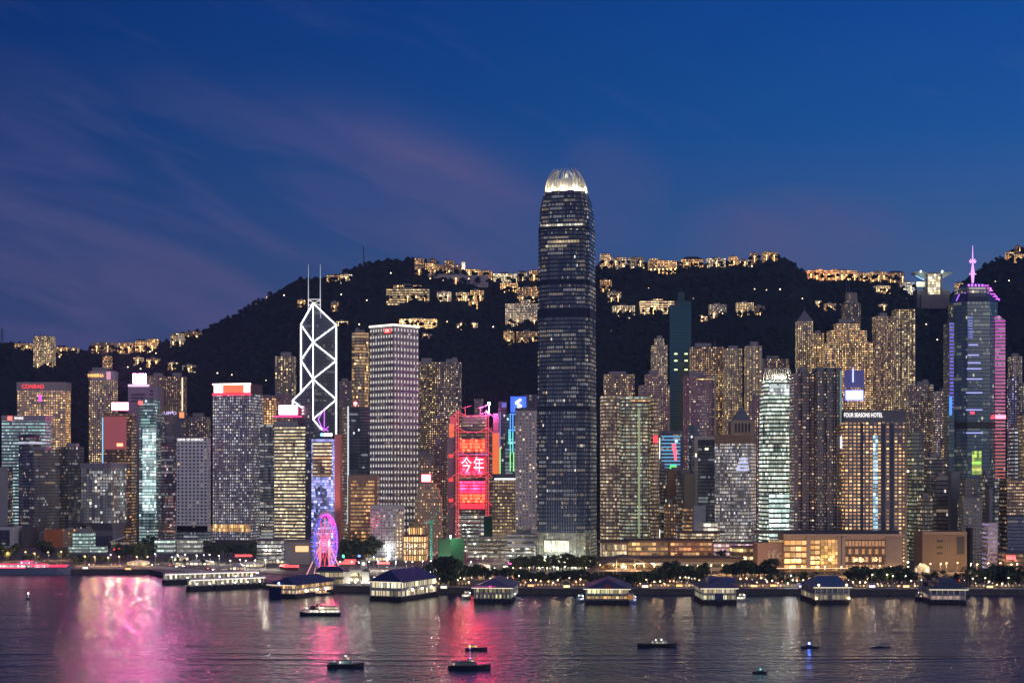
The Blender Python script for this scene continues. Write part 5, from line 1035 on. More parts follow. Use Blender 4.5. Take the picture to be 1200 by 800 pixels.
# harbour mall, right part, under the hotel
def mall():
    d = 1604; k = d/FPX; zb = 4; cx = PX(976, d); x = lambda px: (px-976)*k; z = lambda py: PZ(py, d)-zb
    r = thing('shopping_mall', 'long cream shopping mall with tall amber lit glass fronts below the hotel', 'shopping mall', (cx, d, zb))
    cream = mat('cream_stone', (.46, .38, .32), .75); ribm = mat('cream_rib', (.42, .36, .32), .7)
    MB().box(x(919), x(1057), 1.5, 40, 0, z(628)).build('main_block', cream, r)
    MB().box(x(889), x(918.8), 6, 40, 0, z(636)).build('end_wall', mat('rose_stone', (.36, .25, .22), .8), r)
    MB().box(x(919), x(1060), -.6, 41, z(628)+.01, z(625.5)).build('roof_edge', mat('roof_edge_cream', (.45, .36, .30), .7), r)
    MB().box(x(890), x(1056), 8, 38, z(625.5)+.02, z(622)).build('roof_garden_wall', DARK, r)
    a1 = facade('shop', wall=(.30, .17, .09), a=(1, .46, .13), b=(1, .62, .26), st=1.25, lit=1.6, ww=.92, wh=.7, row=.15)[0]
    a2 = facade('shop', wall=(.40, .25, .10), a=(1, .46, .11), b=(1, .56, .2), st=1.1, lit=2.5, ww=.9, wh=.93, row=0)[0]
    a3 = facade('shop', wall=(.12, .08, .06), glass=(.06, .05, .04), a=(1, .42, .16), b=(1, .6, .3), st=1.05, lit=.95, ww=.86, wh=.66, row=.1)[0]
    def pane(x0, x1, y0, y1, m, fh, bw, nm='glass_front'): return MB().box(x(x0), x(x1), .9, 1.45, z(y1), z(y0), 0, 0, fh, bw).build(nm, m, r)
    pane(919.5, 946, 632, 668, a1, 6, 5.5); pane(949, 961, 632, 668, a1, 5, 5); pane(962, 983, 632, 668, a2, 3, 3.2, 'atrium_glass')
    for k_ in range(6): pane(991+k_*7.8, 998+k_*7.8, 632, 669, a3, 7.6, 3, 'shop_window')
    for px in (947.5, 984, 988): MB().box(x(px)-2, x(px)+2, -.2, .88, 0, z(629)).build('stone_pier', ribm, r)
    MB().box(x(1038), x(1057), .6, 1.48, z(659), z(629)).build('ribbed_panel', mat('ribbed_grey', (.36, .33, .33), .6), r)
    rb = MB()
    for k_ in range(18): rb.box(x(1038.5)+k_*.86, x(1038.5)+k_*.86+.3, .3, .59, z(659), z(629))
    rb.build('panel_rib', ribm, r)
    text('ifc', r, (x(910), 5.6, z(650)), 9, mat('grey_letter', (.55, .52, .5), .4), 15)
    MB().box(x(903), x(931), 5, 12, z(636)+.01, z(632)).build('terrace_lights', facade('shop', a=YEL, b=WARM, st=1.2)[0], r)
    MB().box(x(889), x(1057), -9, .2, 3.2, 4.0).build('canopy', mat('canopy_dark', (.10, .08, .07), .6), r)
    MB().tube((x(892), -9.2, 4.2), (x(1056), -9.2, 4.2), .22).build('canopy_light', lamp('canopy_warm', (1, .62, .35), 2.2), r)
    return r
mall()
# terraced mall, left part, with arched footbridge roof
def terraces():
    d = 1690; k = d/FPX; zb = 4; cx = PX(780, d); x = lambda px: (px-780)*k; z = lambda py: PZ(py, d)-zb
    r = thing('shopping_mall', 'terraced mall with dark flat roofs and amber lit restaurants right of the tallest tower', 'shopping mall', (cx, d, zb))
    st = mat('terrace_stone', (.34, .28, .22), .8); dk = mat('roof_dark', (.07, .055, .07), .7)
    def lvl(x0, x1, y0, y1, dy, lit, nm, roofover=0, fh=5, bw=4):
        MB().box(x(x0), x(x1), dy, dy+22, 0, z(y0), 0, 1, fh, bw).build(nm, [st, dk], r)
        if lit: MB().box(x(x0)+1, x(x1)-1, dy-.5, dy-.03, z(y1), z(y0)-1.2, 0, 0, fh, bw).build('lit_front', lit, r)
        if roofover: MB().box(x(x0)-2, x(x1)+2, dy-4, dy+22, z(y0)+.02, z(y0)+1.6).build('roof_slab', dk, r)
    W1 = facade('shop', a=YEL, b=WHITE, st=.9, lit=1.5, ww=.85, wh=.8)[0]; W2 = facade('shop', a=AMBER, b=WARM, st=1.1, lit=.9, wh=.6)[0]; W3 = facade('shop', a=(1, .3, .12), b=WARM, st=.9, lit=.6, wh=.55, wall=(.4, .2, .14))[0]
    lvl(700, 860, 651, 663, -60, W2, 'lower_terrace', 1, 6, 5)
    lvl(694, 772, 653, 658, -72, facade('shop', a=WHITE, b=YEL, st=1.3, lit=2, ww=.96, wh=.75)[0], 'front_gallery', 0, 6, 9)
    lvl(770, 862, 653, 662, -70, facade('bands', wall=(.3, .32, .28), a=(.8, 1, .8), b=WHITE, lit=.25, st=.5)[0], 'glass_gallery', 0)
    lvl(703, 733, 634, 651, -30, W1, 'glass_pavilion', 1, 8, 2.4)
    lvl(733, 782, 632, 650, -20, W2, 'upper_terrace', 1)
    lvl(782, 832, 632, 650, -24, W3, 'red_terrace', 1)
    lvl(832, 880, 634, 650, -22, facade('shop', a=YEL, b=(1, .5, .8), st=.7, lit=.8)[0], 'right_terrace', 0)
    MB().box(x(798), x(842), -8, 12, z(632)+.02, z(624)).build('roof_pavilion', [facade('shop', a=WARM, b=WHITE, st=.9)[0], dk], r)
    MB().box(x(790), x(848), -11, 13, z(624)+.02, z(622)).build('roof_slab', dk, r)
    return r
terraces()
r, p, H, w, dp = T(855, 890, 640, 1640, 'shop', 'curved mall wing with two bright yellow window rows left of the cream mall', 'shopping mall', 'shopping_mall', dep=30, shape='bow', kw=dict(a=YEL, b=WARM, wh=.4, lit=1.2, ww=1, fh=8, wall=(.34, .26, .2), st=1.1), roof='flat')
def arch_bridge():
    d = 1575; k = d/FPX; cx = PX(732, d); x = lambda px: (px-732)*k
    r = thing('footbridge', 'broad arched canopy roof over a footbridge left of the terraced mall', 'footbridge', (cx, d, 4))
    n = 24; xs = [x(690)+(x(775)-x(690))*i/n for i in range(n+1)]; zf = lambda i: PZ(671, d)-4+15.5*sin(pi*i/n)**.9
    b = MB()
    for i in range(n):
        b.face([(xs[i], -16, zf(i)), (xs[i+1], -16, zf(i+1)), (xs[i+1], 14, zf(i+1)+1.5), (xs[i], 14, zf(i)+1.5)]); b.face([(xs[i], -16, zf(i)-1.3), (xs[i+1], -16, zf(i+1)-1.3), (xs[i+1], -16, zf(i+1)), (xs[i], -16, zf(i))])
        b.face([(xs[i], -16, zf(i)-1.3), (xs[i], 14, zf(i)+.2), (xs[i+1], 14, zf(i+1)+.2), (xs[i+1], -16, zf(i+1)-1.3)])
    b.build('arched_roof', mat('bronze_roof', (.20, .15, .125), .5, .2), r)
    MB().box(xs[2], xs[-3], -12, 10, 3, 4.4).build('deck', CONC, r); MB().box(xs[4], xs[-5], 6, 7, 4.5, 9, 0, 0, 5, 4).build('lit_passage', facade('shop', a=AMBER, b=WARM, st=.28, lit=.4)[0], r)
    for i in (3, 9, 15, 21): MB().tube((xs[i], -10, 0), (xs[i], -10, zf(i)-1.3), .6).build('column', CONC, r)
    for i in (11, 12): MB().ball((xs[i], -6, 7), .8).build('hanging_lamp', lamp('lamp_warm_white', (1, .8, .5), 12, True), r)
arch_bridge()
# ------------------------------------------------------------------ houses on the hill
def house(x0, x1, yt, yb, label, lit=.75, st=1.9, a=AMBER, b=WARM, wall=(.17, .14, .125), cat='house', name='hillside_house', style='house', shape='box', roof='flat', lampn=0, **kw):
    px = (x0+x1)/2; d = min(hill_d(px, yb), DR-10)-4; h = (PZ(yt, d)-PZ(yb, d))*(.88 if shape == 'box' else 1); w = (x1-x0)*d/FPX; z0 = min(terr(px, d, False), PZ(yb, d))
    r = thing(name, label, cat, (PX(px, d), d-6, PZ(yb, d)), 0, 'houses and blocks on the dark hillside')
    m, fh, bw = facade(style, lit=lit, st=st, a=a, b=b, wall=wall, **kw); dep = max(10, min(22, w*.5))
    MB().prism(plan(shape, w, dep), -14, h, 0, 1, fh, bw).build('wall', [m, ROOF], r)
    hr = random.Random(int(x0*31+yt))
    if w > 30 and shape == 'box':
        for q in range(int(w/30)):
            ww_ = w*hr.uniform(.16, .3); xx = hr.uniform(-w/2+ww_/2, w/2-ww_/2); hh = h*hr.choice((.55, .7, 1.12, 1.22)); yy = -hr.uniform(2, 5) if hh < h else hr.uniform(2, 4)
            MB().prism([(xx-ww_/2, yy), (xx+ww_/2, yy), (xx+ww_/2, yy+dep*.7), (xx-ww_/2, yy+dep*.7)], -14, hh, 0, 1, fh, bw, u0=7+q*5).build('wing', [m, ROOF], r)
    if roof == 'hip':
        q = [(-w/2-1, -1), (w/2+1, -1), (w/2+1, dep+1), (-w/2-1, dep+1)]; bb = MB(); t0, t1 = (-w*.25, dep/2, h+w*.14), (w*.25, dep/2, h+w*.14)
        Q = [(*p, h+.02) for p in q]; bb.face([Q[0], Q[1], t1, t0]); bb.face([Q[1], Q[2], t1]); bb.face([Q[2], Q[3], t0, t1]); bb.face([Q[3], Q[0], t0]); bb.build('roof', DARK, r)
    elif w > 12: MB().box(-w*.2, w*.12, dep*.3, dep*.7, h+.01, h+3, bottom=False).build('roof_plant', CONC, r)
    lampn = lampn or (1 if w > 9 else 0)+int(w/26)
    gr = random.Random(int(x0*7+yb))
    for i in range(max(2, int(w/6))): GARDEN.append((PX(px, d)+gr.uniform(-.55, .55)*w, d-6-gr.uniform(6, 12), PZ(yb, d)+gr.uniform(-3.5, min(3.5, h*.28)), gr.uniform(2.4, 4.6)))
    for i in range(lampn):
        xx = -w/2+(i+.5)*w/lampn; MB().ball((xx, -3, 3), 1.3, 6, 4).tube((xx, -3, -8), (xx, -3, 2.6), .3, 4).build('forecourt_lamp', lamp('lamp_sodium', (1, .55, .2), 8, True), r)
    return r
A2 = 'apartment block'
H = house
H(40, 63, 394, 429, 'tall lit apartment block alone on the left end of the ridge', cat=A2, name='apartment_block', style='resid', shape='comb', lit=.6, wall=(.3, .27, .28), a=YEL, lampn=2)
H(18, 38, 402, 408, 'long low house with a few lights at the far left of the ridge', lit=.5)
H(66, 80, 406, 412, 'low garden house just right of the lone ridge block', lit=.6, roof='hip'); H(82, 93, 407, 412, 'low house with white lamps, second right of the lone ridge block', lit=.6, a=WHITE, lampn=1)
H(108, 134, 401, 408, 'dark flat roofed house row on the left ridge', lit=.25); H(138, 157, 401, 409, 'ridge house with one bright amber wing left of the bright ridge villas', lit=.55)
H(159, 172, 398, 408, 'left one of the bright gold ridge villas at left', lit=.9, st=2.4, roof='hip'); H(173, 186, 396, 408, 'right one of the bright gold ridge villas at left', lit=.95, st=2.6)
H(200, 216, 389, 403, 'pale ridge block at the foot of the steep left slope', lit=.5, a=WHITE, cat=A2); H(217, 236, 388, 396, 'dim ridge house half hidden right of the pale ridge block', lit=.35)
H(121, 131, 415, 434, 'slim block rising behind the slim gold lettered hotel', cat=A2, name='apartment_block', style='resid', lit=.5)
H(157, 168, 418, 424, 'small white lit house above the brightest left roof screen', a=WHITE, lit=.6); H(172, 188, 419, 426, 'small amber house right above the brightest left roof screen', lit=.5)
H(197, 209, 424, 430, 'scattered white lit house on the left lower slope', a=WHITE, lit=.6); H(214, 230, 427, 434, 'yellow green floodlit house on the left lower slope', a=(.9, 1, .4), lit=.7, lampn=1)
H(383, 398, 322, 328, 'amber villa on the ridge left of the hilltop mast', lit=.8, st=2.4, lampn=1); H(399, 413, 321, 327, 'white fronted villa on the ridge just left of the hilltop mast', lit=.7, a=WHITE)
H(312, 320, 347, 351, 'lone small house on the steep left slope', lit=.7); H(349, 358, 351, 357, 'orange lit house beside the left mast of the braced tower', lit=.9, a=AMBER); H(388, 397, 353, 361, 'small house right of the braced tower masts', lit=.5)
H(394, 408, 376, 380, 'long white lit terrace right of the braced tower shoulder', a=WHITE, st=2.6, lit=1); 
H(486, 497, 301, 319, 'left tall block of the hilltop cluster', cat=A2, lit=.55, style='resid', st=1.6, lampn=1); H(498, 506, 307, 320, 'narrow orange lit block of the hilltop cluster', lit=.8, cat=A2)
H(503, 511, 302, 312, 'dark grey block standing highest in the hilltop cluster', lit=.2, cat=A2); H(507, 520, 309, 320, 'amber middle block of the hilltop cluster', lit=.8, lampn=2); H(521, 532, 304, 320, 'mauve block of the hilltop cluster', lit=.5, cat=A2, style='resid'); H(533, 541, 310, 320, 'right block of the hilltop cluster', lit=.7)
H(541, 545, 306, 318, 'white floodlit slim tower on the hilltop', a=WHITE, b=WHITE, st=2.2, lit=1, ww=.9, wh=.9, wall=(.6, .6, .55), cat='small tower', name='small_tower')
H(546, 562, 315, 321, 'orange lit low wing right of the white hilltop tower', a=AMBER, lit=1, st=1.7, lampn=2); H(562, 577, 317, 322, 'red orange lit hall left of the domed pavilion', a=(1, .35, .1), lit=.9)
r = H(497, 572, 322, 329, 'long pale retaining wall building below the hilltop cluster', lit=.04, wall=(.42, .38, .4), ww=.3)
r = H(578, 606, 320, 328, 'pavilion with shallow dome and white lit arcade on the ridge', a=YEL, b=WHITE, lit=1.2, st=1.8, ww=.8)
MB().ball((0, 8, 12), 9, 14, 6, sz=.5).build('dome', mat('dome_grey', (.2, .22, .2), .6), r)
H(607, 618, 318, 326, 'small dark house with white porch right of the domed pavilion', a=WHITE, lit=.5, roof='hip'); H(620, 631, 316, 325, 'house with amber windows touching the tallest tower on the ridge', lit=.6)
H(453, 503, 337, 350, 'terraced hill hotel with long rows of warm windows below the ridge', style='shop', lit=1.1, a=YEL, b=WARM, st=1.1, wh=.5, fh=4.5, cat='hotel', name='hill_hotel', lampn=5)
H(461, 494, 334, 337.5, 'roof terrace house behind the terraced hill hotel', lit=.8)
H(512, 529, 341, 349, 'white walled house right of the terraced hill hotel', a=WHITE, lit=.5, wall=(.45, .42, .42)); H(534, 550, 342, 350, 'left half of a bright pair below the long pale wall', lit=.9, a=YEL, lampn=2); H(551, 567, 339, 350, 'right half of a bright pair below the long pale wall', lit=.85, lampn=2)
H(549, 560, 352, 358, 'small amber house under the bright pair', lit=.8)
H(586, 607, 331, 339, 'amber terrace row left of the tallest tower, below the domed pavilion', lit=.9, lampn=2); H(606, 631, 335, 351, 'orange lit stacked flats left of the tallest tower', lit=.7, cat=A2, style='resid', a=AMBER)
H(592, 631, 353, 378, 'broad pale apartment block lit warm on the slope left of the tallest tower', cat=A2, name='apartment_block', style='resid', lit=.8, st=1.3, a=WHITE, b=WARM, wall=(.4, .36, .32), lampn=4)
H(590, 603, 386, 401, 'lower orange lit block on the slope left of the tallest tower', cat=A2, lit=.85, style='resid', a=AMBER); H(605, 631, 387, 399, 'lower dim block on the slope touching the tallest tower', cat=A2, lit=.5, style='resid')
H(468, 512, 373, 379, 'long row of bright amber lights on the mid slope above the dotted grid tower', style='shop', lit=1.5, st=1.7, a=AMBER, b=YEL, fh=3, bw=3, lampn=5); H(490, 506, 391, 395, 'short lit terrace right of the dotted grid tower', lit=.9, wall=(.4, .33, .3)); H(535, 546, 379, 382, 'tiny white lit lodge on the mid slope', a=WHITE); H(551, 560, 378, 382, 'second tiny lodge on the mid slope with a cool lamp', a=COOL)
# right of the tallest tower
H(703, 716, 296, 310, 'tall lit ridge block directly right of the tallest tower', cat=A2, style='resid', lit=.8, a=WARM, wall=(.3, .26, .24)); H(717, 734, 301, 309, 'long white lit ridge block, second right of the tallest tower', lit=.75, a=WHITE, b=WARM); H(736, 755, 301, 309, 'dim white ridge block, third right of the tallest tower', lit=.5, a=WHITE)
H(760, 793, 304, 318, 'bright orange ridge apartment row with a line of forecourt lamps', lit=.85, st=2.2, cat=A2, name='apartment_block', lampn=7)
H(798, 824, 303, 311, 'long ridge villa with hipped roof and steady orange windows', lit=.8, roof='hip'); H(828, 850, 302, 310, 'ridge house with white upper lights right of the hipped ridge villa', lit=.8, a=WHITE, lampn=1); H(854, 865, 300, 309, 'small ridge house with a round bay left of the paired cool lamps', lit=.9); H(866, 878, 304, 310, 'low ridge house behind the paired cool lamps', lit=.7, a=WHITE)
H(879, 888, 296, 303, 'left dark rooftop house on the knoll right of the ridge row', lit=.5, a=AMBER); H(893, 911, 295, 302, 'right dark rooftop house on the knoll, capped with a flat roof', lit=.5)
H(703, 717, 327, 338, 'house with two strong orange forecourt lamps right of the tallest tower', lit=.5, lampn=2); H(712, 728, 341, 350, 'white stepped houses right of the tallest tower', a=WHITE, lit=.5); H(718, 744, 357, 367, 'white and amber terrace under the white stepped houses', lit=.7, a=WHITE, cat=A2)
H(750, 790, 351, 365, 'long amber glowing apartment terrace left of the dark green tower top', style='shop', lit=1.3, st=1.5, a=(1, .56, .3), b=YEL, fh=4, bw=3, wh=.5, cat=A2, name='apartment_block', lampn=4)
H(831, 851, 355, 370, 'grey white block on the slope right of the dark green tower', cat=A2, lit=.4, wall=(.4, .38, .4), style='resid', a=WHITE); H(863, 883, 353, 367, 'cream floodlit block on the slope right of the dark green tower', cat=A2, lit=.85, a=YEL, wall=(.5, .42, .32), style='resid', lampn=2); H(884, 896, 358, 365, 'grey house leaning against the cream floodlit block', lit=.15)
H(815, 829, 370.5, 373.5, 'short lit terrace road house below the grey white block', lit=1, a=WHITE)
H(946, 974, 316, 324, 'left part of a red orange lit hilltop terrace', style='shop', lit=1.4, st=1.5, a=(1, .3, .08), b=(1, .45, .15), fh=4, bw=4, lampn=4); H(975, 1004, 316, 325, 'right part of a red orange lit hilltop terrace with white masts', style='shop', lit=1.3, st=1.5, a=(1, .36, .1), b=WARM, fh=4, bw=4, lampn=4)
H(1005, 1018, 319, 327, 'amber house between the red orange terrace and the bowl shaped building', lit=.9, lampn=1); H(1019, 1038, 318, 326, 'orange lamp lined house, second left of the bowl shaped building', lit=.8, a=AMBER, lampn=3); H(1040, 1059, 319, 327, 'dark roofed house with a red orange lamp row left of the bowl shaped building', lit=.6, a=(1, .4, .15), lampn=4, roof='hip')
H(1024, 1043, 335, 342, 'pale round ended restaurant house below the red orange terrace', lit=.8, a=YEL, wall=(.45, .36, .28), shape='cham', roof='hip'); H(1054, 1071, 330, 338, 'white lit wing joined to the left of the bowl shaped building', a=COOL, b=WHITE, lit=1); H(1119, 1128, 331, 339, 'small orange lit house right of the bowl shaped building', lit=.9, a=AMBER, lampn=1)
H(955, 962, 352, 357, 'tiny white house left of the high tower with twin aerials', a=WHITE); H(966, 979, 355, 362, 'pale garden house left of the high tower with twin aerials', lit=.5, wall=(.4, .34, .3)); H(1030, 1040, 356, 361, 'small white house right of the high tower with twin aerials', a=WHITE, lit=.6)
H(1189, 1198, 288, 294, 'dark block on the very summit at the right edge', lit=.15); H(1178, 1188, 295, 301, 'amber houses just below the right summit', lit=.9, lampn=1); H(1189, 1199, 297, 305, 'bright lit house at the right edge below the summit', lit=.9, lampn=1)
forest()
# single lamps along hill roads
hl_pole = MB().tube((0, 0, 0), (0, 0, 7), .15, 5); hl = thing('street_lamp', 'small lamp glowing on a dark road of the hillside', 'street lamp', (0, 0, 0), 0, 'lamps on the hill roads')
hl_pole.build('pole', STEEL, hl); MB().ball((0, 0, 7.6), 1.15, 6, 4).build('lamp_head', lamp('hill_lamp', (1, .78, .48), 6), hl)
spots = [(255, 437), (272, 439), (289, 441), (312, 446), (318, 350), (233, 428), (205, 436), (222, 440), (176, 412), (183, 414), (443, 318), (458, 320), (476, 321), (421, 380, 1), (537, 383), (524, 377), (556, 381, 1), (578, 383), (881, 312, 1), (887.5, 312, 1), (779, 341), (862, 341), (884, 339), (898, 340), (914, 339), (956, 354), (1000, 350), (1045, 352), (1034, 357), (1062, 350), (1085, 380), (1098, 398), (1112, 384), (1150, 331), (1166, 330), (1182, 329), (1050, 345), (975, 362), (985, 357), (866, 358), (742, 345), (760, 338), (716, 388), (741, 388), (812, 350), (645, 330), (1136, 336), (1058, 348), (400, 345), (372, 342), (301, 356), (333, 346), (430, 352), (70, 418), (52, 423), (98, 416), (25, 411), (150, 430), (165, 432), (240, 441), (1186, 318), (940, 350), (928, 347), (905, 328)]
spots.sort(); ZONE = [(0, 'left hill shoulder'), (245, 'slope around the braced tower'), (410, 'slope below the hilltop mast'), (636, 'slope right of the tallest tower'), (850, 'slope around the pointed tower'), (990, 'slope by the bowl shaped building'), (1100, 'far right slope')]
zof = lambda px: max(k for k, z in enumerate(ZONE) if px >= z[0])
for i, s in enumerate(spots):
    px, py = s[:2]; d = hill_d(px, py); loc = (PX(px, d), d-2, PZ(py, d)-7.6)
    same = [q for q in spots if zof(q[0]) == zof(px)]; lab = nth('small road lamp on the dark '+ZONE[zof(px)][1], same.index(s), len(same))
    if i == 0: hl.location = loc; hl['label'] = lab
    else: dup(hl, loc, label=lab)
# bowl shaped viewing building on the saddle
def bowl():
    d = 3230; k = d/FPX; cx = PX(1094, d); zb = PZ(352, d)-10; z = lambda py: PZ(py, d)-zb; x = lambda px: (px-1094)*k
    r = thing('viewing_building', 'bowl shaped viewing building with wide upturned wings on the hill saddle', 'viewing building', (cx, d, zb))
    n = 14; b = MB(); lo, hi = [], []
    for i in range(n+1):
        t = -1+2*i/n; xx = x(1094+22.5*t); lo.append((xx, PZ(319.6+10.5*(1-abs(t)**1.25), d)-zb)); hi.append((xx, PZ(319.2-.4*abs(t), d)-zb))
    for i in range(n):
        for y0, y1, s in ((0, 26, 1),):
            b.face([(lo[i][0], y0, lo[i][1]), (lo[i+1][0], y0, lo[i+1][1]), (hi[i+1][0], y0, hi[i+1][1]+.4), (hi[i][0], y0, hi[i][1]+.4)])
            b.face([(lo[i][0], y1, lo[i][1]), (hi[i][0], y1, hi[i][1]+.4), (hi[i+1][0], y1, hi[i+1][1]+.4), (lo[i+1][0], y1, lo[i+1][1])])
            b.face([(lo[i][0], y0, lo[i][1]), (lo[i][0], y1, lo[i][1]), (lo[i+1][0], y1, lo[i+1][1]), (lo[i+1][0], y0, lo[i+1][1])]); b.face([(hi[i][0], y0, hi[i][1]+.4), (hi[i+1][0], y0, hi[i+1][1]+.4), (hi[i+1][0], y1, hi[i+1][1]+.4), (hi[i][0], y1, hi[i][1]+.4)])
    b.build('bowl_roof', mat('bowl_metal', (.42, .46, .40), .5), r)
    MB().box(x(1087), x(1101.5), -2, 20, 0, z(321), 0, 1, 5, 4).build('lit_core', [facade('shop', wall=(.4, .36, .28), a=YEL, b=WHITE, st=1.6, lit=2.5, ww=.92, wh=.8)[0], ROOF], r)
    for a, c in ((1084.5, 1087), (1101.5, 1104)): MB().box(x(a), x(c), -3, 18, 0, z(322)).build('pylon', mat('pylon_concrete', (.14, .13, .15), .8), r)
    MB().box(x(1075), x(1113), 2, 34, -6, z(339)).build('base_terrace', mat('base_concrete', (.20, .17, .18), .8), r)
    MB().box(x(1079), x(1109), -4, 1.9, -6, z(345)).build('lower_terrace', mat('base_concrete', (.20, .17, .18), .8), r)
    for px in (1079, 1104): MB().ball((x(px), -1, z(318)), 1.5).build('roof_floodlight', lamp('flood_cool', (.9, 1, .92), 14, True), r)
    MB().box(x(1074), x(1084), 1, 1.8, z(336), z(330)).build('lit_lobby', lamp('lobby_warm', (1, .9, .5), .8), r)
    for px in (1078, 1110): point(r, (x(px), -9, z(331)), 9000, (.9, 1, .85), 1.0, 'wing_fill_light')  # added fill lights that brighten the upturned wings
    MB().tube((x(1073), -1, z(323)), (x(1083), -1, z(328)), .8).build('blue_edge_light', lamp('edge_sky_blue', (.15, .5, 1), 2), r)
bowl()
def mast(px, yt, yb, label, rad=1.6):
    d = hill_d(px, yb) if yb < 320 else DR-20; d = DR-20; zb = PZ(yb, d)-4
    r = thing('radio_mast', label, 'radio mast', (PX(px, d), d, zb)); Hh = PZ(yt, d)-zb; b = MB()
    for a in range(3):
        c, s = cos(2*pi*a/3), sin(2*pi*a/3); b.tube((rad*c, rad*s, 0), (rad*.3*c, rad*.3*s, Hh), .45, 5)
    for j in range(8): b.tube((rad*(1-.09*j), 0, Hh*j/8), (-rad*.5*(1-.09*j), rad*.8*(1-.09*j), Hh*(j+1)/8), .25, 4)
    b.build('lattice', mat('mast_paint', (.04, .04, .06), .6), r); MB().ball((0, 0, Hh), .8).build('obstruction_lamp', lamp('dim_red', (1, .1, .1), .6), r)
mast(426, 288, 312, 'thin dark mast standing on the hilltop left of the lit cluster'); mast(2.5, 384, 405, 'short dark mast on the ridge at the left edge', 3.0); mast(614, 316, 326, 'short mast on the ridge near the tallest tower', 1.0)
# ------------------------------------------------------------------ boats
def hull(b, L, B, Hh, bow=.28, mi=0, z0=-.6):
    """boat hull along x, bow at +x"""
    S = [(-.5, .86, .9), (-.3, 1, .86), (.1, 1, .86), (.5-bow*.6, .82, .95), (.5-bow*.22, .45, 1.08), (.5, .04, 1.22)]; rings = []
    for t, wd, hz in S: rings.append([(t*L, -B/2*wd, Hh*hz), (t*L*.985, -B/2*wd*.72, z0), (t*L*.985, B/2*wd*.72, z0), (t*L, B/2*wd, Hh*hz)])
    for A, C in zip(rings, rings[1:]):
        for i in range(3): b.face([A[i], A[i+1], C[i+1], C[i]], None, mi)
        b.face([A[3], A[0], C[0], C[3]], None, mi)
    b.face(rings[0][::-1], None, mi); return b
def boat(name, label, cat, px, py, L, B, Hh, rz, hcol, cabins, lights=(), mastz=0, group=None):
    d = GD(py, 0); r = thing(name, label, cat, (PX(px, d), d, 0), rz, group)
    hull(MB(), L, B, Hh).build('hull', mat('hull_paint', hcol, .45), r)
    for nm, x0, x1, wb, z0, z1, m in cabins:
        b = MB(); i = .06*(z1-z0); p = [(x0*L, -wb*B/2), (x1*L, -wb*B/2), (x1*L, wb*B/2), (x0*L, wb*B/2)]; q = [(x0*L+i, -wb*B/2+i), (x1*L-(z1-z0)*.25, -wb*B/2+i), (x1*L-(z1-z0)*.25, wb*B/2-i), (x0*L+i, wb*B/2-i)]
        b.prism(p, z0, z1, 0, 1, max(1.2, z1-z0), 1.6, q).build(nm, [m, mat('deck_paint', (.3, .3, .32), .6)], r)
    if mastz: MB().tube((0, 0, Hh), (0, 0, mastz), .14, 5, .07).tube((-.9, 0, mastz*.8), (.9, 0, mastz*.8), .07, 4).build('mast', DARK, r)
    for x, y, z, rad, m in lights: MB().ball((x*L, y*B, z), rad, 6, 4).build('deck_lamp', m, r)
    return r
BW = lambda **k: facade('shop', **dict(dict(wall=(.4, .4, .4), ww=.72, wh=.55, lit=1.3, a=WHITE, b=YEL, st=1.4), **k))[0]
LG, LW, LRD, LB = lamp('nav_green', (.4, 1, .8), 6, True), lamp('deck_white', (.95, 1, .95), 9, True), lamp('nav_red', (1, .1, .05), 7, True), lamp('nav_blue', (.1, .2, 1), 30, True)
r = boat('ferry', 'double deck harbour ferry with lit cream cabin, sailing left in mid harbour', 'ferry', 375, 720.5, 29, 8, 2.2, pi, (.03, .04, .05), [('main_deck', -.46, .30, .92, 1.9, 4.3, BW(wall=(.5, .52, .46), st=1.3, a=(1, 1, .75), b=WHITE)), ('upper_deck', -.44, .02, .88, 4.32, 6.3, BW(wall=(.45, .48, .42), wh=.7, ww=.8, a=(1, 1, .75), st=1.1)), ('wheel_house', .10, .24, .6, 4.32, 6.8, mat('dark_red_paint', (.16, .04, .05), .5))], [(.32, 0, 5, .3, LW)], 9)
MB().tube((2, 0, 6), (2, 0, 8.6), .7, 8).build('funnel', mat('funnel_red', (.2, .05, .05)), r)
boat('tugboat', 'dark tugboat with pale wheelhouse and lattice mast, nearest boat at lower left', 'tugboat', 405, 781, 19, 6.2, 1.9, .08, (.02, .03, .035), [('deck_house', -.18, .20, .62, 1.6, 3.6, BW(wall=(.3, .36, .36), lit=.55, a=(.6, 1, .9), b=COOL, st=.9)), ('wheel_house', -.06, .12, .5, 3.62, 5.6, BW(wall=(.3, .38, .38), lit=.35, a=COOL)), ('deck_cargo', -.44, -.22, .7, 1.6, 2.7, mat('cargo_teal', (.10, .17, .17), .7))], [(0, -.15, 5.9, .25, LW), (-.3, -.3, 3.2, .18, LG)], 9.5)
boat('patrol_launch', 'long dark launch with a low glazed cabin, nearest boat at lower centre', 'launch', 550, 783, 22, 5.5, 2.0, .04, (.015, .018, .03), [('cabin', -.40, .18, .72, 1.7, 3.5, BW(wall=(.10, .11, .15), glass=(.05, .06, .09), lit=.12, ww=.6)), ('bridge', -.05, .12, .6, 3.52, 4.9, BW(wall=(.12, .13, .17), lit=.25))], [(.02, -.1, 5.4, .25, lamp('lamp_blue_soft', (.2, .35, 1), 5))], 6.6)
boat('work_boat', 'small dark work boat with amber and violet lights just behind the dark launch', 'work boat', 558, 761, 12.5, 4, 1.5, .05, (.02, .02, .03), [('cabin', -.36, .06, .7, 1.3, 3.0, BW(wall=(.12, .12, .1), lit=.4, a=AMBER, st=1.2))], [(-.3, -.4, 2.2, .3, lamp('lamp_amber', (1, .6, .1), 9, True)), (0, 0, 6.6, .22, LRD), (-.28, -.5, .9, .22, lamp('lamp_violet', (.5, .1, 1), 8, True))], 6.2)
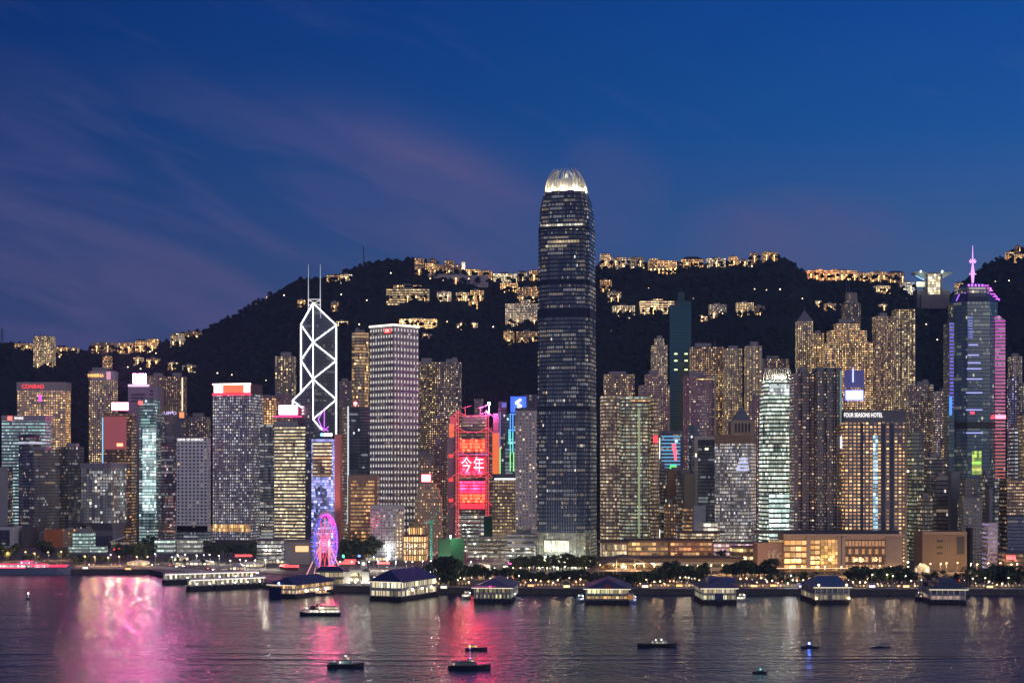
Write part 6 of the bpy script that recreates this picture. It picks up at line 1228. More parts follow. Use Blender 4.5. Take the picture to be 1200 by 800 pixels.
boat('harbour_launch', 'dark launch with bright white cabin windows and red mast light, right of centre', 'launch', 770, 757, 23, 5.6, 1.9, .03, (.02, .025, .03), [('cabin', -.12, .26, .66, 1.6, 3.4, BW(wall=(.25, .28, .27), a=(.9, 1, .9), b=WHITE, st=1.6, ww=.55)), ('bridge', 0, .16, .55, 3.42, 4.8, BW(wall=(.2, .22, .22), lit=.5, a=WHITE))], [(.05, 0, 11, .22, LRD), (-.04, -.3, 4, .25, LW), (.1, -.3, 4, .25, LW)], 10.6)
boat('small_launch', 'tiny dark boat with one bright blue lamp at lower right', 'launch', 949, 758.5, 10.5, 3, 1.0, 0, (.02, .02, .03), [('cabin', -.2, .1, .6, .8, 2.0, mat('dark_cabin', (.05, .05, .08)))], [(-.05, -.3, 2.6, .5, LB)], 3)
boat('sampan', 'low unlit dark barge on the dark water right of the blue lamp boat', 'barge', 1032, 758, 11, 3, .6, .02, (.02, .02, .025), [('hold_cover', -.3, .1, .6, .4, .9, mat('tarpaulin', (.05, .05, .06)))])
boat('sampan', 'tiny boat with a green lamp near the bottom edge at right', 'small boat', 891, 788, 8, 2.4, .7, 0, (.02, .03, .03), [('cabin', -.1, .2, .6, .5, 1.5, mat('dark_cabin', (.05, .05, .08)))], [(0, -.2, 1.9, .25, lamp('lamp_teal', (.1, 1, .8), 7, True))])
d = GD(702, 0); r = thing('buoy', 'small harbour buoy with a white topmark at left', 'buoy', (PX(32.5, d), d, 0)); MB().loft([(-.5, plan('round', 3, 3)), (.9, plan('round', 3.2, 3.2)), (1.5, plan('round', 1.4, 1.4))], 0, 0).build('float', DARK, r); MB().tube((0, 1.5, 1.4), (0, 1.5, 4.2), .5, 6, .3).build('lattice_post', WHITEP, r); MB().ball((0, 1.5, 4.8), .6).build('buoy_lamp', lamp('buoy_white', (1, .95, .8), 7, True), r)
d = GD(806, 0); r = thing('channel_marker', 'tip of a thin marker pole with a crossbar at the bottom edge', 'marker pole', (PX(364, d), d, 0)); MB().tube((0, 0, -1), (0, 0, 3.6), .12, 6).tube((-.8, 0, 2.9), (.8, 0, 2.9), .1, 5).build('pole', DARK, r); MB().loft([(-.4, plan('round', 1.6, 1.6)), (.5, plan('round', 1.7, 1.7))], 0, 0).build('float', DARK, r)
# large moored ferry at left with red lights
r = boat('ferry', 'long grey ferry edged with red lights moored at the far left', 'ferry', 37, 672.5, 78, 15, 7.4, 0, (.20, .24, .34), [('saloon', -.42, .22, .8, 6.4, 10.2, BW(wall=(.35, .3, .36), lit=.75, a=COOL, b=WHITE, st=1.8, wh=.5)), ('bridge', -.16, .06, .6, 10.22, 13, BW(wall=(.25, .3, .4), lit=.5, a=TEAL, b=(.6, .4, 1)))], [], 17)
for x0, x1, zz in ((-.5, -.06, 6.6), (-.42, .22, 10.4), (.02, .46, 8.4), (-.12, .05, 13.2)): MB().tube((x0*78, -6.6, zz), (x1*78, -6.0, zz), .55, 5).build('red_light_line', lamp('red_line', (1, .03, .12), 2.0, True), r)
MB().box(.24*78, .455*78, -5, 5, 7.0, 9.6).build('fore_cabin', lamp('fore_red', (1, .02, .04), .55), r)
# ------------------------------------------------------------------ piers
PROOF = mat('pier_roof_blue', (.055, .065, .16), .4, .1, var=.2); PILE = mat('pier_pile', (.03, .03, .04), .8)
def pier(px0, px1, yroof, ybase, label, length, rz, lit, rcol=None, gable=False, end=None):
    d = GD(ybase, 0); w = (px1-px0)*d/FPX; r = thing('ferry_pier', label, 'ferry pier', (PX((px0+px1)/2, d), d, 0), rz); Ht = (ybase-yroof)*d/FPX; D = length
    w = w if abs(rz) < .1 else w*.82; he = Ht*.62
    MB().box(-w/2, w/2, 0, D, -1, 3.0).build('pile_deck', PILE, r)
    MB().box(-w*.47, w*.47, 1.5, D-1, 3.01, 3+(he-3)*.46, 0, 1, 5, 3.2).build('lower_hall', [lit[0], CONC], r)
    MB().box(-w*.49, w*.49, .6, D, 3+(he-3)*.46+.01, 3+(he-3)*.54).build('gallery_floor', mat('gallery_floor_paint', (.4, .4, .4)), r)
    MB().box(-w*.46, w*.46, 2, D-1, 3+(he-3)*.54+.01, he, 0, 1, 5, 3.4).build('upper_hall', [lit[1], CONC], r)
    n = 7; cb = []
    for i in range(n): cb.append((-w*.485+i*w*.97/(n-1)-.3, -w*.485+i*w*.97/(n-1)+.3, .7, 1.3, 3, he))
    for i in range(9):
        for sx in (-1, 1): cb.append((sx*w*.475-.3, sx*w*.475+.3, 2+i*(D-4)/8, 2.6+i*(D-4)/8, 3, he))
    for c in cb: MB().box(*c).build('column', WHITEP, r)
    b = MB(); e = 1.5; Q = [(-w/2-e, -e, he+.02), (w/2+e, -e, he+.02), (w/2+e, D+e, he+.02), (-w/2-e, D+e, he+.02)]; rr = w*.34
    ins = 0.12*w if gable else rr
    t0, t1 = (0, ins-e, Ht), (0, D+e-ins, Ht)
    if end == 'step':
        for x0, x1, y0, y1, z0, z1 in ((-.5, .5, 0, D*.4, he+.02, he+1.2), (-.36, .42, D*.12, D*.55, he+1.22, he+(Ht-he)*.55), (-.18, .3, D*.2, D*.7, he+(Ht-he)*.55+.02, Ht), (-.44, .2, D*.72, D, he+.02, he+3)): b.box(x0*w, x1*w, y0, y1, z0, z1)
    elif end == 'slope': b.face([Q[0], Q[1], (w*.30, D*.35, Ht), (-w*.30, D*.35, Ht)]).face([Q[1], Q[2], (w*.30, D*.35, Ht)]).face([Q[2], Q[3], (-w*.30, D*.35, Ht), (w*.30, D*.35, Ht)]).face([Q[3], Q[0], (-w*.30, D*.35, Ht)]).face(Q[::-1])
    else: b.face([Q[0], Q[1], t0]); b.face([Q[1], Q[2], t1, t0]); b.face([Q[2], Q[3], t1]); b.face([Q[3], Q[0], t0, t1]); b.face(Q[::-1])
    b.build('hipped_roof', rcol or PROOF, r)
    fn = MB()
    for i in range(8): fn.tube((-w*.48+i*w*.96/7, -.25, -1), (-w*.48+i*w*.96/7, -.25, 2.6), .3, 5)
    o = fn.build('fender_piles', mat('fender_rubber', (.02, .02, .02), .9), r); o['kind'] = 'stuff'
    rl = MB(); rl.tube((-w*.49, .45, 4.1), (w*.49, .45, 4.1), .06, 4).tube((-w*.49, .45, 3.6), (w*.49, .45, 3.6), .05, 4)
    for i in range(15): rl.tube((-w*.49+i*w*.98/14, .45, 3), (-w*.49+i*w*.98/14, .45, 4.15), .05, 4)
    rl.build('deck_railing', STEEL, r)
    for i in range(2): MB().tube((w*(-.3+.6*i), D*.5, Ht if abs(i) < 0 else he+(Ht-he)*.4), (w*(-.3+.6*i), D*.5, Ht+3.5), .12, 5).build('roof_pole', STEEL, r)
    MB().tube((-w/2-e, -e, he), (w/2+e, -e, he), .3, 5).build('eave_light', lamp('eave_warm', (1, .85, .6), 1.2), r)
    r['Ht'] = Ht; return r, w, D, he, Ht
PW = lambda a, b, st, **k: facade('shop', **dict(dict(wall=(.35, .34, .30), a=a, b=b, st=st, lit=1.6, ww=.8, wh=.75), **k))[0]
r, w, D, he, Ht = pier(309, 352, 676, 700, 'leftmost ferry pier, blue roof and blue screen wall, amber lit side galleries', 62, -.42, (PW(AMBER, WHITE, 1.1), PW(AMBER, WARM, 1.1)))
MB().box(-w*.5, -w*.02, -.6, .5, 0, he*.86).build('blue_screen_wall', mat('navy_wall', (.02, .03, .09), .5), r)
MB().ball((-w*.1, -1, he+1.5), .8).build('blue_lamp', lamp('pier_blue_lamp', (.25, .4, 1), 14, True), r)
for k in range(3): MB().ball((w*.5+2, 14+k*17, he*.5), 1.0).build('pier_lamp', lamp('pier_lamp_warm', (1, .85, .6), 9, True), r)
r, w, D, he, Ht = pier(426, 477, 668, 703.5, 'second ferry pier with grey hipped roof and white lit gallery facing the water', 66, -.40, (PW(YEL, WHITE, .9, lit=.7), PW(YEL, (1, 1, .8), 1.25)))
for k in range(3): MB().ball((w*.5+2, 16+k*17, he*.55), 1.0).build('pier_lamp', lamp('pier_lamp_warm', (1, .85, .6), 9, True), r)
r, w, D, he, Ht = pier(550, 604, 678, 706, 'third ferry pier, violet tinted glass roof with red figures along its edge', 60, -.10, (PW(YEL, (.8, .9, .4), .6, ww=.4), PW((.9, .85, .5), YEL, .5, ww=.6)), mat('violet_roof', (.16, .13, .24), .35))
MB().box(-w*.5, w*.1, -1.9, -1.6, he+.3, he+2.2).build('roof_edge_screen', facade('bands', a=(1, .06, .3), b=(.5, .1, 1), lit=1.0, st=1.1, ww=.8, fh=2)[0], r)
r, w, D, he, Ht = pier(686, 737, 679, 707.5, 'fourth ferry pier, blue roof with a red stripe and orange lower gallery', 58, -.08, (PW(AMBER, (1, .9, .3), 1.0, wh=.5), PW((.9, 1, .5), YEL, .8)), gable=True)
MB().face([(-w*.06, -1.7, he+.3), (w*.1, -1.7, he+.3), (w*.1*.45, w*.12-1.7, Ht-.9), (-w*.06*.45, w*.12-1.7, Ht-.9)]).face([(w*.02, 2, Ht), (w*.25, 2, he+(Ht-he)*.5), (w*.25, 14, he+(Ht-he)*.5+.3), (w*.02, 14, Ht+.25)]).build('red_roof_stripe', mat('roof_red', (.4, .06, .04), .6), r)
MB().box(w*.47, w*.6, -2, 10, 3, he*.7).build('gangway', PW(AMBER, (1, .4, .1), 1.0), r)
r, w, D, he, Ht = pier(823, 863, 678, 707.5, 'fifth ferry pier, small blue roof with a box on top and pale yellow lit hall', 50, .02, (PW((.9, 1, .6), YEL, .65), PW(YEL, WHITE, .8)), gable=True)
MB().box(-w*.3, w*.5, 4, 20, Ht*.8, Ht*1.02).build('roof_box', mat('roof_box_blue', (.06, .08, .24), .5), r); MB().box(-3, 3, .2, .6, 1, 8).build('blue_door', mat('door_blue', (.05, .06, .2)), r)
r, w, D, he, Ht = pier(955, 996, 676, 707.5, 'sixth ferry pier, dark blue sloped front with amber corner lamps', 55, .03, (PW((1, .9, .5), YEL, .5, lit=.8), facade('darkglass', lit=.1)[0]), mat('steel_blue_roof', (.10, .16, .28), .4), end='slope')
for s in (-1, 1): MB().ball((s*w*.47, -1, 4.5), .8).build('pier_lamp', lamp('pier_lamp_amber', (1, .62, .25), 12, True), r); MB().ball((s*w*.4, -1, he+2), .8).build('pier_lamp', lamp('pier_lamp_amber', (1, .62, .25), 12, True), r)
r, w, D, he, Ht = pier(1091, 1132, 680, 707.5, 'seventh ferry pier at right, unlit dark blue halls with a few white lamps', 55, -.06, (facade('darkglass', lit=.35, a=WHITE, b=(1, .5, .4), wall=(.1, .12, .2), fh=4)[0], facade('darkglass', lit=.1)[0]), mat('slate_blue_roof', (.06, .08, .14), .5), end='step')
boat('ferry', 'small ferry lying with dark blue hull left of the seventh ferry pier', 'ferry', 1083, 703, 24, 8, 2.5, pi*.62, (.06, .07, .10), [('cabin', -.4, .3, .8, 2.2, 5, BW(wall=(.25, .27, .33), lit=.35, a=COOL, st=.8)), ('bridge', 0, .2, .5, 5.02, 7, BW(lit=.3))], [(.3, 0, 5.6, .35, LW)], 9)
for px, py, lab, rz, c, wl in ((547, 701, 'white moored launch left of the violet roofed pier', 1.3, (.5, .52, .5), WHITE), (599, 702, 'white lit catamaran right of the violet roofed pier', 0.1, (.35, .36, .42), (1, 1, .9)), (680, 705, 'white and blue lit boat left of the red striped pier', 1.4, (.5, .5, .55), COOL), (742, 706, 'blue lit ferry lying stern on right of the red striped pier', 1.45, (.15, .2, .5), (.45, .6, 1)), (869, 704, 'small white lit launch right of the fifth pier', 1.2, (.45, .47, .45), WHITE), (487, 697, 'bright white lit launch right of the second pier', .3, (.4, .4, .4), WHITE), (377, 697, 'dark launch with a lit cabin along the leftmost pier', .5, (.05, .05, .08), AMBER)):
    boat('moored_boat', lab, 'boat', px, py, 15, 5.5, 1.8, rz, c, [('cabin', -.4, .25, .85, 1.6, 4.2, BW(wall=(.5, .5, .55), a=wl, b=wl, st=1.8, wh=.5)), ('bridge', -.15, .15, .6, 4.22, 6.2, BW(wall=(.5, .5, .55), a=wl, b=wl, st=1.3, lit=.8))], [(.2, -.3, 4.6, .4, LW)], 8)
# twin finger jetties with lit columns
def jetty(px0, px1, y0, y1, label):
    d0, d1 = GD(y0, 0), GD(y1, 0); A = Vector((PX(px0, d0), d0, 0)); B = Vector((PX(px1, d1), d1, 0)); L_ = (B-A).length; rz = math.atan2(B.y-A.y, B.x-A.x)
    r = thing('covered_jetty', label, 'jetty', A, rz, None)
    for s, e in ((0, .30), (.33, .64), (.67, 1)): MB().box(L_*s, L_*e, 0, 9, -1, 3.6).build('pontoon', PILE, r)
    MB().box(0, L_, .5, 8.5, 9.2, 9.9).build('flat_roof', WHITEP, r)
    MB().box(1, L_-1, 7, 7.5, 3.7, 9.1, 0, 0, 6, 4.5).build('lit_back_wall', facade('shop', wall=(.5, .48, .42), a=WHITE, b=YEL, st=.9, lit=.8, ww=.5)[0], r)
    n = 12; cb = MB()
    for i in range(n): cb.box(2+i*(L_-4)/(n-1)-.35, 2+i*(L_-4)/(n-1)+.35, .8, 1.5, 3.6, 9.2)
    cb.build('column_row', WHITEP, r); MB().box(.5, L_-.5, .5, .8, 8.3, 9.1).build('eave_light', lamp('eave_white', (1, .96, .82), 1.3, True), r)
    for i in range(6): MB().ball((6+i*(L_-12)/5, .2, 5.6), .55, 6, 4).build('jetty_lamp', lamp('jetty_lamp_white', (1, .98, .85), 14, True), r)
jetty(193, 302, 684.5, 681, 'rear one of two long white roofed jetties with lit columns at left'); jetty(223, 312, 692, 688, 'front one of two long white roofed jetties with lit columns at left')
# ------------------------------------------------------------------ observation wheel
def wheel():
    d = 1520; cx = PX(380.5, d); R_ = 26.0; hz = PZ(635.5, d)-4
    r = thing('observation_wheel', 'observation wheel with violet and blue rim lights and glowing red spokes', 'observation wheel', (cx, d, 4), radians(73))
    cols = [lamp('rim_violet', (.6, .03, .6), 1.8, True), lamp('rim_blue', (.05, .05, .8), 1.8, True), lamp('rim_red', (.9, .05, .25), 1.5, True)]
    n = 42; P = lambda a, rr, y: (rr*cos(a), y, hz+rr*sin(a))
    for m, rngs in ((cols[0], range(4, 14)), (cols[1], range(14, 27)), (cols[1], [36, 37, 38, 39, 40, 41, 0, 1, 2, 3]), (cols[2], range(27, 36))):
        b = MB()
        for i in rngs:
            a0, a1 = 2*pi*i/n, 2*pi*(i+1)/n
            for y in (-1.6, 1.6): b.tube(P(a0, R_, y), P(a1, R_, y), .75, 5, caps=False)
            b.tube(P(a0, R_, -1.6), P(a0, R_, 1.6), .3, 4)
        b.build('rim', m, r)
    sp = MB()
    for i in range(0, n, 3):
        a = 2*pi*i/n
        for y in (-1.6, 1.6): sp.tube(P(a, 1.5, y*1.8), P(a, R_, y), .22, 4, caps=False)
    sp.build('spokes', lamp('spoke_red_glow', (1, .04, .13), 1.5), r)  # spokes glow by themselves, imitating red hub light falling on them
    gon = MB().loft([(-1.5, plan('cham', 2.2, 2.2, .25)), (1.0, plan('cham', 2.4, 2.4, .25)), (1.6, plan('cham', 1.4, 1.4, .25))], 0, 0, 2, 2); g0 = gon.build('gondola', mat('gondola_white', (.6, .6, .65), .3), r)
    for i in range(n):
        a = 2*pi*i/n; g = g0 if i == 0 else g0.copy()
        if i: COL.objects.link(g); g.parent = r
        g.location = (P(a, R_+2.2, 0)[0], -1.1, P(a, R_+2.2, 0)[2])
    LGm = lamp('leg_pink', (1, .42, .48), .9)
    for x, y in ((-15, -13), (15, -13), (-15, 13), (15, 13), (-4, -13), (4, 13)): MB().tube((0, 3*(1 if y > 0 else -1), hz), (x, y, 0), .7, 6, .55).build('leg', LGm, r)
    MB().tube((0, -4, hz), (0, 4, hz), 1.9, 12).build('hub', lamp('hub_red', (1, .12, .2), 2.5, True), r)
    MB().tube((0, -4.6, hz), (0, -4.1, hz), 2.1, 12).build('hub_disc', lamp('hub_red_disc', (1, .05, .10), 26, True), r); MB().tube((0, 4.1, hz), (0, 4.6, hz), 2.1, 12).build('hub_disc', lamp('hub_red_disc', (1, .05, .10), 26, True), r)
    MB().box(-18, 18, -14, 14, 0, 2.5).build('boarding_deck', CONC, r)
    for s in (-6.5, 6.5): point(r, (0, s, hz), 25000, (1, .06, .14), 1.0, 'hub_light')
wheel()
# clock pavilion
d = GD(683); r = thing('clock_pavilion', 'white floodlit pier pavilion with an arch and square clock tower', 'clock pavilion', (PX(417, d), d, 4))
k = d/FPX; wm = mat('ivory_paint', (.66, .63, .55), .6)
for s in (-1, 1): MB().box(s*8.5-3, s*8.5+3, 0, 9, 0, 10).build('wing', wm, r); MB().loft([(10.01, [(s*8.5-3.5, -.5), (s*8.5+3.5, -.5), (s*8.5+3.5, 9.5), (s*8.5-3.5, 9.5)]), (12.6, [(s*8.5-.5, 4), (s*8.5+.5, 4), (s*8.5+.5, 5), (s*8.5-.5, 5)])], 0, 0).build('wing_roof', mat('pavilion_roof', (.3, .28, .24)), r)
b = MB()
for i in range(8):
    a0, a1 = pi*i/8, pi*(i+1)/8; b.face([(5.4*cos(a0), 1, 4+5.4*sin(a0)), (5.4*cos(a0)*1.01, 1, 11.5), (5.4*cos(a1)*1.01, 1, 11.5), (5.4*cos(a1), 1, 4+5.4*sin(a1))])
b.build('arch_wall', wm, r); MB().box(-5.4, 5.4, 6, 8, 0, 10).build('back_wall', facade('shop', wall=(.5, .4, .25), a=YEL, b=WHITE, st=1.2)[0], r)
MB().box(3.5, 8.2, 9.2, 13.8, 0, 19).build('clock_tower', wm, r); MB().box(3.1, 8.6, 8.8, 14.2, 19.01, 20).build('tower_cornice', wm, r); MB().tube((5.85, 9.19, 16.5), (5.85, 8.95, 16.5), 1.5, 14).build('clock_face', lamp('clock_glow', (1, .95, .8), 1.6), r)
for xx in (-12, -5.5, 0, 5.5, 12): MB().ball((xx, -4, 1), .5).build('uplight', lamp('uplight_white', (1, .97, .85), 6, True), r); point(r, (xx, -4.8, 2.2), 1300, (1, .95, .82), .5, 'uplight_lamp')
# seaside hall left of the clock pavilion, between the first two piers
r, p, H, w, dp = T(370, 404, 669, GD(684), 'shop', 'low seaside hall with dark blue roof and lit gallery joining the first two piers', 'pier hall', 'pier_hall', dep=16, yb=684, roof='flat', kw=dict(a=YEL, b=WHITE, st=.9, fh=5, wall=(.35, .33, .3)))
MB().loft([(H+.02, plan('box', w+3, 18)), (H+4, scale_poly(plan('box', w+3, 18), .6))], 0, 0).build('hipped_roof', PROOF, r)
# event tents and kiosks
TENT = mat('tent_fabric', (.62, .62, .60), .7)
def tent(px, py, w, h, label, lit=None, cat='tent'):
    d = GD(py); r = thing('marquee_tent', label, cat, (PX(px, d), d, 4)); pl = plan('box', w, w*.8)
    MB().prism(pl, 0, h*.6, 0, 1, 4, 4).build('tent_wall', [facade('shop', wall=(.5, .48, .45), a=lit or WHITE, b=YEL, st=1.3, lit=1.2, ww=.7)[0], TENT], r)
    MB().loft([(h*.6+.02, scale_poly(pl, 1.06)), (h, scale_poly(pl, .3))], 0, 0).build('tent_roof', TENT, r)
for a in ((326, 660, 44, 6, 'broad flat white marquee left of the observation wheel'), (208, 657, 18, 6, 'white dome like tent before the pale green and cream pair'), (232, 662, 26, 5, 'long pale tent beside the dark carpark at left'), (292, 664, 24, 5, 'second pale tent near the rear jetty'), (277, 668, 14, 6, 'small grey tent at the landward end of the jetties'), (552, 671, 16, 8, 'white kiosk below the bright side street'), (160, 662, 20, 5, 'low tent between the lamps at left shore'), (440, 657, 22, 7, 'glowing white fair tent right of the wheel'), (472, 655, 24, 7, 'second fair tent before the white gridded civic block'), (500, 651, 20, 6, 'third fair tent under the domed court house'), (1082, 671, 12, 9, 'cream gate kiosk before the beige box building'), (1040, 673, 16, 5, 'pale canopy tent right of the mall corner')): tent(*a)
RT_ = lamp('red_stall', (1, .06, .05), 2.2, True)
for px, py, w in ((341, 668, 14), (333, 667, 8), (406, 664, 16), (449, 664, 12), (410, 661, 12), (285, 655, 18), (139, 647, 12)):
    d = GD(py); r = thing('fair_stall', {341: 'red lit stall at the foot of the wheel on its left', 333: 'small red stall beside the bigger one left of the wheel', 406: 'red lit stall right of the wheel', 449: 'slanted red lit ride left of the second pier roof', 410: 'rear red stall right of the wheel', 285: 'red lit hoarding below the red crowned tower', 139: 'orange red sign board beside the low podium'}[px], 'stall', (PX(px, d), d, 4))
    MB().box(-w/2, w/2, 0, 4, 0, 3).build('counter', DARK, r); MB().loft([(3.01, [(-w/2-.5, -1), (w/2+.5, -1), (w/2+.5, 5), (-w/2-.5, 5)]), (5.2, [(-w/2, 2), (w/2, 2), (w/2, 3), (-w/2, 3)])], 0, 0).build('red_awning', RT_, r)
for px, py, c, lab in ((421, 655, (.15, .3, 1), 'blue lamp ride right of the wheel'), (403, 656, (.1, 1, .5), 'green lamp ride right of the wheel'), (619, 667, (.5, .05, 1), 'violet lit art piece among the promenade trees'), (598, 664, (.9, .1, .5), 'pink lit bush sculpture by the bright side street')):
    d = GD(py); r = thing('light_sculpture', lab, 'light sculpture', (PX(px, d), d, 4)); MB().tube((0, 0, 0), (0, 0, 3), .4, 6).build('stand', DARK, r); MB().ball((0, 0, 4.5), 2.0, 8, 6).build('glowing_globe', lamp('globe', c, 4, True), r)
# ------------------------------------------------------------------ construction site with cranes
GRN = mat('green_netting', (.02, .12, .06), .8, var=.3, scale=.3)
r, p, H, w, dp = T(513, 543, 631, 1640, 'slab', 'construction block wrapped in green netting under a cool lamp', 'construction block', 'construction_block', split=528, kw=dict(wall=(.015, .085, .04)), roof='flat')
point(r, (6, -8, H+5), 30000, (.75, 1, .7), .6, 'site_lamp'); MB().ball((0, -.5, H+2.4), .9).tube((0, .5, H), (0, .5, H+1.6), .2).build('site_floodlight', lamp('site_lamp_white', (.8, 1, .75), 20, True), r)
r, p, H, w, dp = T(567, 577, 605, 1800, 'slab', 'narrow green netted shaft beside the red trussed building', 'construction block', 'construction_block', kw=dict(wall=(.012, .08, .04)), roof='flat', yb=640)
def scaffold(px0, px1, yt, yb, d, label, floors=6, m=None):
    zb = max(4.0, PZ(yb, d)); w = (px1-px0)*d/FPX; Hh = PZ(yt, d)-zb; r = thing('scaffold_frame', label, 'building frame', (PX((px0+px1)/2, d), d, zb)); n = max(3, int(w/9)); cb = MB(); fb = MB()
    for i in range(n+1):
        for y in (0, 12): cb.box(-w/2+i*w/n-.4, -w/2+i*w/n+.4, y, y+.8, 0, Hh, bottom=False)
    for j in range(1, floors+1): fb.box(-w/2-.5, w/2+.5, -.4, 13.2, Hh*j/floors-.5, Hh*j/floors)
    cb.build('columns', CONC, r); fb.build('floor_slabs', m or CONC, r); MB().box(-w/2+1, w/2-1, 8, 8.4, .5, Hh-1, 0, 0, 4, 3).build('lit_interior', facade('bands', wall=(.15, .15, .14), a=(.85, 1, .9), b=WHITE, lit=.35, st=.7, row=.1)[0], r)
    for i in range(max(1, int(w/25))): MB().ball((-w/2+8+i*25, -1, Hh*.7), .7).build('work_lamp', lamp('work_lamp_cool', (.85, 1, .97), 16, True), r)
scaffold(540, 562, 612, 648, 1760, 'dark red stack of unfinished floors beside the green netted block', 6, mat('red_form', (.22, .08, .10)))
scaffold(547, 595, 629, 655, 1720, 'long open building frame with cool work lamps left of the post building', 4); scaffold(592, 627, 640, 654, 1700, 'low white lit frame by the bright side street', 2, WHITEP)
def crane(px, yb, d, h, jib, jang, az, col, label):
    r = thing('tower_crane', label, 'tower crane', (PX(px, d), d, max(4, PZ(yb, d))), az); b = MB(); m = mat('crane_paint', col, .6)
    for x, y in ((-.8, -.8), (.8, -.8), (.8, .8), (-.8, .8)): b.tube((x, y, 0), (x, y, h), .28, 4)
    for j in range(int(h/3)): b.tube((-.8, -.8, j*3), (.8, -.8, j*3+3), .16, 4).tube((.8, .8, j*3), (-.8, .8, j*3+3), .16, 4)
    b.build('mast', m, r); MB().box(-3, 2, -1.2, 1.2, h, h+2.6).build('cab', m, r); t = Vector((jib*cos(jang), 0, h+1+jib*sin(jang))); b = MB()
    for y in (-.7, .7): b.tube((1, y, h+1), (t.x, y*.3, t.z), .32, 4)
    for j in range(8): b.tube((1+(t.x-1)*j/8, -.7, h+1+(t.z-h-1)*j/8), (1+(t.x-1)*(j+1)/8, .7, h+1+(t.z-h-1)*(j+1)/8), .18, 4)
    b.tube((0, 0, h+2), (-1.5, 0, h+9), .3, 4).tube((-1.5, 0, h+9), tuple(t), .1, 3).tube(tuple(t), (t.x, 0, t.z-14), .08, 3); b.build('jib', m, r); MB().box(-7, -3, -1.3, 1.3, h+.2, h+2.2).build('counterweight', CONC, r)
crane(505.5, 655, 1650, 36, 24, radians(62), radians(-12), (.05, .35, .28), 'teal luffing crane left of the green netted block')
crane(526, 640, 1760, 30, 34, radians(55), radians(8), (.10, .10, .14), 'dark luffing crane before the red trussed building'); crane(532, 628, 1800, 26, 26, radians(130), radians(0), (.12, .09, .12), 'dark crane with its jib leaning left across the red screens')
# ------------------------------------------------------------------ low buildings and halls by the central shore
for a in ((301, 333, 633, 1760, 'darkglass', 'dark glazed low hall with a lit clerestory left of the wheel', 'hall', 'low_hall', dict(lit=.4, a=WHITE)), (334, 366, 634, 1740, 'slab', 'grey concrete hall with an orange lit porch beside the wheel', 'hall', 'low_hall', dict(wall=(.30, .29, .31)))):
    r, p, H, w, dp = T(*a[:7], name=a[7], kw=a[8], dep=22, roof='flat')
    MB().box(-w/2-1, w/2+1, -3, 20, H+.02, H+1.4).build('roof_slab', mat('roof_dark2', (.07, .07, .09)), r)
MB().box(-2, w*.45, -.8, -.3, H*.55, H*.8).build('lit_porch', lamp('porch_orange', (1, .5, .2), 1.4), r)
# ------------------------------------------------------------------ trees
LEAF = [mat('leaf_dark', (.05, .085, .04), .8, var=.45, scale=.6), mat('leaf_mid', (.08, .12, .045), .8, var=.45, scale=.6)]; BARK = mat('bark', (.08, .06, .045), .9)
def tree_proto(seed, kind):
    rnd = random.Random(seed); r = bpy.data.objects.new('broadleaf_tree' if kind != 'palm' else 'palm_tree', None); COL.objects.link(r)
    tr = MB(); tr.tube((0, 0, -.3), (.2, 0, 3.2), .38, 7, .28); cl = []
    if kind == 'palm':
        tr.tube((.2, 0, 3.2), (.5, .1, 8.5), .26, 7, .2); lf = MB()
        for i in range(15):
            a = 2*pi*i/15+rnd.random()*.4; L_ = 3.4+rnd.random(); up = rnd.uniform(-.2, .9); prev = Vector((.5, .1, 8.5))
            for j in range(5):
                t = (j+1)/5; q = Vector((.5+cos(a)*L_*t, .1+sin(a)*L_*t, 8.5+up*L_*t*(1-t)*2.2-1.5*t*t)); s = Vector((-sin(a), cos(a), 0))*(.55*(1-abs(t-.4)))
                lf.face([prev-s, q-s, q+s, prev+s]); prev = q
        tr.build('trunk', BARK, r); lf.build('crown', LEAF[seed % 2], r); return r
    wd = {'round': 1.0, 'wide': 1.35, 'tall': .8}[kind]; hh = {'round': 1.0, 'wide': .85, 'tall': 1.25}[kind]
    for i in range(11):
        a = rnd.random()*2*pi; q = rnd.uniform(.4, 3.0)*wd; c = Vector((q*cos(a), q*sin(a), rnd.uniform(3.0, 8.4)*hh)); cl.append((c, rnd.uniform(1.1, 1.9)))
        tr.tube((.2, 0, 2.9), c, .16, 5, .05)
    lf = MB()
    for c, rad in cl:
        for k in range(62):
            u = Vector((rnd.gauss(0, 1), rnd.gauss(0, 1), rnd.gauss(0, 1))).normalized()*rad*rnd.uniform(.45, 1.12); u.z *= .8; q = c+u; n = (u.normalized()+Vector((rnd.gauss(0, .5), rnd.gauss(0, .5), rnd.gauss(0, .5)))).normalized(); a = n.orthogonal().normalized(); b_ = n.cross(a); s = rnd.uniform(.32, .66)
            lf.face([q-a*s, q-b_*s*.7, q+a*s, q+b_*s*.7])
    tr.build('trunk', BARK, r); lf.build('crown', LEAF[seed % 2], r); return r
PROT = {}
for kd in ('round', 'wide', 'tall', 'palm'):
    PROT[kd] = [tree_proto(i+hash(kd) % 1 * 0+{'round': 10, 'wide': 20, 'tall': 30, 'palm': 40}[kd], kd) for i in range(3)]
used = set()
def tree(px, py, h, kind, label, group, z=4.0):
    p = random.choice(PROT[kind]); base = {'round': 10.0, 'wide': 8.6, 'tall': 12.4, 'palm': 10.0}[kind]; d = GD(py, z); s = h*1.12/base; rz = random.uniform(0, 6.28); loc = (PX(px, d), d, z)
    if p.name not in used:
        used.add(p.name); r = p; r.location = loc; r.rotation_euler = (0, 0, rz); r.scale = (s, s, s)
    else: r = dup(p, loc, rz, sc=s)
    r['label'] = label; r['category'] = 'tree'; r['group'] = group; return r
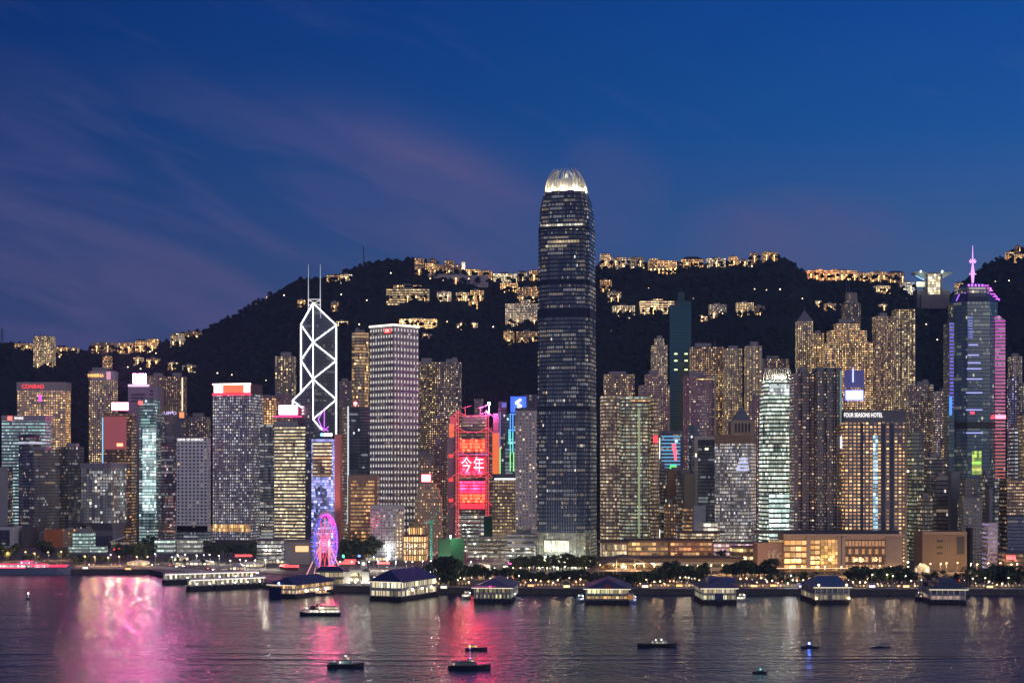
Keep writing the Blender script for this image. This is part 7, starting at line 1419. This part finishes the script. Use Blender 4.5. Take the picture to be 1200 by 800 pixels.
def row(x0, x1, n, py, h, kinds, label, group, jit=1.5, hj=.2):
    for i in range(n):
        px = x0+(x1-x0)*(i+.5)/n+random.uniform(-.3, .3)*(x1-x0)/n
        tree(px, py+random.uniform(-jit, jit), h*random.uniform(1-hj, 1+hj), random.choice(kinds), nth(label, i, n), group)
row(0, 20, 4, 656, 17, ('round', 'wide'), 'dark tree before the pale box framed hall at far left', 'trees at the far left shore')
tree(53, 651, 17, 'wide', 'single broad round tree before the terracotta box building', 'trees at the far left shore'); tree(60, 652, 14, 'round', 'second crown joined to the broad round tree by the terracotta box', 'trees at the far left shore')
row(26, 48, 3, 658, 8, ('round', 'tall'), 'small yellow lit tree left of the broad round tree', 'trees at the far left shore'); row(66, 84, 4, 655, 9, ('round', 'tall'), 'small tree between the broad round tree and the mint lit block', 'trees at the far left shore')
row(84, 132, 8, 661, 8, ('round', 'wide'), 'low tree on the shore in front of the mint lit annex', 'trees along the left shore')
row(136, 182, 10, 655, 15, ('round', 'wide', 'tall'), 'dark tree left of the pale green and cream pair of blocks', 'trees along the left shore'); row(168, 184, 3, 645, 18, ('tall', 'round'), 'taller dark tree behind, below the low brown podium', 'trees along the left shore')
row(184, 240, 8, 661, 7, ('round',), 'small tree in front of the pale green and cream pair of blocks', 'trees along the left shore'); row(240, 300, 12, 652, 14, ('round', 'wide', 'tall'), 'dark tree below the red crowned tower', 'trees below the red crowned tower')
row(300, 330, 6, 655, 17, ('wide', 'round'), 'dark tree before the dark glazed low hall', 'trees below the red crowned tower'); row(400, 440, 12, 655, 22, ('round', 'tall', 'wide'), 'tree of the dense grove left of the white gridded civic block', 'grove right of the wheel')
row(440, 480, 6, 652, 10, ('round',), 'small tree at the foot of the white gridded civic block', 'grove right of the wheel'); row(478, 512, 7, 646, 12, ('round', 'tall'), 'small tree before the domed court house', 'grove right of the wheel')
for i, (px, h) in enumerate(((516, 21), (522, 24), (528, 17), (534, 21))): tree(px, 686+random.uniform(-1, 1), h, 'wide', nth('crown of the big round tree clump right of the second pier', i, 4), 'big promenade trees')
row(543, 600, 12, 678, 11, ('round', 'wide'), 'promenade tree left of the tallest tower, behind the third pier', 'promenade trees at the centre'); row(600, 700, 24, 668, 13, ('round', 'wide', 'tall'), 'rear promenade tree at the foot of the tallest tower', 'promenade trees at the centre'); row(604, 690, 18, 682, 9, ('wide',), 'front clipped promenade tree below the tallest tower', 'promenade trees at the centre')
row(690, 775, 16, 686, 10, ('wide', 'round'), 'dark promenade tree behind the fourth pier, under the arched footbridge', 'promenade trees right of centre'); row(770, 830, 10, 682, 14, ('wide', 'round'), 'dark promenade tree between the fourth and fifth piers', 'promenade trees right of centre'); row(812, 856, 7, 664, 17, ('wide',), 'large spreading tree on the terrace before the curved mall wing', 'promenade trees right of centre'); row(850, 905, 10, 676, 15, ('wide', 'round'), 'dark tree between the fifth pier and the mall end wall', 'promenade trees right of centre')
row(900, 960, 14, 684, 9, ('round', 'palm', 'tall'), 'lamp lit promenade tree left of the sixth pier', 'promenade trees at right'); row(992, 1072, 20, 683, 12, ('round', 'wide'), 'dark promenade tree below the cream mall', 'promenade trees at right'); row(1066, 1135, 12, 684, 10, ('palm', 'round'), 'promenade palm or tree around the seventh pier', 'promenade trees at right')
row(1132, 1200, 18, 686, 14, ('palm', 'round', 'tall', 'wide'), 'dark tree of the thick promenade grove at the right edge', 'promenade trees at right')
for k in PROT:
    for p in PROT[k]:
        if p.name not in used:
            for c in list(p.children): bpy.data.objects.remove(c)
            bpy.data.objects.remove(p)
# ------------------------------------------------------------------ street lamps: a pole, an arm and a lit head with its own light
def lamp_proto(nm, col, h, hs, e, globe=False):
    r = bpy.data.objects.new('street_lamp', None); COL.objects.link(r)
    MB().tube((0, 0, 0), (0, 0, h), .16, 6, .09).build('pole', STEEL, r)
    if globe: MB().ball((0, 0, h+.5), .62, 8, 6).build('lamp_head', lamp(nm, col, hs), r)
    else: MB().tube((0, 0, h), (0, -1.6, h+.3), .09, 5).build('arm', STEEL, r); MB().box(-.35, .35, -2.2, -1.2, h+.05, h+.42).build('lamp_head', lamp(nm, col, hs), r)
    L = bpy.data.lights.new('lamp_light', 'POINT'); L.energy = e; L.color = col; L.shadow_soft_size = .5; o = bpy.data.objects.new('lamp_light', L); COL.objects.link(o); o.parent = r; o.location = (0, -1.8 if not globe else -.9, h-.6 if not globe else h+.5); return r
LP = dict(amber=lamp_proto('street_amber', (1, .56, .22), 9, 26, 7500), white=lamp_proto('street_white', (1, .88, .70), 9, 24, 9000), globe=lamp_proto('globe_warm', (1, .66, .33), 4.2, 6, 320, True), bollard=lamp_proto('bollard_amber', (1, .50, .2), 1.6, 4, 120, True), tall=lamp_proto('tall_white', (1, .78, .5), 8, 14, 700), cool=lamp_proto('street_cool', (.78, .9, 1), 10, 20, 3000)); lused = set()
def street_lamp(px, py, kind, label, group, z=4.0):
    d = GD(py, z); loc = (PX(px, d), d, z); p = LP[kind]
    if kind not in lused: lused.add(kind); r = p; r.location = loc
    else: r = dup(p, loc)
    r['label'] = label; r['category'] = 'street lamp'; r['group'] = group
def lrow(x0, x1, n, py, kind, label, group, jx=.25):
    for i in range(n): street_lamp(x0+(x1-x0)*(i+.5)/n+random.uniform(-jx, jx)*(x1-x0)/n, py+(random.uniform(-5.5, 1.2) if kind == 'globe' else random.uniform(-1.2, 1.2)), random.choice(('globe', 'globe', 'bollard', 'bollard', 'tall')) if kind == 'globe' else kind, nth(label, i, n), group)
lrow(4, 80, 5, 657, 'amber', 'amber street lamp behind the red lined ferry at left', 'lamps along the left shore'); lrow(90, 180, 6, 662, 'amber', 'amber street lamp on the left shore road before the mint lit annex', 'lamps along the left shore')
for px, py, lab in ((130, 661, 'twin cool lamp right of the mint lit annex'), (182, 660, 'bright cool lamp left of the pale green block'), (202, 664, 'brightest white lamp on the left shore'), (464, 664, 'cool lamp left of the slanted red ride'), (438, 664, 'cool lamp at the foot of the clock pavilion')): street_lamp(px, py, 'cool', lab, 'bright single lamps')
lrow(205, 262, 6, 660, 'white', 'white street lamp before the pale green and cream pair', 'lamps along the left shore'); lrow(262, 330, 6, 666, 'white', 'white lamp behind the rear jetty', 'lamps along the left shore'); lrow(395, 520, 12, 668, 'white', 'white fairground lamp right of the wheel', 'fairground lamps')
lrow(330, 425, 7, 683, 'globe', 'warm lamp on the promenade between the first two piers', 'promenade globe lamps'); lrow(485, 552, 12, 688, 'globe', 'warm lamp on the promenade between the second and third piers', 'promenade globe lamps'); lrow(606, 684, 12, 688.5, 'globe', 'warm lamp on the promenade between the third and fourth piers', 'promenade globe lamps'); lrow(742, 822, 14, 688.5, 'globe', 'warm lamp on the promenade between the fourth and fifth piers', 'promenade globe lamps'); lrow(866, 956, 15, 688.5, 'globe', 'warm lamp on the promenade between the fifth and sixth piers', 'promenade globe lamps'); lrow(998, 1090, 14, 689, 'globe', 'warm lamp on the promenade between the sixth and seventh piers', 'promenade globe lamps'); lrow(1134, 1200, 9, 689, 'globe', 'warm lamp on the promenade right of the seventh pier', 'promenade globe lamps')
lrow(540, 690, 14, 676, 'amber', 'amber lamp on the waterfront road below the tallest tower', 'waterfront road lamps'); lrow(700, 900, 16, 673, 'amber', 'amber lamp on the waterfront road below the terraced mall', 'waterfront road lamps'); lrow(900, 1070, 11, 675, 'amber', 'amber lamp on the waterfront road below the cream mall', 'waterfront road lamps'); lrow(1070, 1200, 11, 671, 'amber', 'amber lamp on the road before the beige box building', 'waterfront road lamps')
for i, (px, py) in enumerate(((552, 669), (566, 664), (580, 659), (594, 655), (606, 651), (616, 648), (560, 660), (590, 651))): street_lamp(px, py, 'white', 'white side street lamp left of the tallest tower, '+('far kerb, ' if i > 5 else 'near kerb, ')+ORD[i if i < 6 else i-6]+' from the sea', 'side street lamps')
street_lamp(926.5, 688, 'cool', 'bright violet white lamp on the promenade left of the sixth pier', 'bright single lamps')
# kiosks on the promenade
for px, py, c, roofc, lab in ((500, 688, AMBER, (.3, .1, .08), 'amber lit kiosk with red roof right of the second pier'), (520, 690, WHITE, (.5, .48, .42), 'white lit kiosk with pale roof under the big round trees'), (622, 688, (1, .4, .15), (.12, .12, .14), 'orange lit kiosk with dark roof, left half between third and fourth piers'), (664, 689, YEL, (.1, .2, .12), 'yellow lit kiosk with green roof, right half between third and fourth piers'), (756, 689, WHITE, (.3, .3, .34), 'white lit kiosk just right of the fourth pier'), (796, 688, AMBER, (.34, .24, .16), 'amber lit kiosk with tan roof left of the fifth pier'), (884, 688.5, (1, .45, .18), (.1, .1, .12), 'orange lit kiosk right of the fifth pier'), (906, 688, AMBER, (.3, .1, .1), 'amber lit kiosk with maroon roof midway between fifth and sixth piers'), (940, 689, (.8, .65, 1), (.4, .38, .45), 'violet white lit kiosk left of the sixth pier'), (1022, 689, (.9, .75, 1), (.3, .28, .34), 'pale lilac lit kiosk right of the sixth pier'), (1062, 689, WARM, (.25, .18, .12), 'warm lit kiosk left of the seventh pier'), (1160, 689.5, WARM, (.2, .2, .2), 'warm lit kiosk right of the seventh pier'), (100, 667, WHITE, (.3, .3, .3), 'white lit kiosk on the left sea wall'), (150, 668, AMBER, (.25, .2, .15), 'amber lit kiosk on the left sea wall')):
    d = GD(py); r = thing('kiosk', lab, 'kiosk', (PX(px, d), d, 4)); MB().box(-3, 3, 0, 4, 0, 3).build('cabin', mat('kiosk_paint', (.35, .3, .26), .6), r); MB().box(-2.5, 2.5, -.12, -.01, .9, 2.5).build('lit_hatch', lamp('hatch', c, 2.2), r)
    MB().loft([(3.01, [(-3.8, -1.2), (3.8, -1.2), (3.8, 4.8), (-3.8, 4.8)]), (4.6, [(-1, 1.4), (1, 1.4), (1, 2.4), (-1, 2.4)])], 0, 0).build('roof', mat('kiosk_roof', roofc, .7), r); MB().box(-3, 3, -1.1, -.2, .8, .95).build('counter', WHITEP, r)
# ------------------------------------------------------------------ cars and buses
def car_proto():
    r = bpy.data.objects.new('car', None); COL.objects.link(r); prof = [(-2.1, .35), (2.1, .35), (2.15, .8), (1.15, .95), (.55, 1.45), (-1.0, 1.48), (-1.7, .98), (-2.1, .9)]; b = MB()
    for (a, c) in zip(prof, prof[1:]+prof[:1]): b.face([(a[0], -.85, a[1]), (c[0], -.85, c[1]), (c[0], .85, c[1]), (a[0], .85, a[1])][::-1])
    b.face([(x, -.85, z) for x, z in prof]); b.face([(x, .85, z) for x, z in reversed(prof)]); b.build('body', mat('car_paint', (.25, .25, .27), .25), r)
    for x in (-1.35, 1.35):
        for s in (-1, 1): MB().tube((x, s*.88, .34), (x, s*.68, .34), .34, 10).build('wheel', DARK, r)
    for s in (-.6, .6): MB().box(2.13, 2.22, s-.2, s+.2, .55, .8).build('headlight', lamp('head_white', (1, .96, .85), 40), r); MB().box(-2.2, -2.12, s-.2, s+.2, .6, .85).build('tail_light', lamp('tail_red', (1, .03, .02), 18), r)
    MB().box(-1.4, .9, -.87, .87, 1.0, 1.38).build('side_glass', mat('car_glass', (.02, .02, .03), .1), r); return r
cp = car_proto(); first = True; random.seed(21)
def road_point(R, t):
    i = min(int(t), len(R)-2); f = t-i; (p0, d0), (p1, d1) = R[i], R[i+1]; A, B = Vector((PX(p0, d0), d0)), Vector((PX(p1, d1), d1)); q = A.lerp(B, f); dr = (B-A).normalized(); return q, dr
for R, n, t0, t1, lab in ((ROAD_A, 12, .2, 1.9, 'car with lit headlights on the left shore road'), (ROAD_A, 16, 3.0, 4.9, 'car on the waterfront road below the tallest tower'), (ROAD_A, 18, 5.0, 6.9, 'car on the waterfront road at right'), (ROAD_B, 14, .3, 2.6, 'car in the bright side street left of the tallest tower')):
    for i in range(n):
        q, dr = road_point(R, t0+(t1-t0)*(i+random.random()*.7)/n); way = 1 if i % 2 else -1; nr = Vector((-dr.y, dr.x)); q = q-nr*way*random.choice((2.2, 5.6)); a = math.atan2(dr.y*way, dr.x*way); loc = (q.x, q.y, 4.04)
        if first: c = cp; c.location = loc; c.rotation_euler = (0, 0, a); first = False
        else: c = dup(cp, loc, a)
        c['label'] = nth(lab, i, n); c['category'] = 'car'; c['group'] = 'cars on the waterfront roads'
def bus(R, t, lane, lab, col):
    q, dr = road_point(R, t); nr = Vector((-dr.y, dr.x)); q = q+nr*lane; r = thing('bus', lab, 'bus', (q.x, q.y, 4.04), math.atan2(dr.y, dr.x)); MB().box(-5.8, 5.8, -1.25, 1.25, .5, 4.3).build('body', mat('bus_paint', col, .35), r)
    for z0, z1 in ((1.4, 2.2), (2.9, 3.8)): MB().box(-5.5, 5.6, -1.32, 1.32, z0, z1, 0, 0, 1, 1.4).build('window_row', facade('shop', wall=(.05, .05, .05), a=WHITE, b=YEL, st=1.6, lit=3, ww=.85, wh=1)[0], r)
    for x in (-3.8, 3.6):
        for s in (-1, 1): MB().tube((x, s*1.27, .5), (x, s*1.0, .5), .5, 10).build('wheel', DARK, r)
    for s in (-.9, .9): MB().box(5.81, 5.9, s-.2, s+.2, .7, 1.0).build('headlight', lamp('head_white', (1, .96, .85), 40), r)
bus(ROAD_A, 3.4, -3.5, 'double deck bus on the road behind the third pier', (.5, .1, .08)); bus(ROAD_A, 5.3, 3.5, 'double deck bus on the road below the terraced mall', (.45, .42, .1)); bus(ROAD_B, 1.2, 3.2, 'double deck bus turning into the bright side street', (.5, .1, .08)); bus(ROAD_A, 1.2, 3.2, 'double deck bus on the left shore road', (.45, .4, .3))
# strings of tiny bulbs in the big promenade tree and along the fences
for px0, px1, py, lab, c in ((486, 548, 685, 'rail of warm light points on the promenade between the second and third piers', (1, .66, .3)), (606, 684, 686, 'orange light rail on the promenade between the third and fourth piers', (1, .45, .18)), (742, 822, 686, 'warm light rail on the promenade between the fourth and fifth piers', (1, .68, .36)), (868, 954, 687, 'amber and violet light rail left of the sixth pier', (.9, .5, .7)), (1000, 1088, 687, 'pale light rail between the sixth and seventh piers', (.9, .7, .85)), (1136, 1200, 687.5, 'warm light rail right of the seventh pier', (1, .7, .4)), (86, 190, 665, 'dim light rail on the left sea wall', (1, .75, .45))):
    d = GD(py); w = (px1-px0)*d/FPX; r = thing('light_rail', lab, 'lit railing', (PX((px0+px1)/2, d), d, 4)); b = MB(); c_ = MB(); n = int(w/4.5)
    b.tube((-w/2, 0, 1.2), (w/2, 0, 1.2), .07, 4).tube((-w/2, 0, .7), (w/2, 0, .7), .05, 4)
    for i in range(n+1): b.tube((-w/2+i*w/n, 0, 0), (-w/2+i*w/n, 0, 1.25), .06, 4)
    b.build('railing', STEEL, r)
    for i in range(n): c_.ball((-w/2+(i+random.random())*w/n, -.2, 1.6+random.random()*2.2), random.choice((.16, .2, .26, .4)), 5, 3)
    o = c_.build('light_points', lamp('rail_light', c, 2.6), r); o['kind'] = 'stuff'
# stone promenade buildings / arcades with warm light behind the trees
for px0, px1, yt, yb, lab, a in ((484, 552, 681, 686, 'low arcade glowing amber on the promenade right of the second pier', AMBER), (604, 690, 683, 687, 'low stone arcade with orange light between the third and fourth piers', (1, .42, .15)), (744, 822, 684, 687.5, 'low lit arcade between the fourth and fifth piers', AMBER), (866, 950, 684, 688, 'low amber arcade left of the sixth pier', (1, .5, .2)), (1000, 1078, 684.5, 688, 'low lit arcade right of the sixth pier', WARM), (1140, 1206, 684.5, 688, 'low lit arcade at the right edge', WARM)):
    d = GD(yb); T(px0, px1, yt, d+8, 'shop', lab, 'arcade', 'promenade_arcade', dep=6, roof='flat', kw=dict(a=a, b=YEL, st=1.0, ww=.45, wh=.6, lit=.8, fh=4, bw=3, wall=(.35, .27, .2)))
# ------------------------------------------------------------------ evening haze: one even volume round camera and scene
hm = bpy.data.materials.new('evening_haze'); hm.use_nodes = True; nt = hm.node_tree; nt.nodes.clear()
ou = nt.nodes.new('ShaderNodeOutputMaterial'); pv = nt.nodes.new('ShaderNodeVolumePrincipled'); pv.inputs['Color'].default_value = (.50, .64, .95, 1); pv.inputs['Density'].default_value = HAZE; pv.inputs['Anisotropy'].default_value = .1
nt.links.new(pv.outputs[0], ou.inputs['Volume'])
hz = MB().box(-7000, 7000, -900, 9500, -3, 720).build('haze', hm, kind='stuff')
# ------------------------------------------------------------------ pieces that belong to a part hang under that part
UNDER = {'roof_plant': ('shaft', 'wall'), 'lift_house': ('shaft',), 'parapet_band': ('shaft',), 'antenna': ('shaft',), 'lamp_head': ('pole',), 'arm': ('pole',), 'side_glass': ('body',), 'headlight': ('body',), 'tail_light': ('body',), 'window_row': ('body',),
         'hub_disc': ('hub',), 'roof': ('wall',), 'sign_panel': ('sign_frame',), 'billboard': ('sign_frame',), 'roof_screen': ('sign_frame',), 'billboard_mark': ('billboard',), 'mast_ladder': ('mast_tube',), 'mast_brace': ('mast',), 'crown_fin': ('shaft',), 'knot_emblem': ('crown_panel',),
         'tower_cornice': ('clock_tower',), 'clock_face': ('clock_tower',), 'facade_pier': ('shaft',), 'mullion': ('shaft',), 'panel_rib': ('ribbed_panel',), 'jib': ('cab',), 'counterweight': ('cab',), 'tent_roof': ('tent_wall',), 'red_awning': ('counter',), 'wing_roof': ('wing',), 'red_roof_stripe': ('hipped_roof',), 'eave_light': ('hipped_roof', 'flat_roof')}
def stem_(n): return n.split('.')[0]
for o in [o for o in COL.objects if o.get('category') and not o.parent]:
    ch = [c for c in o.children if c.type == 'MESH']
    for c in ch:
        for pn in UNDER.get(stem_(c.name), ()):
            q = [p for p in ch if stem_(p.name) == pn and p != c and p.parent == o and p.location.length < 1e-6 and abs(p.rotation_euler.z) < 1e-6]
            if q and not c.children: c.parent = q[0]; break
for o in COL.objects:
    l = o.get('label')
    if l and len(l.split()) > 16: print('LONGLABEL', o.name, len(l.split()), l)
